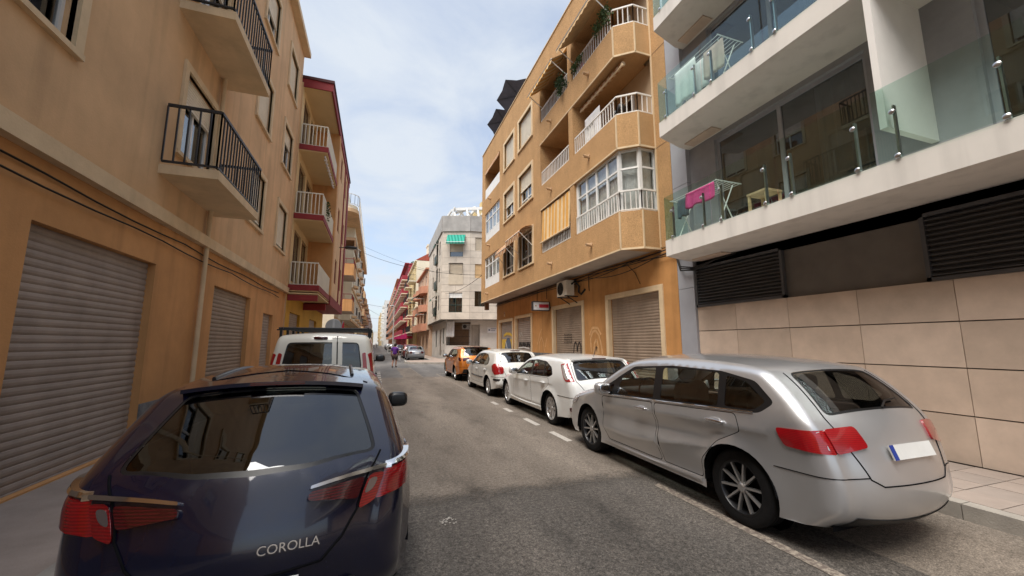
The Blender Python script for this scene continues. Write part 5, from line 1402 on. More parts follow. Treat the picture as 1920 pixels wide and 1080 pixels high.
# ============================================================ VEHICLES
paint('paint_silver', (0.56, 0.56, 0.57), 0.65, 0.30)
paint('paint_white', (0.76, 0.76, 0.74), 0.0, 0.4)
paint('paint_white_b', (0.72, 0.71, 0.67), 0.0, 0.4)
paint('paint_cream', (0.70, 0.68, 0.60), 0.0, 0.45)
paint('paint_orange', (0.66, 0.20, 0.02), 0.45, 0.35)
paint('paint_blue', (0.0035, 0.0045, 0.022), 0.15, 0.24)
paint('paint_red', (0.20, 0.015, 0.02), 0.3, 0.35)
paint('paint_grey', (0.30, 0.31, 0.32), 0.6, 0.35)
paint('paint_black', (0.012, 0.012, 0.014), 0.1, 0.35)
paint('paint_teal', (0.03, 0.13, 0.16), 0.3, 0.35)
paint('chrome', (0.75, 0.75, 0.76), 1.0, 0.12, 0.3)
def lens(name, ca, cb, freq=46.0):
    """moulded lamp lens: fine facets under a glossy skin"""
    m, nt, n, l, b = _nodes(name)
    t = n.new('ShaderNodeTexCoord'); w_ = n.new('ShaderNodeTexWave'); w_.wave_type = 'BANDS'; w_.bands_direction = 'Z'
    w_.inputs['Scale'].default_value = freq / 6.28; w_.inputs['Distortion'].default_value = 0.6
    l.new(t.outputs['Object'], w_.inputs['Vector'])
    v_ = n.new('ShaderNodeTexNoise'); v_.inputs['Scale'].default_value = 7; l.new(t.outputs['Object'], v_.inputs['Vector'])
    a_ = n.new('ShaderNodeMath'); a_.operation = 'MULTIPLY'; l.new(w_.outputs['Fac'], a_.inputs[0]); l.new(v_.outputs['Fac'], a_.inputs[1])
    r_ = n.new('ShaderNodeValToRGB'); r_.color_ramp.elements[0].position = .05; r_.color_ramp.elements[0].color = (*cb, 1)
    r_.color_ramp.elements[1].position = .5; r_.color_ramp.elements[1].color = (*ca, 1)
    l.new(a_.outputs[0], r_.inputs[0]); l.new(r_.outputs[0], b.inputs['Base Color'])
    b.inputs['Roughness'].default_value = 0.2; b.inputs['Coat Weight'].default_value = 1.0; b.inputs['Coat Roughness'].default_value = 0.02
    MATS[name] = m
lens('lens_red', (0.40, 0.008, 0.012), (0.25, 0.005, 0.008), 150)
lens('lens_deep', (0.30, 0.004, 0.007), (0.16, 0.003, 0.005), 150)
lens('lens_dark_red', (0.09, 0.005, 0.008), (0.04, 0.004, 0.005), 150)
paint('lens_clear', (0.50, 0.47, 0.46), 0.5, 0.16)
paint('lens_smoke', (0.24, 0.20, 0.20), 0.6, 0.2)
paint('alloy', (0.56, 0.555, 0.55), 0.85, 0.3, 0.5)
paint('alloy_dark', (0.02, 0.02, 0.022), 0.6, 0.4, 0.3)
pm('rubber', (0.016, 0.016, 0.017), 0.85, 0.25, 9.0, spec=0.2, dirt=0.3)
pm('liner', (0.008, 0.008, 0.009), 0.95, 0.1, 3.0, spec=0.05)
pm('seat_cloth', (0.035, 0.034, 0.036), 0.9, 0.2, 8.0)
pm('trim_black', (0.012, 0.012, 0.013), 0.32, 0.15, 5.0, spec=0.45)
pm('plate_white', (0.72, 0.72, 0.70), 0.45, 0.05, 4.0)
pm('plate_blue', (0.02, 0.05, 0.30), 0.45, 0.05, 4.0)
glass('car_glass', (0.78, 0.86, 0.82), 0.05)
glass('car_glass_dark', (0.16, 0.17, 0.175), 0.06)
glass('car_glass_black', (0.05, 0.055, 0.06), 0.05)

def pip(P, poly):
    """points inside polygon (vectorised)"""
    P = np.asarray(P, float); x, y = P[:, 0], P[:, 1]
    ins = np.zeros(len(P), bool); n = len(poly); j = n - 1
    for i in range(n):
        xi, yi = poly[i]; xj, yj = poly[j]
        if abs(yj - yi) > 1e-12:
            c = ((yi > y) != (yj > y)) & (x < (xj - xi) * (y - yi) / (yj - yi) + xi)
            ins ^= c
        j = i
    return ins

def seg_dist(P, A, B):
    """distance from points to polyline segments; returns min distance, index, parameter"""
    P = np.asarray(P, float)[:, None, :]; A = np.asarray(A, float)[None]; B = np.asarray(B, float)[None]
    d = B - A; L2 = (d ** 2).sum(-1) + 1e-12
    t = np.clip(((P - A) * d).sum(-1) / L2, 0, 1)
    D = np.sqrt((((A + d * t[..., None]) - P) ** 2).sum(-1))
    k = D.argmin(1); r = np.arange(len(k))
    return D[r, k], k, t[r, k]

def loop_dist(P, poly):
    q = np.asarray(poly, float); return seg_dist(P, q, np.roll(q, -1, 0))[0]

def dens(poly, step):
    out = []
    for a, b in zip(poly, poly[1:] + poly[:1]):
        a, b = np.array(a, float), np.array(b, float); k = max(1, int(np.linalg.norm(b - a) / step))
        out += [tuple(a + (b - a) * i / k) for i in range(k)]
    return out

def rnd(poly, r, k=5):
    """round the corners of a polygon"""
    out = []; n = len(poly)
    for i in range(n):
        p0, p, p1 = (np.array(poly[(i + d) % n], float) for d in (-1, 0, 1))
        a, b = p0 - p, p1 - p; la, lb = np.linalg.norm(a), np.linalg.norm(b)
        rr = min(r, la * .45, lb * .45)
        A, B = p + a / la * rr, p + b / lb * rr
        for t in np.linspace(0, 1, k):
            out.append(tuple((1 - t) ** 2 * A + 2 * t * (1 - t) * p + t * t * B))
    return out

def inset(poly, d):
    """move every edge of a polygon inwards by d"""
    q = [np.array(p, float) for p in poly]; n = len(q)
    area = sum(q[i][0] * q[(i + 1) % n][1] - q[(i + 1) % n][0] * q[i][1] for i in range(n))
    s = 1 if area > 0 else -1; out = []
    for i in range(n):
        e0, e1 = q[i] - q[i - 1], q[(i + 1) % n] - q[i]
        n0 = np.array((-e0[1], e0[0])) * s / (np.linalg.norm(e0) + 1e-9); n1 = np.array((-e1[1], e1[0])) * s / (np.linalg.norm(e1) + 1e-9)
        m = n0 + n1; L2 = max((m @ m), .3)
        out.append(tuple(q[i] + m * (2 * d / L2)))
    return out

def fill(outer, holes, pts, gap=.012):
    """constrained Delaunay fill of outer minus holes, with interior points"""
    loops = [outer] + holes
    V, Ed = [], []
    for L_ in loops:
        o = len(V); V += [tuple(p) for p in L_]; n = len(L_)
        Ed += [(o + i, o + (i + 1) % n) for i in range(n)]
    if len(pts):
        P = np.asarray(pts, float)
        k = pip(P, outer) & (loop_dist(P, outer) > gap)
        for h in holes: k &= ~pip(P, h) & (loop_dist(P, h) > gap)
        V += [tuple(p) for p in P[k]]
    r = delaunay_2d_cdt([Vector(p) for p in V], Ed, [], 0, 1e-6)
    vo = np.array([tuple(p) for p in r[0]]); fo = np.array([tuple(f) for f in r[2]])
    cen = vo[fo].mean(1)
    k = pip(cen, outer)
    for h in holes: k &= ~pip(cen, h)
    return vo, fo[k]

def crspline(ctrl, per=6):
    """centripetal-ish Catmull-Rom through control rows"""
    c = np.asarray(ctrl, float); c = np.vstack([2 * c[0] - c[1], c, 2 * c[-1] - c[-2]]); out = []
    for i in range(1, len(c) - 2):
        p0, p1, p2, p3 = c[i - 1:i + 3]
        d1, d0, d2 = np.linalg.norm((p2 - p1)[:2]), np.linalg.norm((p1 - p0)[:2]), np.linalg.norm((p3 - p2)[:2])
        m1 = (p2 - p0) / (d0 + d1 + 1e-9) * d1; m2 = (p3 - p1) / (d1 + d2 + 1e-9) * d1
        k = max(2, min(per, int(d1 / .035)))
        for t in np.arange(k) / k:
            out.append((2 * t ** 3 - 3 * t ** 2 + 1) * p1 + (t ** 3 - 2 * t ** 2 + t) * m1 + (-2 * t ** 3 + 3 * t ** 2) * p2 + (t ** 3 - t ** 2) * m2)
    out.append(c[-2]); return np.array(out)

class Shape:
    """body as a bevelled, tumbled-home, crowned extrusion of the side silhouette"""
    def __init__(s, sp):
        s.sp = sp; s.S = crspline(sp['sil'], sp.get('per', 6)); s.L, s.hw = sp['L'], sp['hw']
        d = np.gradient(s.S[:, :2], axis=0); d /= np.linalg.norm(d, axis=1)[:, None] + 1e-9
        s.N = np.stack([-d[:, 1], d[:, 0]], 1)
        s.cum = np.concatenate([[0], np.cumsum(np.linalg.norm(np.diff(s.S[:, :2], axis=0), axis=1))])
        s.bp = np.array(sp['belt'], float)
    def W(s, y, z):
        sp = s.sp; a, p = sp.get('plan', (.10, 3.2))
        u = np.clip(2 * y / s.L - 1, -1.05, 1.05)
        w = s.hw * (1 - a * np.abs(u) ** p)
        belt = np.interp(y, s.bp[:, 0], s.bp[:, 1])
        t = z - belt
        soft = np.sqrt((t + 0.0) ** 2 + .0016)
        up = (t + soft) / 2
        w = w - sp.get('tumble', .30) * up - sp.get('tumble2', .12) * up ** 2
        w = w - .045 * np.clip((belt - z) / .9, 0, 1.2) ** 2 + .0
        for (y0_, y1_, zc_, dep_, sg_) in sp.get('concave', []):
            w = w - dep_ * np.exp(-((z - zc_) / sg_) ** 2) * np.clip(np.minimum(y - y0_, y1_ - y) / .3, 0, 1)
        for (yy, zz, hgt, sg) in sp.get('crease', []):
            zc = np.interp(y, yy, zz); m = ((y > yy[0] - .25) & (y < yy[-1] + .25)); e = np.clip(np.minimum(y - yy[0] + .25, yy[-1] + .25 - y) / .25, 0, 1)
            dz = z - zc
            w = w + m * e * hgt * np.where(dz > 0, np.exp(-(dz / (sg * 1.6)) ** 2), np.exp(-np.abs(dz) / (sg * .6)) * 1.0)
        for ax in (sp['ra'], sp['fa']):
            r = np.hypot(y - ax, z - sp['wr']); w = w + sp.get('flare', .018) * np.exp(-((r - sp['wr'] - .055) / .05) ** 2)
        return w
    def side(s, P, off=0.0):
        P = np.asarray(P, float); y, z = P[:, 0], P[:, 1]
        d, k, t = seg_dist(P, s.S[:-1, :2], s.S[1:, :2])
        r = s.S[k, 2] * (1 - t) + s.S[k + 1, 2] * t
        q = np.clip(1 - d / r, 0, 1)
        return s.W(y, z) - r * (1 - np.sqrt(np.clip(1 - q * q, 0, 1))) + off
    def rearc(s, z):
        i = int(np.argmax(s.S[:, 1])); return float(np.interp(z, s.S[:i + 1, 1], s.cum[:i + 1]))
    def frontc(s, z):
        i = int(np.argmax(s.S[:, 1])); return float(np.interp(-z, -s.S[i:, 1], s.cum[i:]))
    def band(s, A, off=0.0):
        """(arc, u) -> xyz"""
        A = np.asarray(A, float); c, u = A[:, 0], A[:, 1]
        f = lambda col: np.interp(c, s.cum, col)
        y, z, r, cr_ = f(s.S[:, 0]), f(s.S[:, 1]), f(s.S[:, 2]), f(s.S[:, 3])
        ny, nz = f(s.N[:, 0]), f(s.N[:, 1])
        xe = s.W(y, z) - r
        b = cr_ * (1 - np.abs(u) ** 2.2) + off
        return np.stack([u * xe, y + ny * b, z + nz * b], 1)

def grid_pts(x0, x1, y0, y1, s, jit=0.0):
    gx, gy = np.meshgrid(np.arange(x0, x1, s), np.arange(y0, y1, s)); gx[1::2] += s / 2
    return np.stack([gx.ravel(), gy.ravel()], 1)

def mirror2(V):
    m = V.copy(); m[:, 0] *= -1; return m

def add_np(mb, V, F, flip=False):
    mb.add([tuple(map(float, v)) for v in V], [tuple(int(i) for i in (f[::-1] if flip else f)) for f in F])

WHEELS = {}
def wheel_meshes(r, w, style, dark):
    key = (r, w, style, dark)
    if key in WHEELS: return WHEELS[key]
    rr = r * .70
    t = MB().lathe([(rr, -w * .46), (r * .90, -w * .50), (r * .975, -w * .44), (r, -w * .34), (r, w * .34), (r * .975, w * .44), (r * .90, w * .50), (rr, w * .46)], (0, 0, 0), 'x', 40)
    for k in (-.18, .0, .18): t.lathe([(r + .002, w * k - .004), (r - .006, w * k), (r + .002, w * k + .004)], (0, 0, 0), 'x', 40)
    tyre = t.mesh('tyre', 'rubber', 50)
    b = MB().lathe([(rr * .97, w * .10), (rr * .6, w * .06), (.02, w * .06), (.02, w * .04), (rr * .97, w * .04)], (0, 0, 0), 'x', 28)
    hub = b.mesh('wheel', 'liner', 40)
    m = MB().lathe([(rr + .004, w * .36), (rr + .004, w * .47), (rr - .012, w * .475), (rr - .022, w * .40), (rr - .03, -w * .3)], (0, 0, 0), 'x', 40)
    n, double, wd = style
    barrel = m if not dark else MB().add(m.v, m.f)
    if dark: m = MB()
    for i in range(n):
        for sgn in ((-1, 1) if double else (0,)):
            a = 2 * math.pi * (i + .25) / n; da = .16 * sgn * (10 / n) * .5
            ca, cb = a + da * .35, a + da * 1.15
            r0, r1 = rr * .16, rr - .014
            for (u0, u1, h) in ((r0, (r0 + r1) / 2, 0), ((r0 + r1) / 2, r1, 1)):
                A, B = (ca, (ca + cb) / 2) if h == 0 else ((ca + cb) / 2, cb)
                n0, n1 = (w * .36, w * .41) if h == 0 else (w * .41, w * .44)
                wid = wd * (1.15 if h == 0 else 1)
                p, q = Vector((0, u0 * math.cos(A), u0 * math.sin(A))), Vector((0, u1 * math.cos(B), u1 * math.sin(B)))
                d = (q - p).normalized(); sd = Vector((0, -d.z, d.y)) * wid
                m.add([p + sd + Vector((n0, 0, 0)), p - sd + Vector((n0, 0, 0)), q - sd * 1.05 + Vector((n1, 0, 0)), q + sd * 1.05 + Vector((n1, 0, 0)),
                       p + sd * 1.4 + Vector((n0 - .03, 0, 0)), p - sd * 1.4 + Vector((n0 - .03, 0, 0)), q - sd * 1.5 + Vector((n1 - .03, 0, 0)), q + sd * 1.5 + Vector((n1 - .03, 0, 0))],
                      [(0, 1, 2, 3), (0, 4, 5, 1), (1, 5, 6, 2), (2, 6, 7, 3), (3, 7, 4, 0)])
    m.lathe([(0.0, w * .45), (rr * .13, w * .45), (rr * .18, w * .40), (rr * .19, w * .3)], (0, 0, 0), 'x', 20)
    rim = m.mesh('rim', 'alloy', 40)
    WHEELS[key] = (hub, tyre, rim, barrel.mesh('rim_barrel', 'alloy_dark', 40) if dark else None); return WHEELS[key]

def car(name, label, cat, loc, sp, group=None, yaw=0.0):
    t = thing(name, loc, label, cat, group, local=True, rz=yaw)
    sh = Shape(sp); S = sh.S; pt, step = sp['paint'], sp.get('step', .07)
    zb, wr, ra, fa, L_ = sp['zb'], sp['wr'], sp['ra'], sp['fa'], sp['L']
    arch = wr + sp.get('gap', .045)
    # --- side outline with wheel arches
    dy = math.sqrt(arch ** 2 - (zb - wr) ** 2); a0 = math.asin((zb - wr) / arch)
    bot = []
    for ax in (fa, ra):
        bot += [(ax + arch * math.cos(a), wr + arch * math.sin(a)) for a in np.linspace(a0, math.pi - a0, 22)]
    outer = [tuple(p) for p in S[:, :2]] + [p for p in dens([tuple(S[-1, :2])] + bot + [tuple(S[0, :2])], .09) if True]
    outer = [tuple(p) for p in S[:, :2]]
    chain = [tuple(S[-1, :2])] + bot + [tuple(S[0, :2])]
    for a, b in zip(chain, chain[1:]):
        a, b = np.array(a), np.array(b); k = max(1, int(np.linalg.norm(b - a) / .09))
        outer += [tuple(a + (b - a) * i / k) for i in range(0 if a is chain[0] else 0, k)]
    oo = [outer[0]]
    for p in outer[1:]:
        if math.dist(p, oo[-1]) > 1e-4: oo.append(p)
    if math.dist(oo[0], oo[-1]) < 1e-4: oo.pop()
    outer = oo
    ring = []
    THS = (.22, .42, .62, .82, 1.02, 1.24, 1.45)
    for th in THS:
        d = S[:, 2] * (1 - math.cos(th)); ring.append(S[:, :2] - sh.N * d[:, None])
    ring = np.vstack(ring)
    dd = seg_dist(ring, S[:-1, :2], S[1:, :2]); need = np.concatenate([S[:, 2] * (1 - math.cos(th)) for th in THS])
    ring = ring[dd[0] > need * .93]
    base = grid_pts(0, L_, .1, S[:, 1].max(), step)
    bd, bk_, bt_ = seg_dist(base, S[:-1, :2], S[1:, :2]); base = base[bd > S[bk_, 2] * .95]
    no = [p_ for p_ in [sp['dlo']] + sp.get('doors', [])]
    for p_ in no: base = base[loop_dist(base, p_) > .02]
    extra = []
    for (yy, zz, hgt, sg) in sp.get('crease', []):
        ys = np.arange(yy[0], yy[-1], step * .8); zc = np.interp(ys, yy, zz)
        for dz in (-.03, -.01, 0, .015, .04): extra.append(np.stack([ys, zc + dz], 1))
    ip = np.vstack([ring, base] + extra)
    # --- openings
    dlo = sp['dlo']; dl = dens(rnd(dlo, .05), .06)
    doors = [dens(rnd(p, .04), .08) for p in sp.get('doors', [])]
    V, F = fill(outer, [dl] + doors, ip, .0012)
    body = MB()
    X = sh.side(V)
    for sgn in (1, -1):
        add_np(body, np.stack([X * sgn, V[:, 0], V[:, 1]], 1), F, sgn < 0)
    # --- centre band (bumpers, hatch, roof, screen, bonnet)
    cum = sh.cum; nb = 15
    us = np.linspace(-1, 1, nb); us = np.sign(us) * np.abs(us) ** .8
    wsx = .75
    rect = [(c, -wsx) for c in cum] + [(cum[-1], u * wsx) for u in us[1:-1]] + [(c, wsx) for c in cum[::-1]] + [(cum[0], u * wsx) for u in us[::-1][1:-1]]
    bi = np.array([(c, u * wsx) for c in cum[1:-1] for u in us[1:-1]])
    holes = {}
    z0, z1, u0, u1 = sp['rear_window']
    poly = []
    for z, u in ((z0, -u0), (z1, -u1), (z1, u1), (z0, u0)) + (((sp['rw_mid'], .45 * u0), (sp['rw_mid'] - .012, 0), (sp['rw_mid'], -.45 * u0)) if 'rw_mid' in sp else ()): poly.append((sh.rearc(z), u * wsx))
    holes['rear_window'] = dens(rnd(poly, .07), .06)
    z0, z1, u0, u1 = sp['windscreen']; poly = []
    for z, u in ((z1, -u1), (z0, -u0), (z0, u0), (z1, u1)): poly.append((sh.frontc(z), u * wsx))
    holes['windscreen'] = dens(rnd(poly, .07), .06)
    V, F = fill(rect, list(holes.values()), bi, .008)
    P = sh.band(np.stack([V[:, 0], V[:, 1] / wsx], 1)); add_np(body, P, F)
    bo = body.build('body', pt, t, 38)
    # glazing
    for nm in ('rear_window', 'windscreen'):
        h = holes[nm]; inn = inset(h, .022)
        m = MB(); V, F = fill(h, [inn], [], .01); add_np(m, sh.band(np.stack([V[:, 0], V[:, 1] / wsx], 1), -.003), F)
        V, F = fill(inn, [], bi, .01); g = MB(); add_np(g, sh.band(np.stack([V[:, 0], V[:, 1] / wsx], 1), -.006), F)
        go = g.build(nm, sp.get('glass_r' if nm == 'rear_window' else 'glass', 'car_glass'), t, 60)
        m.build('window_seal', 'trim_black', go, 60)
    panes = [dens(rnd(p, .035), .06) for p in sp['panes']]
    for sgn in (1, -1):
        V, F = fill(dl, panes, ip, .01); m = MB(); add_np(m, np.stack([sh.side(V, -.003) * sgn, V[:, 0], V[:, 1]], 1), F, sgn < 0); m.build('window_trim', 'trim_black', t, 60)
        for k, p in enumerate(panes):
            V, F = fill(p, [], ip, .01); m = MB(); add_np(m, np.stack([sh.side(V, -.007) * sgn, V[:, 0], V[:, 1]], 1), F, sgn < 0)
            m.build('side_window', sp.get('glass' if k == 0 else 'glass_s', 'car_glass'), t, 60)
        for k, p in enumerate(doors):
            q = dens(inset(sp['doors'][k], .007), .08); q = dens(rnd(inset(sp['doors'][k], .007), .04), .08)
            V, F = fill(q, [], ip); m = MB(); add_np(m, np.stack([sh.side(V) * sgn, V[:, 0], V[:, 1]], 1), F, sgn < 0)
            do = m.build('door', pt, t, 50)
            hy, hz = sp['handles'][k]; hx = float(sh.side([(hy, hz)])[0]) * sgn
            hm = MB().ell((hx + sgn * .028, hy, hz), (.014, .105, .017), .5, 12, 6); hm.ell((hx + sgn * .012, hy + .085, hz), (.02, .016, .014), .7, 8, 5); hm.ell((hx + sgn * .012, hy - .085, hz), (.02, .016, .014), .7, 8, 5)
            hm.build('handle', sp.get('handle_mat', pt), do, 50)
            cup = MB().ell((hx - sgn * .002, hy, hz), (.006, .075, .032), .8, 12, 6); cup.build('handle_recess', sp.get('cup_mat', pt), do, 50)
    # dark inner lining and floor, seats
    inn = [(y, min(z, float(np.interp(y, sh.bp[:, 0], sh.bp[:, 1])) - .03)) for y, z in S[:, :2]]
    li = MB(); ys = np.linspace(.12, L_ - .12, 26)
    zt = np.array([np.interp(y, S[:, 0][np.argsort(S[:, 0])], S[:, 1][np.argsort(S[:, 0])]) for y in ys])
    top = np.minimum(zt - .10, np.interp(ys, sh.bp[:, 0], sh.bp[:, 1]) - .05)
    top = np.maximum(top, zb + .15)
    for sgn in (1, -1):
        rows = []
        for y, tp in zip(ys, top):
            zz = np.linspace(zb + .03, tp, 5); xx = np.minimum(sh.side(np.stack([np.full(5, y), zz], 1), -.05), sh.hw - .22 if min(abs(y - ra), abs(y - fa)) < arch + .05 else 9)
            rows.append(np.stack([np.maximum(xx, .2) * sgn, np.full(5, y), zz], 1))
        for i in range(len(rows) - 1):
            for j in range(4): li.add([tuple(rows[i][j]), tuple(rows[i + 1][j]), tuple(rows[i + 1][j + 1]), tuple(rows[i][j + 1])], [(0, 1, 2, 3)])
    for i in range(len(ys) - 1): li.add([(-sh.hw + .25, ys[i], zb + .03), (sh.hw - .25, ys[i], zb + .03), (sh.hw - .25, ys[i + 1], zb + .03), (-sh.hw + .25, ys[i + 1], zb + .03)], [(0, 1, 2, 3)])
    for y in (ys[0], ys[-1]): li.add([(-sh.hw + .2, y, zb), (sh.hw - .2, y, zb), (sh.hw - .2, y, zb + .35), (-sh.hw + .2, y, zb + .35)], [(0, 1, 2, 3)])
    li.build('lining', 'liner', t)
    cab = sp['dlo']; yr = min(p[0] for p in cab); yf = max(p[0] for p in cab); bz = float(np.interp((yr + yf) / 2, sh.bp[:, 0], sh.bp[:, 1]))
    it = MB()
    for x in (-.37, .37):
        it.ell((x, yf - 1.35, bz - .10), (.24, .09, .34), .5, 10, 8); it.ell((x, yf - 1.30, bz + .32), (.13, .05, .10), .6, 10, 6); it.ell((x, yf - 1.05, bz - .42), (.25, .26, .09), .5, 10, 6)
    it.build('front_seat', 'seat_cloth', t, 50)
    it = MB().ell((0, yr + .55, bz - .12), (.62, .10, .34), .4, 12, 8)
    for x in (-.38, .38): it.ell((x, yr + .52, bz + .27), (.12, .045, .08), .6, 10, 6)
    it.build('rear_seat', 'seat_cloth', t, 50)
    it = MB().ell((0, yf - .22, bz - .10), (.68, .26, .13), .4, 12, 8); it.lathe([(.17, -.012), (.185, 0), (.17, .012), (.155, 0), (.17, -.012)], (-.37, yf - .55, bz + .02), 'y', 20); it.build('dashboard', 'seat_cloth', t, 50)
    # wheel wells
    ww = MB()
    for ax in (ra, fa):
        for sgn in (1, -1):
            for i in range(14):
                a, b = math.pi * i / 14 - .1, math.pi * (i + 1) / 14 - .1
                x0, x1 = sgn * (sh.hw - .30), sgn * (sh.hw - .035)
                ww.add([(x0, ax + arch * math.cos(a), wr + arch * math.sin(a)), (x1, ax + arch * math.cos(a), wr + arch * math.sin(a)), (x1, ax + arch * math.cos(b), wr + arch * math.sin(b)), (x0, ax + arch * math.cos(b), wr + arch * math.sin(b))], [(0, 1, 2, 3)])
            ww.add([(sgn * (sh.hw - .30), ax + arch * math.cos(a), wr + arch * math.sin(a)) for a in np.linspace(0, 2 * math.pi, 17)[:-1]], [tuple(range(16))])
    ww.build('wheel_well', 'liner', t)
    hub, tyre, rim, barrel = wheel_meshes(wr, sp.get('tw', .21), sp.get('spokes', (10, False, .016)), sp.get('dark_rim', False))
    for ax in (ra, fa):
        for sgn in (1, -1):
            wo_ = put('wheel', hub, t); wo_.location = (sgn * (float(sh.W(np.array([ax]), np.array([wr]))[0]) - sp.get('tw', .21) * .5 - .012), ax, wr)
            wo_.rotation_euler = (R(random.uniform(0, 60)), 0, 0 if sgn > 0 else math.pi)
            put('tyre', tyre, wo_); put('rim', rim, wo_)
            if barrel: put('rim_barrel', barrel, wo_)
    # mirrors
    my, mz_ = sp['mirror']
    for sgn in (1, -1):
        mx_ = float(sh.side([(my, mz_ - .05)])[0])
        m = MB().ell((sgn * (mx_ + .13), my, mz_), (.115, .075, .085), .62, 16, 10)
        mo_ = m.build('mirror', sp.get('mirror_mat', pt), t, 55)
        MB().bar((sgn * (mx_ - .03), my + .02, mz_ - .06), (sgn * (mx_ + .08), my + .02, mz_ - .055), .05, .035).build('mirror_arm', 'trim_black', mo_)
        MB().ell((sgn * (mx_ + .13), my - .066, mz_), (.095, .012, .066), .5, 14, 6).build('mirror_glass', 'chrome' if not sp.get('mirror_dark') else 'trim_black', mo_, 55)
    # lights and trim laid over the skin
    imax = int(np.argmax(S[:, 1]))
    for li_, (nm, kind, poly, mat_) in enumerate(sp.get('lights', [])):
        lo_ = sp.get('lamp_off', .011) + .003 * li_
        for sgn in (1, -1):
            m = MB()
            if kind == 'side':
                q = dens(rnd(poly, .03), .03)
                if max(p[0] for p in poly) < L_ / 2: q = [(max(a_, float(np.interp(b_, S[:imax + 1, 1], S[:imax + 1, 0])) + .0015), b_) for a_, b_ in q]
                q = [p for i_, p in enumerate(q) if math.dist(p, q[i_ - 1]) > .004]
                V, F = fill(q, [], grid_pts(0, L_ , .1, 2.2, .03) if step < .1 else [], .008)
                P = np.stack([(sh.side(V, lo_)) * sgn, V[:, 0], V[:, 1]], 1); n_ = len(q)
                P0 = np.stack([(sh.side(np.array(q), -.01)) * sgn, np.array(q)[:, 0], np.array(q)[:, 1]], 1); P1 = np.stack([(sh.side(np.array(q), lo_)) * sgn, np.array(q)[:, 0], np.array(q)[:, 1]], 1)
            else:
                arc = sh.rearc if kind == 'rear' else sh.frontc
                q = dens(rnd([(arc(z), u * wsx) for z, u in poly], .03), .04); V, F = fill(q, [], grid_pts(0, cum[-1], -wsx, wsx, .05), .008)
                bb = lambda A, o_: sh.band(np.stack([A[:, 0], A[:, 1] / wsx], 1), o_) * np.array([sgn, 1, 1])
                P = bb(V, lo_); P0 = bb(np.array(q), -.01); P1 = bb(np.array(q), lo_)
            add_np(m, P, F, sgn < 0)
            n_ = len(q); m.add([tuple(p) for p in P0] + [tuple(p) for p in P1], [(i, (i + 1) % n_, n_ + (i + 1) % n_, n_ + i) for i in range(n_)])
            m.build(nm, mat_, t, 45)
            if kind != 'side' and sp.get('one_piece', False) and min(abs(u) for _, u in poly) < .05: break
    for (nm, pts, r_, mat_) in sp.get('strips', []):
        for sgn in (1, -1):
            q = np.array(dens(pts, .08)[:-1 if False else None], float); q = crspline([(*p, 0, 0) for p in pts], 8)[:, :2]
            xs = sh.side(q, .002) * sgn
            MB().tube([(float(x), float(y), float(z)) for x, (y, z) in zip(xs, q)], r_, 6).build(nm, mat_, t, 60)
    for (nm, kind, ctr, pts, r_, mat_) in sp.get('bandstrips', []):
        arc = sh.rearc if kind == 'rear' else sh.frontc
        A = np.array([(arc(z), u) for z, u in pts]); A = np.vstack([A[i_] + (A[i_ + 1] - A[i_]) * np.linspace(0, 1, 12)[:, None] for i_ in range(len(A) - 1)])
        P = sh.band(A, .002); MB().tube([tuple(map(float, p)) for p in P], r_, 6).build(nm, mat_, t, 60)
    if step < .1 and sp.get('seams', True):
        zw0, zw1, uw0, uw1 = sp['rear_window']; zs = sp.get('bump_z', .60)
        hz = [(zw1 + .005, uw1 + .07), (zw0, uw0 + .035), ((zw0 + zs) / 2, min(uw0, .86)), (zs + .02, .76), (zs - .03, .62), (zs - .03, 0)]
        for sgn in (1, -1):
            A = np.array([(sh.rearc(z), sgn * u) for z, u in hz]); A = np.vstack([A[i_] + (A[i_ + 1] - A[i_]) * np.linspace(0, 1, 12)[:, None] for i_ in range(len(A) - 1)])
            MB().tube([tuple(map(float, p)) for p in sh.band(A, .0)], .0055, 5).build('hatch_seam', 'liner', t, 60)
            A = np.array([(sh.rearc(zs + .03), sgn * u) for u in np.linspace(.76, .999, 10)]); P = sh.band(A, .0)
            ys_ = np.linspace(P[-1][1] + .01, ra - arch * .95, 14); xs_ = sh.side(np.stack([ys_, np.full(14, zs + .03)], 1)) * sgn
            MB().tube([tuple(map(float, p)) for p in P] + [(float(a_), float(b_), zs + .03) for a_, b_ in zip(xs_, ys_)], .005, 5).build('bumper_seam', 'liner', t, 60)
        A = np.array([(sh.rearc(zw0 + .005), .02), (sh.rearc(zw0 + .05), .2), (sh.rearc(zw0 + .07), .5)]); P = sh.band(np.vstack([A[i_] + (A[i_ + 1] - A[i_]) * np.linspace(0, 1, 6)[:, None] for i_ in range(2)]), .018)
        MB().tube([tuple(map(float, p)) for p in P], .008, 5).build('rear_wiper', 'trim_black', t, 60)
        A = np.array([(c_, u_) for c_ in np.linspace(cum[1], sh.rearc(zb + .14), 4) for u_ in np.linspace(-.92, .92, 15)]); P = sh.band(A, .005); m_ = MB()
        m_.add([tuple(map(float, p)) for p in P], [(i_ * 15 + j_, i_ * 15 + j_ + 1, (i_ + 1) * 15 + j_ + 1, (i_ + 1) * 15 + j_) for i_ in range(3) for j_ in range(14)]); m_.build('bumper_valance', 'trim_black', t, 60)
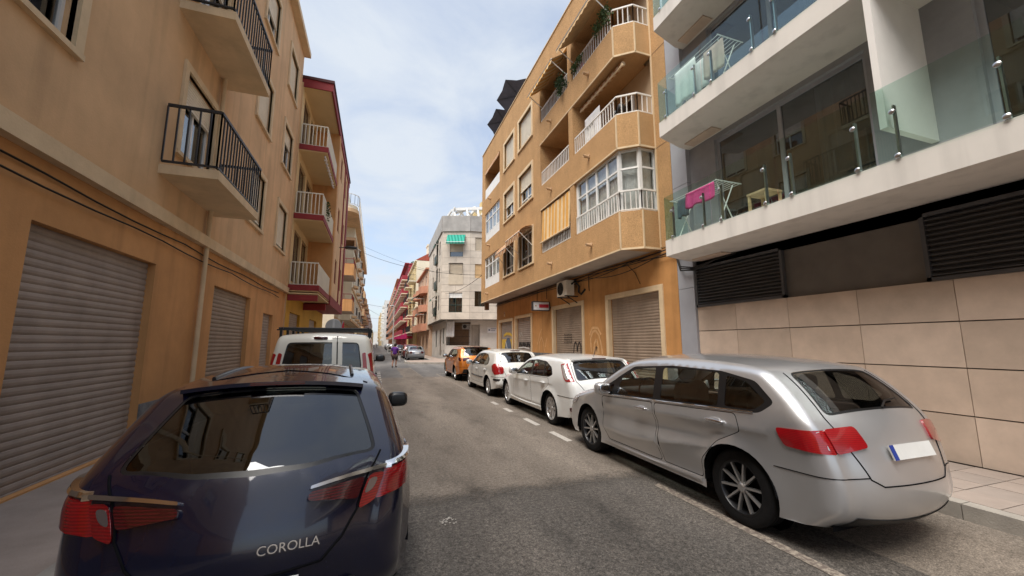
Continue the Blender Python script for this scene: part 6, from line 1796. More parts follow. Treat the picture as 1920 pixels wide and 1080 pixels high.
    # rear plate
    if 'plate' in sp:
        zc = sp['plate']; p = sh.band([(sh.rearc(zc), 0)], .012)[0]; n = sh.band([(sh.rearc(zc + .05), 0)])[0] - sh.band([(sh.rearc(zc - .05), 0)])[0]
        ang = math.atan2(n[1], n[2]); Mx = Matrix.Translation(tuple(map(float, p))) @ Matrix.Rotation(-ang, 4, 'X')
        o = put('license_plate', MB().box(-.26, .26, -.006, .006, -.055, .055).mesh('license_plate', 'plate_white'), t); o.matrix_local = Mx
        put('plate_band', MB().box(-.26, -.215, -.010, -.006, -.055, .055).mesh('plate_band', 'plate_blue'), o)
        for i in range(7):
            put('plate_character', MB().box(-.17 + i * .058, -.135 + i * .058, -.0085, -.006, -.033, .033).mesh('plate_character', 'trim_black'), o) if sp.get('plate_chars') else None
    if sp.get('antenna'):
        y, z = sp['antenna']; MB().tube([(0, y, z), (0, y - .12, z + .22)], .006, 5).build('antenna', 'trim_black', t)
    return t, sh

def squash(sp, k, z0=.92):
    """lower everything above the waist by a factor"""
    f = lambda z: z if z < z0 else z0 + (z - z0) * k
    d = dict(sp)
    d['sil'] = [(a, f(b), c, e) for a, b, c, e in sp['sil']]
    for key in ('dlo',): d[key] = [(a, f(b)) for a, b in sp[key]]
    for key in ('panes', 'doors'): d[key] = [[(a, f(b)) for a, b in p] for p in sp[key]]
    d['belt'] = [(a, f(b)) for a, b in sp['belt']]
    for key in ('rear_window', 'windscreen'): q = sp[key]; d[key] = (f(q[0]), f(q[1]), q[2], q[3])
    d['lights'] = [(n_, kd, [((a, f(b)) if kd == 'side' else (f(a), b)) for a, b in pl], mt) for n_, kd, pl, mt in sp['lights']]
    d['strips'] = [(n_, [(a, f(b)) for a, b in pl], r_, mt) for n_, pl, r_, mt in sp.get('strips', [])]
    d['mirror'] = (sp['mirror'][0], f(sp['mirror'][1]))
    if 'antenna' in sp: d['antenna'] = (sp['antenna'][0], f(sp['antenna'][1]))
    return d

SIL_MPV = [(.16, .24, .08, .04), (.02, .36, .12, .10), (.0, .55, .15, .13), (.05, .80, .14, .12), (.12, .98, .12, .10), (.30, 1.22, .10, .07), (.50, 1.40, .09, .05), (.62, 1.455, .08, .04), (1.0, 1.50, .09, .045), (1.7, 1.52, .09, .05), (2.3, 1.49, .09, .05), (2.6, 1.425, .09, .06), (3.0, 1.22, .10, .08), (3.38, 1.00, .12, .09), (3.62, .93, .13, .08), (4.0, .85, .16, .08), (4.2, .76, .16, .12), (4.31, .60, .14, .15), (4.34, .42, .12, .14), (4.28, .25, .10, .10), (4.20, .20, .08, .06)]
mpv = dict(L=4.36, hw=.895, sil=SIL_MPV, zb=.22, wr=.335, ra=.82, fa=3.52, paint='paint_silver', tw=.215, spokes=(10, False, .008), dark_rim=True, plan=(.13, 3.4), tumble=.28,
           belt=[(0, 1.04), (.6, 1.03), (2.0, .975), (3.3, .915), (4.4, .80)], gap=.05,
           crease=[([.5, 1.4, 2.2, 3.0], [.88, .86, .82, .78], .020, .05), ([.9, 1.5, 2.0, 2.5, 3.0], [.66, .57, .49, .43, .45], .030, .07)], concave=[(.9, 3.2, .70, .030, .11), (.9, 3.2, .33, .034, .10)],
           dlo=[(3.20, .925), (2.86, 1.13), (2.42, 1.375), (1.7, 1.425), (1.0, 1.41), (.62, 1.34), (.42, 1.16), (.55, 1.05), (1.9, .99)],
           panes=[[(2.72, .965), (2.62, 1.225), (2.36, 1.345), (1.98, 1.385), (1.93, 1.01)], [(1.80, 1.02), (1.84, 1.39), (1.3, 1.40), (1.02, 1.385), (.98, 1.055)], [(.90, 1.065), (.93, 1.37), (.70, 1.32), (.50, 1.16), (.60, 1.075)], [(3.08, .955), (2.80, 1.115), (2.80, .965)]],
           doors=[[(3.07, .90), (1.93, .962), (1.90, .62), (1.86, .30), (2.98, .30), (3.06, .50)], [(1.90, .962), (.78, 1.02), (.72, .86), (.98, .72), (1.20, .50), (1.24, .30), (1.83, .30), (1.87, .62)]],
           handles=[(2.13, .86), (.99, .91)], handle_mat='chrome', cup_mat='paint_silver', mirror=(2.86, 1.03), mirror_mat='paint_silver',
           rear_window=(1.06, 1.40, .86, .80), windscreen=(1.02, 1.40, .92, .88), glass='car_glass', glass_s='car_glass', glass_r='car_glass_dark',
           lights=[('headlight', 'side', [(4.10, .80), (3.86, .80), (3.98, .68), (4.20, .64)], 'lens_clear'), ('tail_light', 'side', [(.0, .98), (.40, .96), (.34, .82), (.0, .80)], 'lens_red'), ('tail_light', 'rear', [(.98, 1.03), (.97, .66), (.83, .64), (.80, 1.03)], 'lens_red')],
           strips=[('belt_strip', [(3.18, .922), (2.5, .955), (1.9, .985), (1.2, 1.022), (.6, 1.052)], .010, 'chrome'), ('sill_strip', [(3.05, .275), (2.2, .265), (1.25, .275)], .022, 'paint_silver')], plate=.78)
car('parked_car', 'silver compact people carrier with ten-spoke wheels parked nearest the glass balconies', 'car', (4.085, 2.16, 0), squash(mpv, .95), 'cars parked along the ochre building')

SIL_HATCH = [(.14, .26, .08, .04), (.02, .36, .12, .10), (.0, .55, .15, .13), (.03, .74, .14, .12), (.10, .90, .12, .10), (.26, 1.10, .10, .08), (.44, 1.30, .08, .05), (.52, 1.385, .07, .04), (.80, 1.425, .09, .045), (1.5, 1.455, .10, .05), (2.1, 1.44, .10, .05), (2.45, 1.36, .10, .06), (2.95, 1.10, .11, .08), (3.25, .97, .12, .09), (3.5, .91, .14, .09), (4.1, .80, .18, .09), (4.4, .68, .18, .13), (4.52, .50, .15, .16), (4.53, .36, .12, .14), (4.46, .22, .08, .08)]
foc = dict(L=4.55, hw=.915, sil=SIL_HATCH, zb=.22, wr=.325, ra=.95, fa=3.84, paint='paint_white', tw=.215, spokes=(9, True, .014), plan=(.12, 3.2), tumble=.30, belt=[(0, .98), (.8, .97), (2.0, .93), (3.1, .89), (4.6, .75)], flare=.030, gap=.05,
           crease=[([.8, 2.0, 3.2], [.83, .80, .76], .010, .04), ([1.4, 2.2, 3.2], [.36, .35, .36], .012, .04)],
           dlo=[(3.05, .905), (2.72, 1.11), (2.30, 1.315), (1.75, 1.36), (1.25, 1.33), (.92, 1.20), (.80, 1.03), (.95, .97), (1.8, .945)],
           panes=[[(2.93, .93), (2.66, 1.10), (2.26, 1.285), (2.02, 1.315), (1.95, .965)], [(1.85, .97), (1.92, 1.325), (1.70, 1.333), (1.32, 1.305), (1.26, .985)], [(1.19, .99), (1.24, 1.295), (.96, 1.18), (.85, 1.035), (.96, .995)]],
           doors=[[(3.18, .87), (2.0, .925), (1.95, .62), (1.92, .33), (3.12, .33), (3.17, .5)], [(1.97, .925), (.98, .95), (.93, .82), (1.12, .70), (1.36, .50), (1.40, .33), (1.89, .33), (1.92, .62)]],
           handles=[(2.22, .80), (1.22, .83)], handle_mat='paint_white', mirror=(2.82, 1.0), mirror_mat='paint_white',
           rear_window=(.93, 1.345, .94, .86), windscreen=(.98, 1.36, .92, .88), glass='car_glass', glass_s='car_glass', glass_r='car_glass_dark',
           lights=[('tail_light', 'side', [(.57, 1.29), (.44, 1.33), (.14, .97), (.12, .93), (.25, .93), (.34, 1.0)], 'lens_red'), ('tail_lens', 'side', [(.53, 1.30), (.48, 1.30), (.26, 1.02), (.22, .97), (.30, .97), (.38, 1.05)], 'lens_clear') , ('rear_reflector', 'rear', [(.46, .99), (.46, .70), (.38, .70), (.38, .99)], 'lens_dark_red'), ('rear_reflector', 'side', [(.02, .46), (.14, .455), (.14, .385), (.03, .38)], 'lens_dark_red')],
           strips=[('sill_strip', [(3.4, .30), (2.3, .285), (1.42, .30)], .02, 'paint_white')], plate=.62, antenna=(.62, 1.46))
foc['lights'][1] = ('tail_lens', 'side', [(.535, 1.275), (.46, 1.295), (.20, 1.0), (.20, .965), (.25, .96), (.35, 1.03)], 'lens_clear')
fc, fsh = car('parked_car', 'clean white five door hatchback with multi-spoke alloys and tall tail lights', 'car', (4.35, 6.78, 0), squash(foc, .86), 'cars parked along the ochre building')
# spoiler, badge, bumper line on the white hatchback
def rear_extras(t, sh, mats, z_spoil, txt=None, badge=True):
    P = sh.band([(sh.rearc(z_spoil), u) for u in np.linspace(-.9, .9, 13)], .0)
    m = MB()
    for a, b in zip(P, P[1:]):
        v = []
        for p in (a, b): v += [(p[0], p[1] + .14, p[2] + .055), (p[0], p[1] - .045, p[2] + .035), (p[0], p[1] - .045, p[2] + .010), (p[0], p[1] + .08, p[2] - .006)]
        m.add([tuple(map(float, q)) for q in v], [(0, 1, 5, 4), (1, 2, 6, 5), (2, 3, 7, 6), (0, 4, 7, 3)])
    for p, s_ in ((P[0], 1), (P[-1], -1)): m.add([(float(p[0]), float(p[1] + .14), float(p[2] + .055)), (float(p[0]), float(p[1] - .045), float(p[2] + .035)), (float(p[0]), float(p[1] - .045), float(p[2] + .01)), (float(p[0]), float(p[1] + .08), float(p[2] - .006))], [(0, 1, 2, 3)])
    m.build('spoiler', mats[0], t, 40)
    q = sh.band([(sh.rearc(z_spoil + .0), 0)])[0]
    MB().box(-.16, .16, float(q[1]) - .055, float(q[1]) - .044, float(q[2]) + .012, float(q[2]) + .03).build('brake_light', 'lens_dark_red', t)
def skin_text(t, sh, txt, size, z, u, mat_, name='badge'):
    p = sh.band([(sh.rearc(z), u)], .004)[0]; a = sh.band([(sh.rearc(z + .03), u)])[0] - sh.band([(sh.rearc(z - .03), u)])[0]; b = sh.band([(sh.rearc(z), u + .05)])[0] - sh.band([(sh.rearc(z), u - .05)])[0]
    X_, Y_ = Vector(b).normalized(), Vector(a).normalized(); Z_ = X_.cross(Y_).normalized(); Y_ = Z_.cross(X_)
    M = Matrix((X_, Y_, Z_)).transposed().to_4x4(); M.translation = Vector(p)
    return lettering(txt, size, .003, M, mat_, t, name)
def oval_badge(t, sh, z, u, a, b, mat_):
    c = sh.rearc(z); P = sh.band([(c + b * math.sin(k * .393), u + a * math.cos(k * .393)) for k in range(16)], .010); Q = sh.band([(c + b * 1.15 * math.sin(k * .393), u + a * 1.1 * math.cos(k * .393)) for k in range(16)], -.004)
    m = MB().add([tuple(map(float, p)) for p in P] + [tuple(map(float, p)) for p in Q], [tuple(range(16))] + [(i, (i + 1) % 16, 16 + (i + 1) % 16, 16 + i) for i in range(16)])
    return m.build('badge', mat_, t, 40)
rear_extras(fc, fsh, ('paint_white',), .92 + .44 * .86)
oval_badge(fc, fsh, .80, .0, .16, .04, 'plate_blue')
skin_text(fc, fsh, 'FOCUS', .075, .655, -.62, 'chrome')

SIL_SUPER = [(.12, .30, .08, .04), (.0, .40, .12, .10), (.0, .55, .16, .14), (.04, .76, .16, .13), (.09, .92, .14, .11), (.22, 1.12, .12, .09), (.36, 1.34, .09, .06), (.46, 1.405, .08, .045), (.85, 1.445, .09, .05), (1.5, 1.465, .10, .05), (2.0, 1.45, .10, .05), (2.35, 1.37, .10, .06), (2.8, 1.14, .11, .08), (3.1, 1.00, .12, .09), (3.35, .93, .14, .09), (3.8, .83, .18, .09), (4.05, .72, .18, .13), (4.18, .52, .15, .16), (4.20, .38, .12, .14), (4.12, .24, .08, .08)]
clio = dict(L=4.22, hw=.86, sil=SIL_SUPER, zb=.24, wr=.31, ra=.80, fa=3.52, paint='paint_white_b', tw=.20, spokes=(8, False, .022), plan=(.15, 3.0), tumble=.30, belt=[(0, .98), (.8, .97), (2.0, .93), (2.9, .90), (4.3, .78)], flare=.024,
            dlo=[(2.95, .92), (2.55, 1.15), (2.15, 1.335), (1.5, 1.375), (1.0, 1.335), (.72, 1.18), (.70, 1.02), (.85, .975), (1.7, .955)],
            panes=[[(2.82, .945), (2.50, 1.13), (2.12, 1.305), (1.88, 1.325), (1.82, .975)], [(1.74, .98), (1.80, 1.335), (1.46, 1.345), (1.04, 1.305), (.80, 1.17), (.78, 1.04), (.9, 1.0)]],
            doors=[[(3.0, .88), (1.87, .935), (1.82, .62), (1.80, .35), (2.86, .35), (2.96, .5)], [(1.84, .935), (.88, .96), (.82, .82), (1.0, .68), (1.24, .50), (1.28, .35), (1.77, .35), (1.79, .62)]],
            handles=[(2.05, .80), (1.05, .82)], handle_mat='paint_white_b', mirror=(2.72, 1.0), mirror_mat='paint_white_b', rear_window=(1.02, 1.37, .96, .84), windscreen=(1.0, 1.37, .92, .88), glass='car_glass', glass_s='car_glass_dark', glass_r='car_glass_dark',
            lights=[('tail_light', 'side', [(.0, 1.02), (.24, 1.05), (.38, .97), (.34, .80), (.16, .70), (.0, .72)], 'lens_red'), ('tail_light', 'rear', [(1.02, 1.03), (1.0, .90), (.86, .85), (.74, .90), (.72, 1.03)], 'lens_red'), ('bumper_strip', 'rear', [(.58, .99), (.58, .55), (.52, .55), (.52, .99)], 'trim_black'), ('bumper_strip', 'side', [(.01, .58), (.26, .58), (.26, .52), (.01, .52)], 'trim_black')],
            strips=[('rubbing_strip', [(2.85, .56), (2.2, .545), (1.3, .55)], .022, 'trim_black')], plate=.80, antenna=(.60, 1.48))
cc, csh = car('parked_car', 'off-white supermini with round red tail lights and black rubbing strip', 'car', (4.255, 11.72, 0), squash(clio, .94), 'cars parked along the ochre building')
q = csh.band([(csh.rearc(1.372), 0)])[0]
MB().ell((0, float(q[1]) - .01, float(q[2]) + .005), (.17, .025, .018), .5).build('brake_light', 'lens_dark_red', cc, 50)

SIL_SUV = [(.14, .34, .08, .04), (.02, .46, .12, .08), (.0, .62, .14, .10), (.02, .82, .13, .10), (.08, 1.00, .12, .09), (.20, 1.20, .09, .06), (.32, 1.40, .08, .04), (.42, 1.455, .08, .04), (.9, 1.49, .09, .045), (1.6, 1.50, .10, .05), (2.1, 1.47, .10, .05), (2.45, 1.38, .10, .06), (2.85, 1.18, .11, .08), (3.15, 1.05, .12, .08), (3.35, 1.00, .12, .08), (3.85, .93, .15, .08), (4.08, .80, .15, .10), (4.15, .58, .13, .12), (4.13, .40, .10, .1), (4.05, .28, .08, .06)]
suv = dict(L=4.18, hw=.89, sil=SIL_SUV, zb=.28, wr=.335, ra=.90, fa=3.40, paint='paint_orange', tw=.21, spokes=(5, True, .02), plan=(.11, 3.4), tumble=.28, belt=[(0, 1.04), (1, 1.02), (2.9, .96), (4.2, .88)], flare=.03,
           dlo=[(2.98, .985), (2.62, 1.18), (2.25, 1.375), (1.6, 1.405), (.9, 1.385), (.55, 1.24), (.60, 1.06), (1.6, 1.015)],
           panes=[[(2.84, 1.005), (2.56, 1.17), (2.22, 1.345), (1.92, 1.365), (1.88, 1.03)], [(1.80, 1.035), (1.84, 1.37), (1.1, 1.365), (1.05, 1.055)], [(.98, 1.06), (1.02, 1.36), (.88, 1.345), (.64, 1.22), (.68, 1.08)]],
           doors=[[(3.02, .95), (1.93, .99), (1.90, .65), (1.88, .38), (2.92, .38), (3.0, .5)], [(1.90, .99), (.92, 1.02), (.86, .88), (1.1, .70), (1.32, .50), (1.34, .38), (1.85, .38), (1.87, .65)]], handles=[(2.1, .88), (1.08, .91)],
           mirror=(2.75, 1.07), mirror_mat='trim_black', rear_window=(1.08, 1.42, .92, .84), windscreen=(1.06, 1.40, .9, .86), glass='car_glass', glass_s='car_glass', glass_r='car_glass_dark', step=.09,
           lights=[('tail_light', 'side', [(.06, 1.03), (.36, 1.05), (.32, .96), (.06, .88)], 'lens_dark_red'), ('tail_light', 'rear', [(1.02, .99), (1.02, .55), (.94, .58), (.88, .99)], 'lens_dark_red'), ('lower_bumper', 'rear', [(.54, .99), (.54, .0), (.38, .0), (.38, .99)], 'trim_black')], plate=.78, antenna=(.6, 1.52))
oc, osh = car('parked_car', 'metallic orange crossover with dark roof aerial parked at the end of the row', 'car', (4.30, 17.25, 0), suv, 'cars parked along the ochre building')
rear_extras(oc, osh, ('trim_black',), 1.43)

SIL_BLUE = [(.16, .26, .08, .04), (.02, .36, .14, .10), (.0, .52, .18, .14), (.02, .68, .18, .15), (.07, .82, .16, .14), (.12, .93, .12, .12), (.28, 1.06, .10, .09), (.62, 1.28, .09, .06), (.74, 1.345, .08, .05), (1.0, 1.385, .09, .05), (1.6, 1.415, .10, .055), (2.1, 1.40, .10, .055), (2.4, 1.34, .10, .06), (2.9, 1.10, .11, .08), (3.2, .97, .12, .09), (3.45, .91, .14, .09), (3.95, .80, .18, .09), (4.2, .68, .18, .13), (4.34, .50, .15, .16), (4.36, .36, .12, .14), (4.28, .22, .08, .08)]
blu = dict(L=4.37, hw=.895, sil=SIL_BLUE, zb=.22, wr=.325, ra=.78, fa=3.42, paint='paint_blue', tw=.22, spokes=(5, True, .02), plan=(.15, 3.0), tumble=.43, belt=[(0, .95), (.7, .96), (2.0, .92), (3.1, .88), (4.4, .74)], flare=.05, step=.055, per=9, seams=False, lamp_off=.017,
           dlo=[(3.0, .90), (2.66, 1.10), (2.25, 1.295), (1.6, 1.34), (1.15, 1.30), (.80, 1.17), (.72, 1.06), (.95, .985), (1.8, .945)],
           panes=[[(2.88, .925), (2.60, 1.09), (2.22, 1.265), (1.95, 1.29), (1.9, .965)], [(1.80, .97), (1.85, 1.30), (1.55, 1.31), (1.25, 1.285), (1.2, 1.0)], [(1.12, 1.005), (1.16, 1.275), (.86, 1.16), (.80, 1.07), (.96, 1.02)]],
           doors=[[(3.1, .865), (1.95, .92), (1.9, .62), (1.88, .33), (2.96, .33), (3.06, .5)], [(1.92, .92), (1.0, .955), (.92, .82), (1.06, .68), (1.24, .50), (1.28, .33), (1.85, .33), (1.87, .62)]], handles=[(2.15, .79), (1.15, .83)], handle_mat='paint_blue', mirror=(2.62, .99), mirror_mat='trim_black', mirror_dark=True,
           rear_window=(.995, 1.315, .93, .84), rw_mid=.925, windscreen=(.97, 1.34, .92, .88), glass='car_glass', glass_s='car_glass_dark', glass_r='car_glass_black',
           lights=[('tail_light', 'side', [(.0, .905), (.36, .955), (.48, .95), (.38, .87), (.2, .81), (.0, .775)], 'lens_deep'),
                   ('tail_light', 'rear', [(.905, 1.03), (.893, .90), (.735, .885), (.775, 1.03)], 'lens_deep'),
                   ('reverse_lens', 'rear', [(.882, .99), (.874, .912), (.80, .91), (.825, .98)], 'lens_smoke'),
                   ('hatch_light', 'rear', [(.885, .872), (.838, .45), (.80, .45), (.785, .862)], 'lens_dark_red'),
                   ('light_brow', 'rear', [(.937, 1.03), (.914, .88), (.865, .45), (.853, .45), (.900, .88), (.920, 1.03)], 'chrome'),
                   ('light_brow', 'side', [(.0, .937), (.36, .982), (.52, .964), (.52, .954), (.36, .967), (.0, .920)], 'chrome'),
                   ('diffuser', 'rear', [(.44, .90), (.44, .0), (.28, .0), (.28, .9)], 'trim_black')], plate=.49,
           bandstrips=[('hatch_seam', 'rear', 0, [(1.0, .965), (.90, .885), (.74, .874), (.64, .78), (.56, .62), (.545, 0)], .006, 'liner'), ('hatch_seam', 'rear', 0, [(1.0, -.965), (.90, -.885), (.74, -.874), (.64, -.78), (.56, -.62), (.545, 0)], .006, 'liner'), ('roof_seam', 'rear', 0, [(1.36, -.97), (1.385, -.5), (1.395, 0), (1.385, .5), (1.36, .97)], .004, 'liner')])
bc, bsh = car('parked_car', 'glossy dark blue hatchback with long slanted tail lights at the left kerb', 'car', (-.575, 2.45, 0), blu, None, R(3.2))
rear_extras(bc, bsh, ('paint_blue',), 1.325)
skin_text(bc, bsh, 'COROLLA', .060, .645, .36, 'chrome')
for s_ in (-1, 1):
    pts = bsh.band([(c, s_ * .80) for c in np.linspace(bsh.rearc(1.385), bsh.frontc(1.36), 14)], .004)
    MB().tube([tuple(map(float, p)) for p in pts], .014, 6).build('roof_moulding', 'trim_black', bc, 60)

SIL_VAN = [(.06, .34, .06, .03), (.0, .48, .08, .04), (.0, .9, .08, .035), (.01, 1.2, .08, .035), (.03, 1.5, .08, .035), (.07, 1.70, .08, .04), (.13, 1.785, .08, .04), (.4, 1.815, .09, .045), (1.4, 1.83, .09, .05), (2.3, 1.80, .09, .05), (2.6, 1.72, .10, .06), (3.1, 1.35, .11, .08), (3.35, 1.15, .12, .09), (3.6, 1.05, .13, .09), (4.0, .92, .16, .10), (4.18, .76, .16, .13), (4.22, .5, .13, .13), (4.15, .3, .08, .08)]
van = dict(L=4.25, hw=.885, sil=SIL_VAN, zb=.28, wr=.32, ra=.85, fa=3.42, paint='paint_cream', tw=.20, spokes=(6, False, .03), plan=(.06, 6), seams=False, tumble=.10, tumble2=.10, belt=[(0, 1.12), (4.3, 1.0)], step=.09,
           dlo=[(3.25, 1.10), (2.95, 1.42), (2.62, 1.62), (1.95, 1.64), (1.9, 1.13)], panes=[[(3.10, 1.13), (2.9, 1.39), (2.6, 1.58), (2.0, 1.60), (1.96, 1.16)]],
           doors=[[(3.1, 1.06), (1.9, 1.10), (1.88, .6), (1.88, .38), (2.94, .38), (3.05, .55)]], handles=[(2.05, .98)], handle_mat='trim_black', mirror=(2.95, 1.29), mirror_mat='trim_black', mirror_dark=True,
           rear_window=(1.20, 1.67, .87, .85), windscreen=(1.18, 1.72, .92, .88), glass='car_glass', glass_s='car_glass', glass_r='car_glass_black',
           lights=[('tail_light', 'side', [(.03, 1.48), (.13, 1.50), (.15, 1.25), (.14, .95), (.02, .93)], 'lens_red'), ('tail_light', 'rear', [(1.50, .995), (1.48, .905), (.94, .90), (.93, .995)], 'lens_red'), ('reverse_lens', 'rear', [(1.22, .985), (1.22, .915), (1.06, .912), (1.06, .985)], 'lens_clear'),
                   ('lower_bumper', 'rear', [(.58, .99), (.58, .0), (.38, .0), (.38, .99)], 'trim_black')],
           bandstrips=[('door_split', 'rear', 0, [(1.76, .32), (.60, .32)], .011, 'liner')], plate=.70)
vc, vsh = car('parked_van', 'cream white panel van with black roof rack and twin rear doors', 'van', (-.875, 7.72, 0), van)
# door pillar over the rear glazing, brake lamp, roof rack
A = sh_pts = vsh.band([(vsh.rearc(z), .32) for z in np.linspace(1.15, 1.74, 10)], .004)
m = MB()
for a, b in zip(A, A[1:]): m.bar(tuple(map(float, a)), tuple(map(float, b)), .17, .03, up=(1, 0, 0))
m = MB()
for a, b in zip(A, A[1:]): m.add([(float(a[0]) - .085, float(a[1]), float(a[2])), (float(a[0]) + .085, float(a[1]), float(a[2])), (float(b[0]) + .085, float(b[1]), float(b[2])), (float(b[0]) - .085, float(b[1]), float(b[2]))], [(0, 1, 2, 3)])
m.build('door_pillar', 'paint_cream', vc)
MB().tube([(float(p[0]), float(p[1]) - .004, float(p[2])) for p in A], .007, 5).build('door_seam', 'liner', vc)
q = vsh.band([(vsh.rearc(1.735), .0)])[0]
MB().ell((-.06, float(q[1]) - .01, float(q[2])), (.115, .02, .026), .5).build('brake_light', 'lens_dark_red', vc, 50)
m = MB()
for x in (-.72, .72): m.tube([(x, .25, 1.93), (x, 2.6, 1.93)], .02, 8)
for y in (.3, .85, 1.4, 1.95, 2.5):
    m.tube([(-.78, y, 1.93), (.78, y, 1.93)], .018, 8)
    for x in (-.74, .74): m.bar((x, y, 1.72), (x, y, 1.93), .04)
m.bar((-.8, .26, 1.90), (.8, .26, 1.90), .03, .02); m.build('roof_rack', 'black_plastic', vc)

# --- far cars
SIL_SAL = [(.12, .28, .08, .04), (.0, .42, .12, .08), (.0, .66, .13, .09), (.06, .90, .12, .07), (.45, .96, .12, .06), (.62, .98, .10, .06), (1.0, 1.20, .09, .06), (1.25, 1.34, .09, .05), (1.8, 1.39, .10, .05), (2.3, 1.37, .10, .05), (2.6, 1.28, .10, .06), (3.2, .95, .12, .08), (3.45, .90, .14, .08), (4.2, .78, .18, .09), (4.42, .62, .16, .12), (4.48, .45, .13, .13), (4.40, .24, .08, .08)]
sal = dict(L=4.5, hw=.87, sil=SIL_SAL, zb=.22, wr=.315, ra=.95, fa=3.62, paint='paint_grey', tw=.2, spokes=(7, False, .03), plan=(.10, 3.2), tumble=.32, belt=[(0, .88), (4.5, .80)], step=.12, per=4,
           dlo=[(3.05, .90), (2.5, 1.25), (1.9, 1.30), (1.3, 1.26), (.85, .98), (1.8, .92)], panes=[[(2.92, .925), (2.46, 1.215), (2.05, 1.25), (2.02, .945)], [(1.94, .95), (1.96, 1.25), (1.36, 1.225), (1.0, 1.0)]],
           doors=[[(3.05, .86), (2.0, .88), (1.98, .33), (2.98, .33)], [(1.97, .88), (1.1, .90), (1.3, .33), (1.95, .33)]], handles=[(2.2, .78), (1.2, .8)], mirror=(2.8, .97), rear_window=(1.02, 1.31, .92, .84), windscreen=(.98, 1.33, .9, .86), glass='car_glass', glass_s='car_glass_dark', glass_r='car_glass',
           lights=[('tail_light', 'rear', [(.88, .99), (.88, .62), (.70, .66), (.68, .99)], 'lens_dark_red'), ('tail_light', 'side', [(.02, .86), (.28, .88), (.2, .70), (.02, .68)], 'lens_dark_red')], plate=.72, plate_chars=False)
car('parked_car', 'silver saloon parked round the corner before the salmon house', 'car', (3.75, 39.6, 0), sal)
rd = dict(mpv); rd.update(paint='paint_red', step=.12, spokes=(5, False, .03), per=4, crease=[])
car('parked_car', 'dark red people carrier parked ahead of the silver saloon', 'car', (3.72, 45.2, 0), rd)
far = dict(sal); far.update(step=.2, paint='paint_black')
farc = [('paint_black', 'black', foc, 60.0), ('paint_black', 'black', suv, 84.0), ('paint_teal', 'teal', foc, 90.0), ('paint_grey', 'grey', sal, 96.5), ('paint_white', 'white', suv, 103.0), ('paint_blue', 'dark blue', foc, 110), ('paint_grey', 'grey', suv, 117), ('paint_teal', 'teal', sal, 124)]
where = ['just before the magenta canopy', 'just beyond the magenta canopy', 'second beyond the canopy', 'third beyond the canopy', 'fourth beyond the canopy', 'fifth beyond the canopy', 'sixth beyond the canopy', 'farthest beyond the canopy']
for k, (pt_, cn_, sp_, y) in enumerate(farc):
    d = dict(sp_); d.update(paint=pt_, step=.2, per=3, crease=[], spokes=(5, False, .04), lights=[], strips=[], bandstrips=[])
    if k == 0: d['handle_mat'] = 'paint_black'; 
    d['mirror_mat'] = pt_; d['handle_mat'] = pt_
    car('parked_car', 'small distant %s parked car, %s' % (cn_, where[k]), 'car', (3.3 - .008 * y * 0, y, 0), d, 'distant parked cars')

# ============================================================ PERSON CROSSING
pm('skin', (0.42, 0.22, 0.15), 0.6, 0.1, 6.0)
pm('purple_shirt', (0.13, 0.035, 0.25), 0.9, 0.15, 6.0)
pm('brown_shorts', (0.085, 0.06, 0.05), 0.9, 0.15, 6.0)
pm('shoe', (0.02, 0.018, 0.018), 0.6, 0.1, 6.0)
pm('hair', (0.03, 0.02, 0.016), 0.7, 0.2, 20.0)
pm('bag_white', (0.72, 0.72, 0.70), 0.5, 0.1, 6.0)

def skinned(name, chains, mat_, parent, sub=1):
    """connected joints with radii, grown by a Skin modifier and applied"""
    V, E, Rr, idx = [], [], [], {}
    for ch in chains:
        prev = None
        for p, r in ch:
            k = tuple(round(c, 4) for c in p)
            if k not in idx: idx[k] = len(V); V.append(p); Rr.append(r)
            if prev is not None: E.append((prev, idx[k]))
            prev = idx[k]
    me = bpy.data.meshes.new(name); me.from_pydata(V, E, [])
    o = bpy.data.objects.new(name, me); C.objects.link(o)
    md = o.modifiers.new('skin', 'SKIN'); md.use_smooth_shade = True
    sk = me.skin_vertices[0].data if me.skin_vertices else None
    if sk is None:
        bm = bmesh.new(); bm.from_mesh(me); bm.verts.layers.skin.verify(); bm.to_mesh(me); bm.free(); sk = me.skin_vertices[0].data
    for i, r in enumerate(Rr):
        sk[i].radius = (r, r) if not isinstance(r, tuple) else r
        sk[i].use_root = (i == 0)
    ss = o.modifiers.new('sub', 'SUBSURF'); ss.levels = sub; ss.render_levels = sub
    dg = bpy.context.evaluated_depsgraph_get(); dg.update()
    m2 = bpy.data.meshes.new_from_object(o.evaluated_get(dg))
    bpy.data.objects.remove(o)
    m2.name = name; m2.materials.clear(); m2.materials.append(MATS[mat_])
    for p in m2.polygons: p.use_smooth = True
    return put(name, m2, parent)

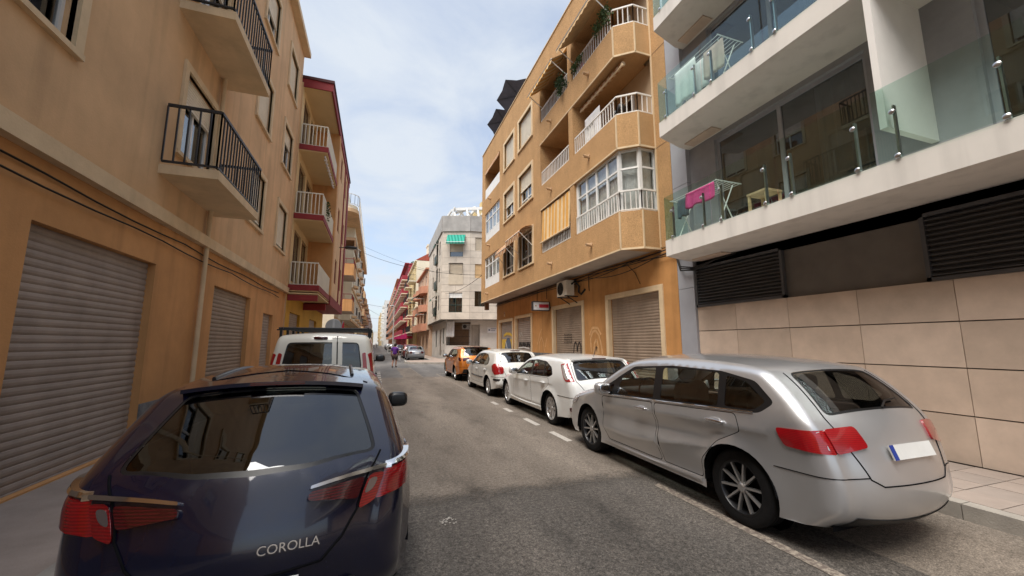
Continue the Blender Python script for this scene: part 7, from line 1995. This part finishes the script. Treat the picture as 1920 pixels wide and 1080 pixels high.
ps = thing('person', (1.27, 29.1, 0.005), 'person in purple shirt, brown shorts and dark shoes carrying white bag', 'person', local=True, rz=R(-12))
pel = (0, 0, .86)
bodych = [[(pel, .13), ((0, .02, 1.02), .12), ((0, .05, 1.20), .14), ((0, .09, 1.34), .11), ((.0, .13, 1.42), .052), ((0, .165, 1.49), .085), ((0, .175, 1.57), .08)],
          [(pel, .13), ((.095, .03, .82), .088), ((.10, .09, .47), .058), ((.10, .02, .26), .052), ((.10, -.01, .09), .036), ((.10, .05, .045), .036), ((.105, .14, .03), .03)],
          [(pel, .13), ((-.095, .0, .82), .088), ((-.10, .02, .47), .058), ((-.11, -.10, .27), .052), ((-.11, -.17, .10), .036), ((-.11, -.12, .045), .036), ((-.115, -.03, .03), .03)],
          [((0, .09, 1.34), .11), ((.17, .08, 1.33), .062), ((.235, .05, 1.10), .045), ((.25, .12, .89), .034), ((.25, .15, .80), .03)],
          [((0, .09, 1.34), .11), ((-.17, .08, 1.33), .062), ((-.24, .06, 1.10), .045), ((-.25, .10, .88), .034), ((-.25, .12, .79), .03)]]
bdy = skinned('body', bodych, 'skin', ps, 2)
hd = MB()
for sx in (-1, 1):
    for f in range(4): hd.tube([(sx * .25 + (f - 1.5) * .016, .145, .80), (sx * .25 + (f - 1.5) * .017, .16, .755), (sx * .25 + (f - 1.5) * .016, .15, .72)], .008, 5)
    hd.tube([(sx * .225, .155, .81), (sx * .21, .175, .77)], .009, 5)
hd.build('fingers', 'skin', ps, 60)
fc_ = MB().ell((0, .262, 1.51), (.012, .022, .02), .9, 8, 6)
for sx in (-1, 1): fc_.ell((sx * .085, .165, 1.52), (.012, .02, .03), .9, 8, 6)
fc_.build('face_features', 'skin', ps, 60)
MB().ell((0, .145, 1.575), (.098, .105, .085), .95, 14, 10).ell((0, .10, 1.53), (.088, .06, .09), .95, 12, 8).build('hair', 'hair', ps, 60)
skinned('shirt', [[((0, .0, .84), .165), ((0, .02, 1.02), .155), ((0, .05, 1.20), .168), ((0, .085, 1.33), .125), ((0, .11, 1.385), .075)],
                  [((0, .085, 1.33), .125), ((.175, .08, 1.325), .082), ((.235, .055, 1.12), .072)], [((0, .085, 1.33), .125), ((-.175, .08, 1.325), .082), ((-.24, .065, 1.12), .072)]], 'purple_shirt', ps, 2)
skinned('shorts', [[((0, 0, .86), .15), ((.10, .03, .78), .118), ((.105, .075, .50), .10)], [((0, 0, .86), .15), ((-.10, .0, .78), .118), ((-.105, .02, .50), .10)]], 'brown_shorts', ps, 2)
sm_ = MB()
for sx, y in ((1, .06), (-1, -.11)): sm_.ell((sx * .108, y, .042), (.052, .135, .042), .7, 12, 8)
sm_.build('shoes', 'shoe', ps, 60)
bg_ = thing('carrier_bag', (1.55, 29.2, .45), 'small white carrier bag held by the person crossing', 'bag')
m = MB()
n = 12
for j, (rx, ry, z) in enumerate(((.02, .02, .80), (.06, .03, .72), (.11, .05, .62), (.125, .06, .52), (.10, .05, .44), (.03, .02, .42))):
    for i in range(n):
        a = 2 * math.pi * i / n; m.v.append((1.545 + rx * math.cos(a) * (1 + .1 * math.sin(3 * a)), 29.19 + ry * math.sin(a), z))
m.f = [(j * n + i, j * n + (i + 1) % n, (j + 1) * n + (i + 1) % n, (j + 1) * n + i) for j in range(5) for i in range(n)]
m.build('bag_body', 'bag_white', bg_, 60)
# two tiny walkers far off
for k, (x, y, c_, lab) in enumerate(((-.3, 150, 'linen', 'tiny distant walker in pale top'), (.25, 158, 'linen_dark', 'tiny distant walker in dark top'))):
    t = thing('person', (x, y, 0), lab + ' far down the street', 'person', 'distant walkers', local=True)
    skinned('body', [[((0, 0, .88), .13), ((0, 0, 1.15), .14), ((0, .02, 1.38), .11), ((0, .03, 1.50), .05), ((0, .04, 1.60), .09), ((0, .04, 1.68), .08)], [((0, 0, .88), .13), ((.1, .1, .45), .065), ((.1, .12, .06), .05), ((.1, .24, .03), .03)], [((0, 0, .88), .13), ((-.1, -.05, .45), .065), ((-.1, -.2, .06), .05), ((-.1, -.08, .03), .03)],
                     [((0, .02, 1.38), .11), ((.2, 0, 1.33), .06), ((.25, .05, .85), .035)], [((0, .02, 1.38), .11), ((-.2, 0, 1.33), .06), ((-.25, .05, .85), .035)]], c_, t, 1)
bpy.context.view_layer.update()
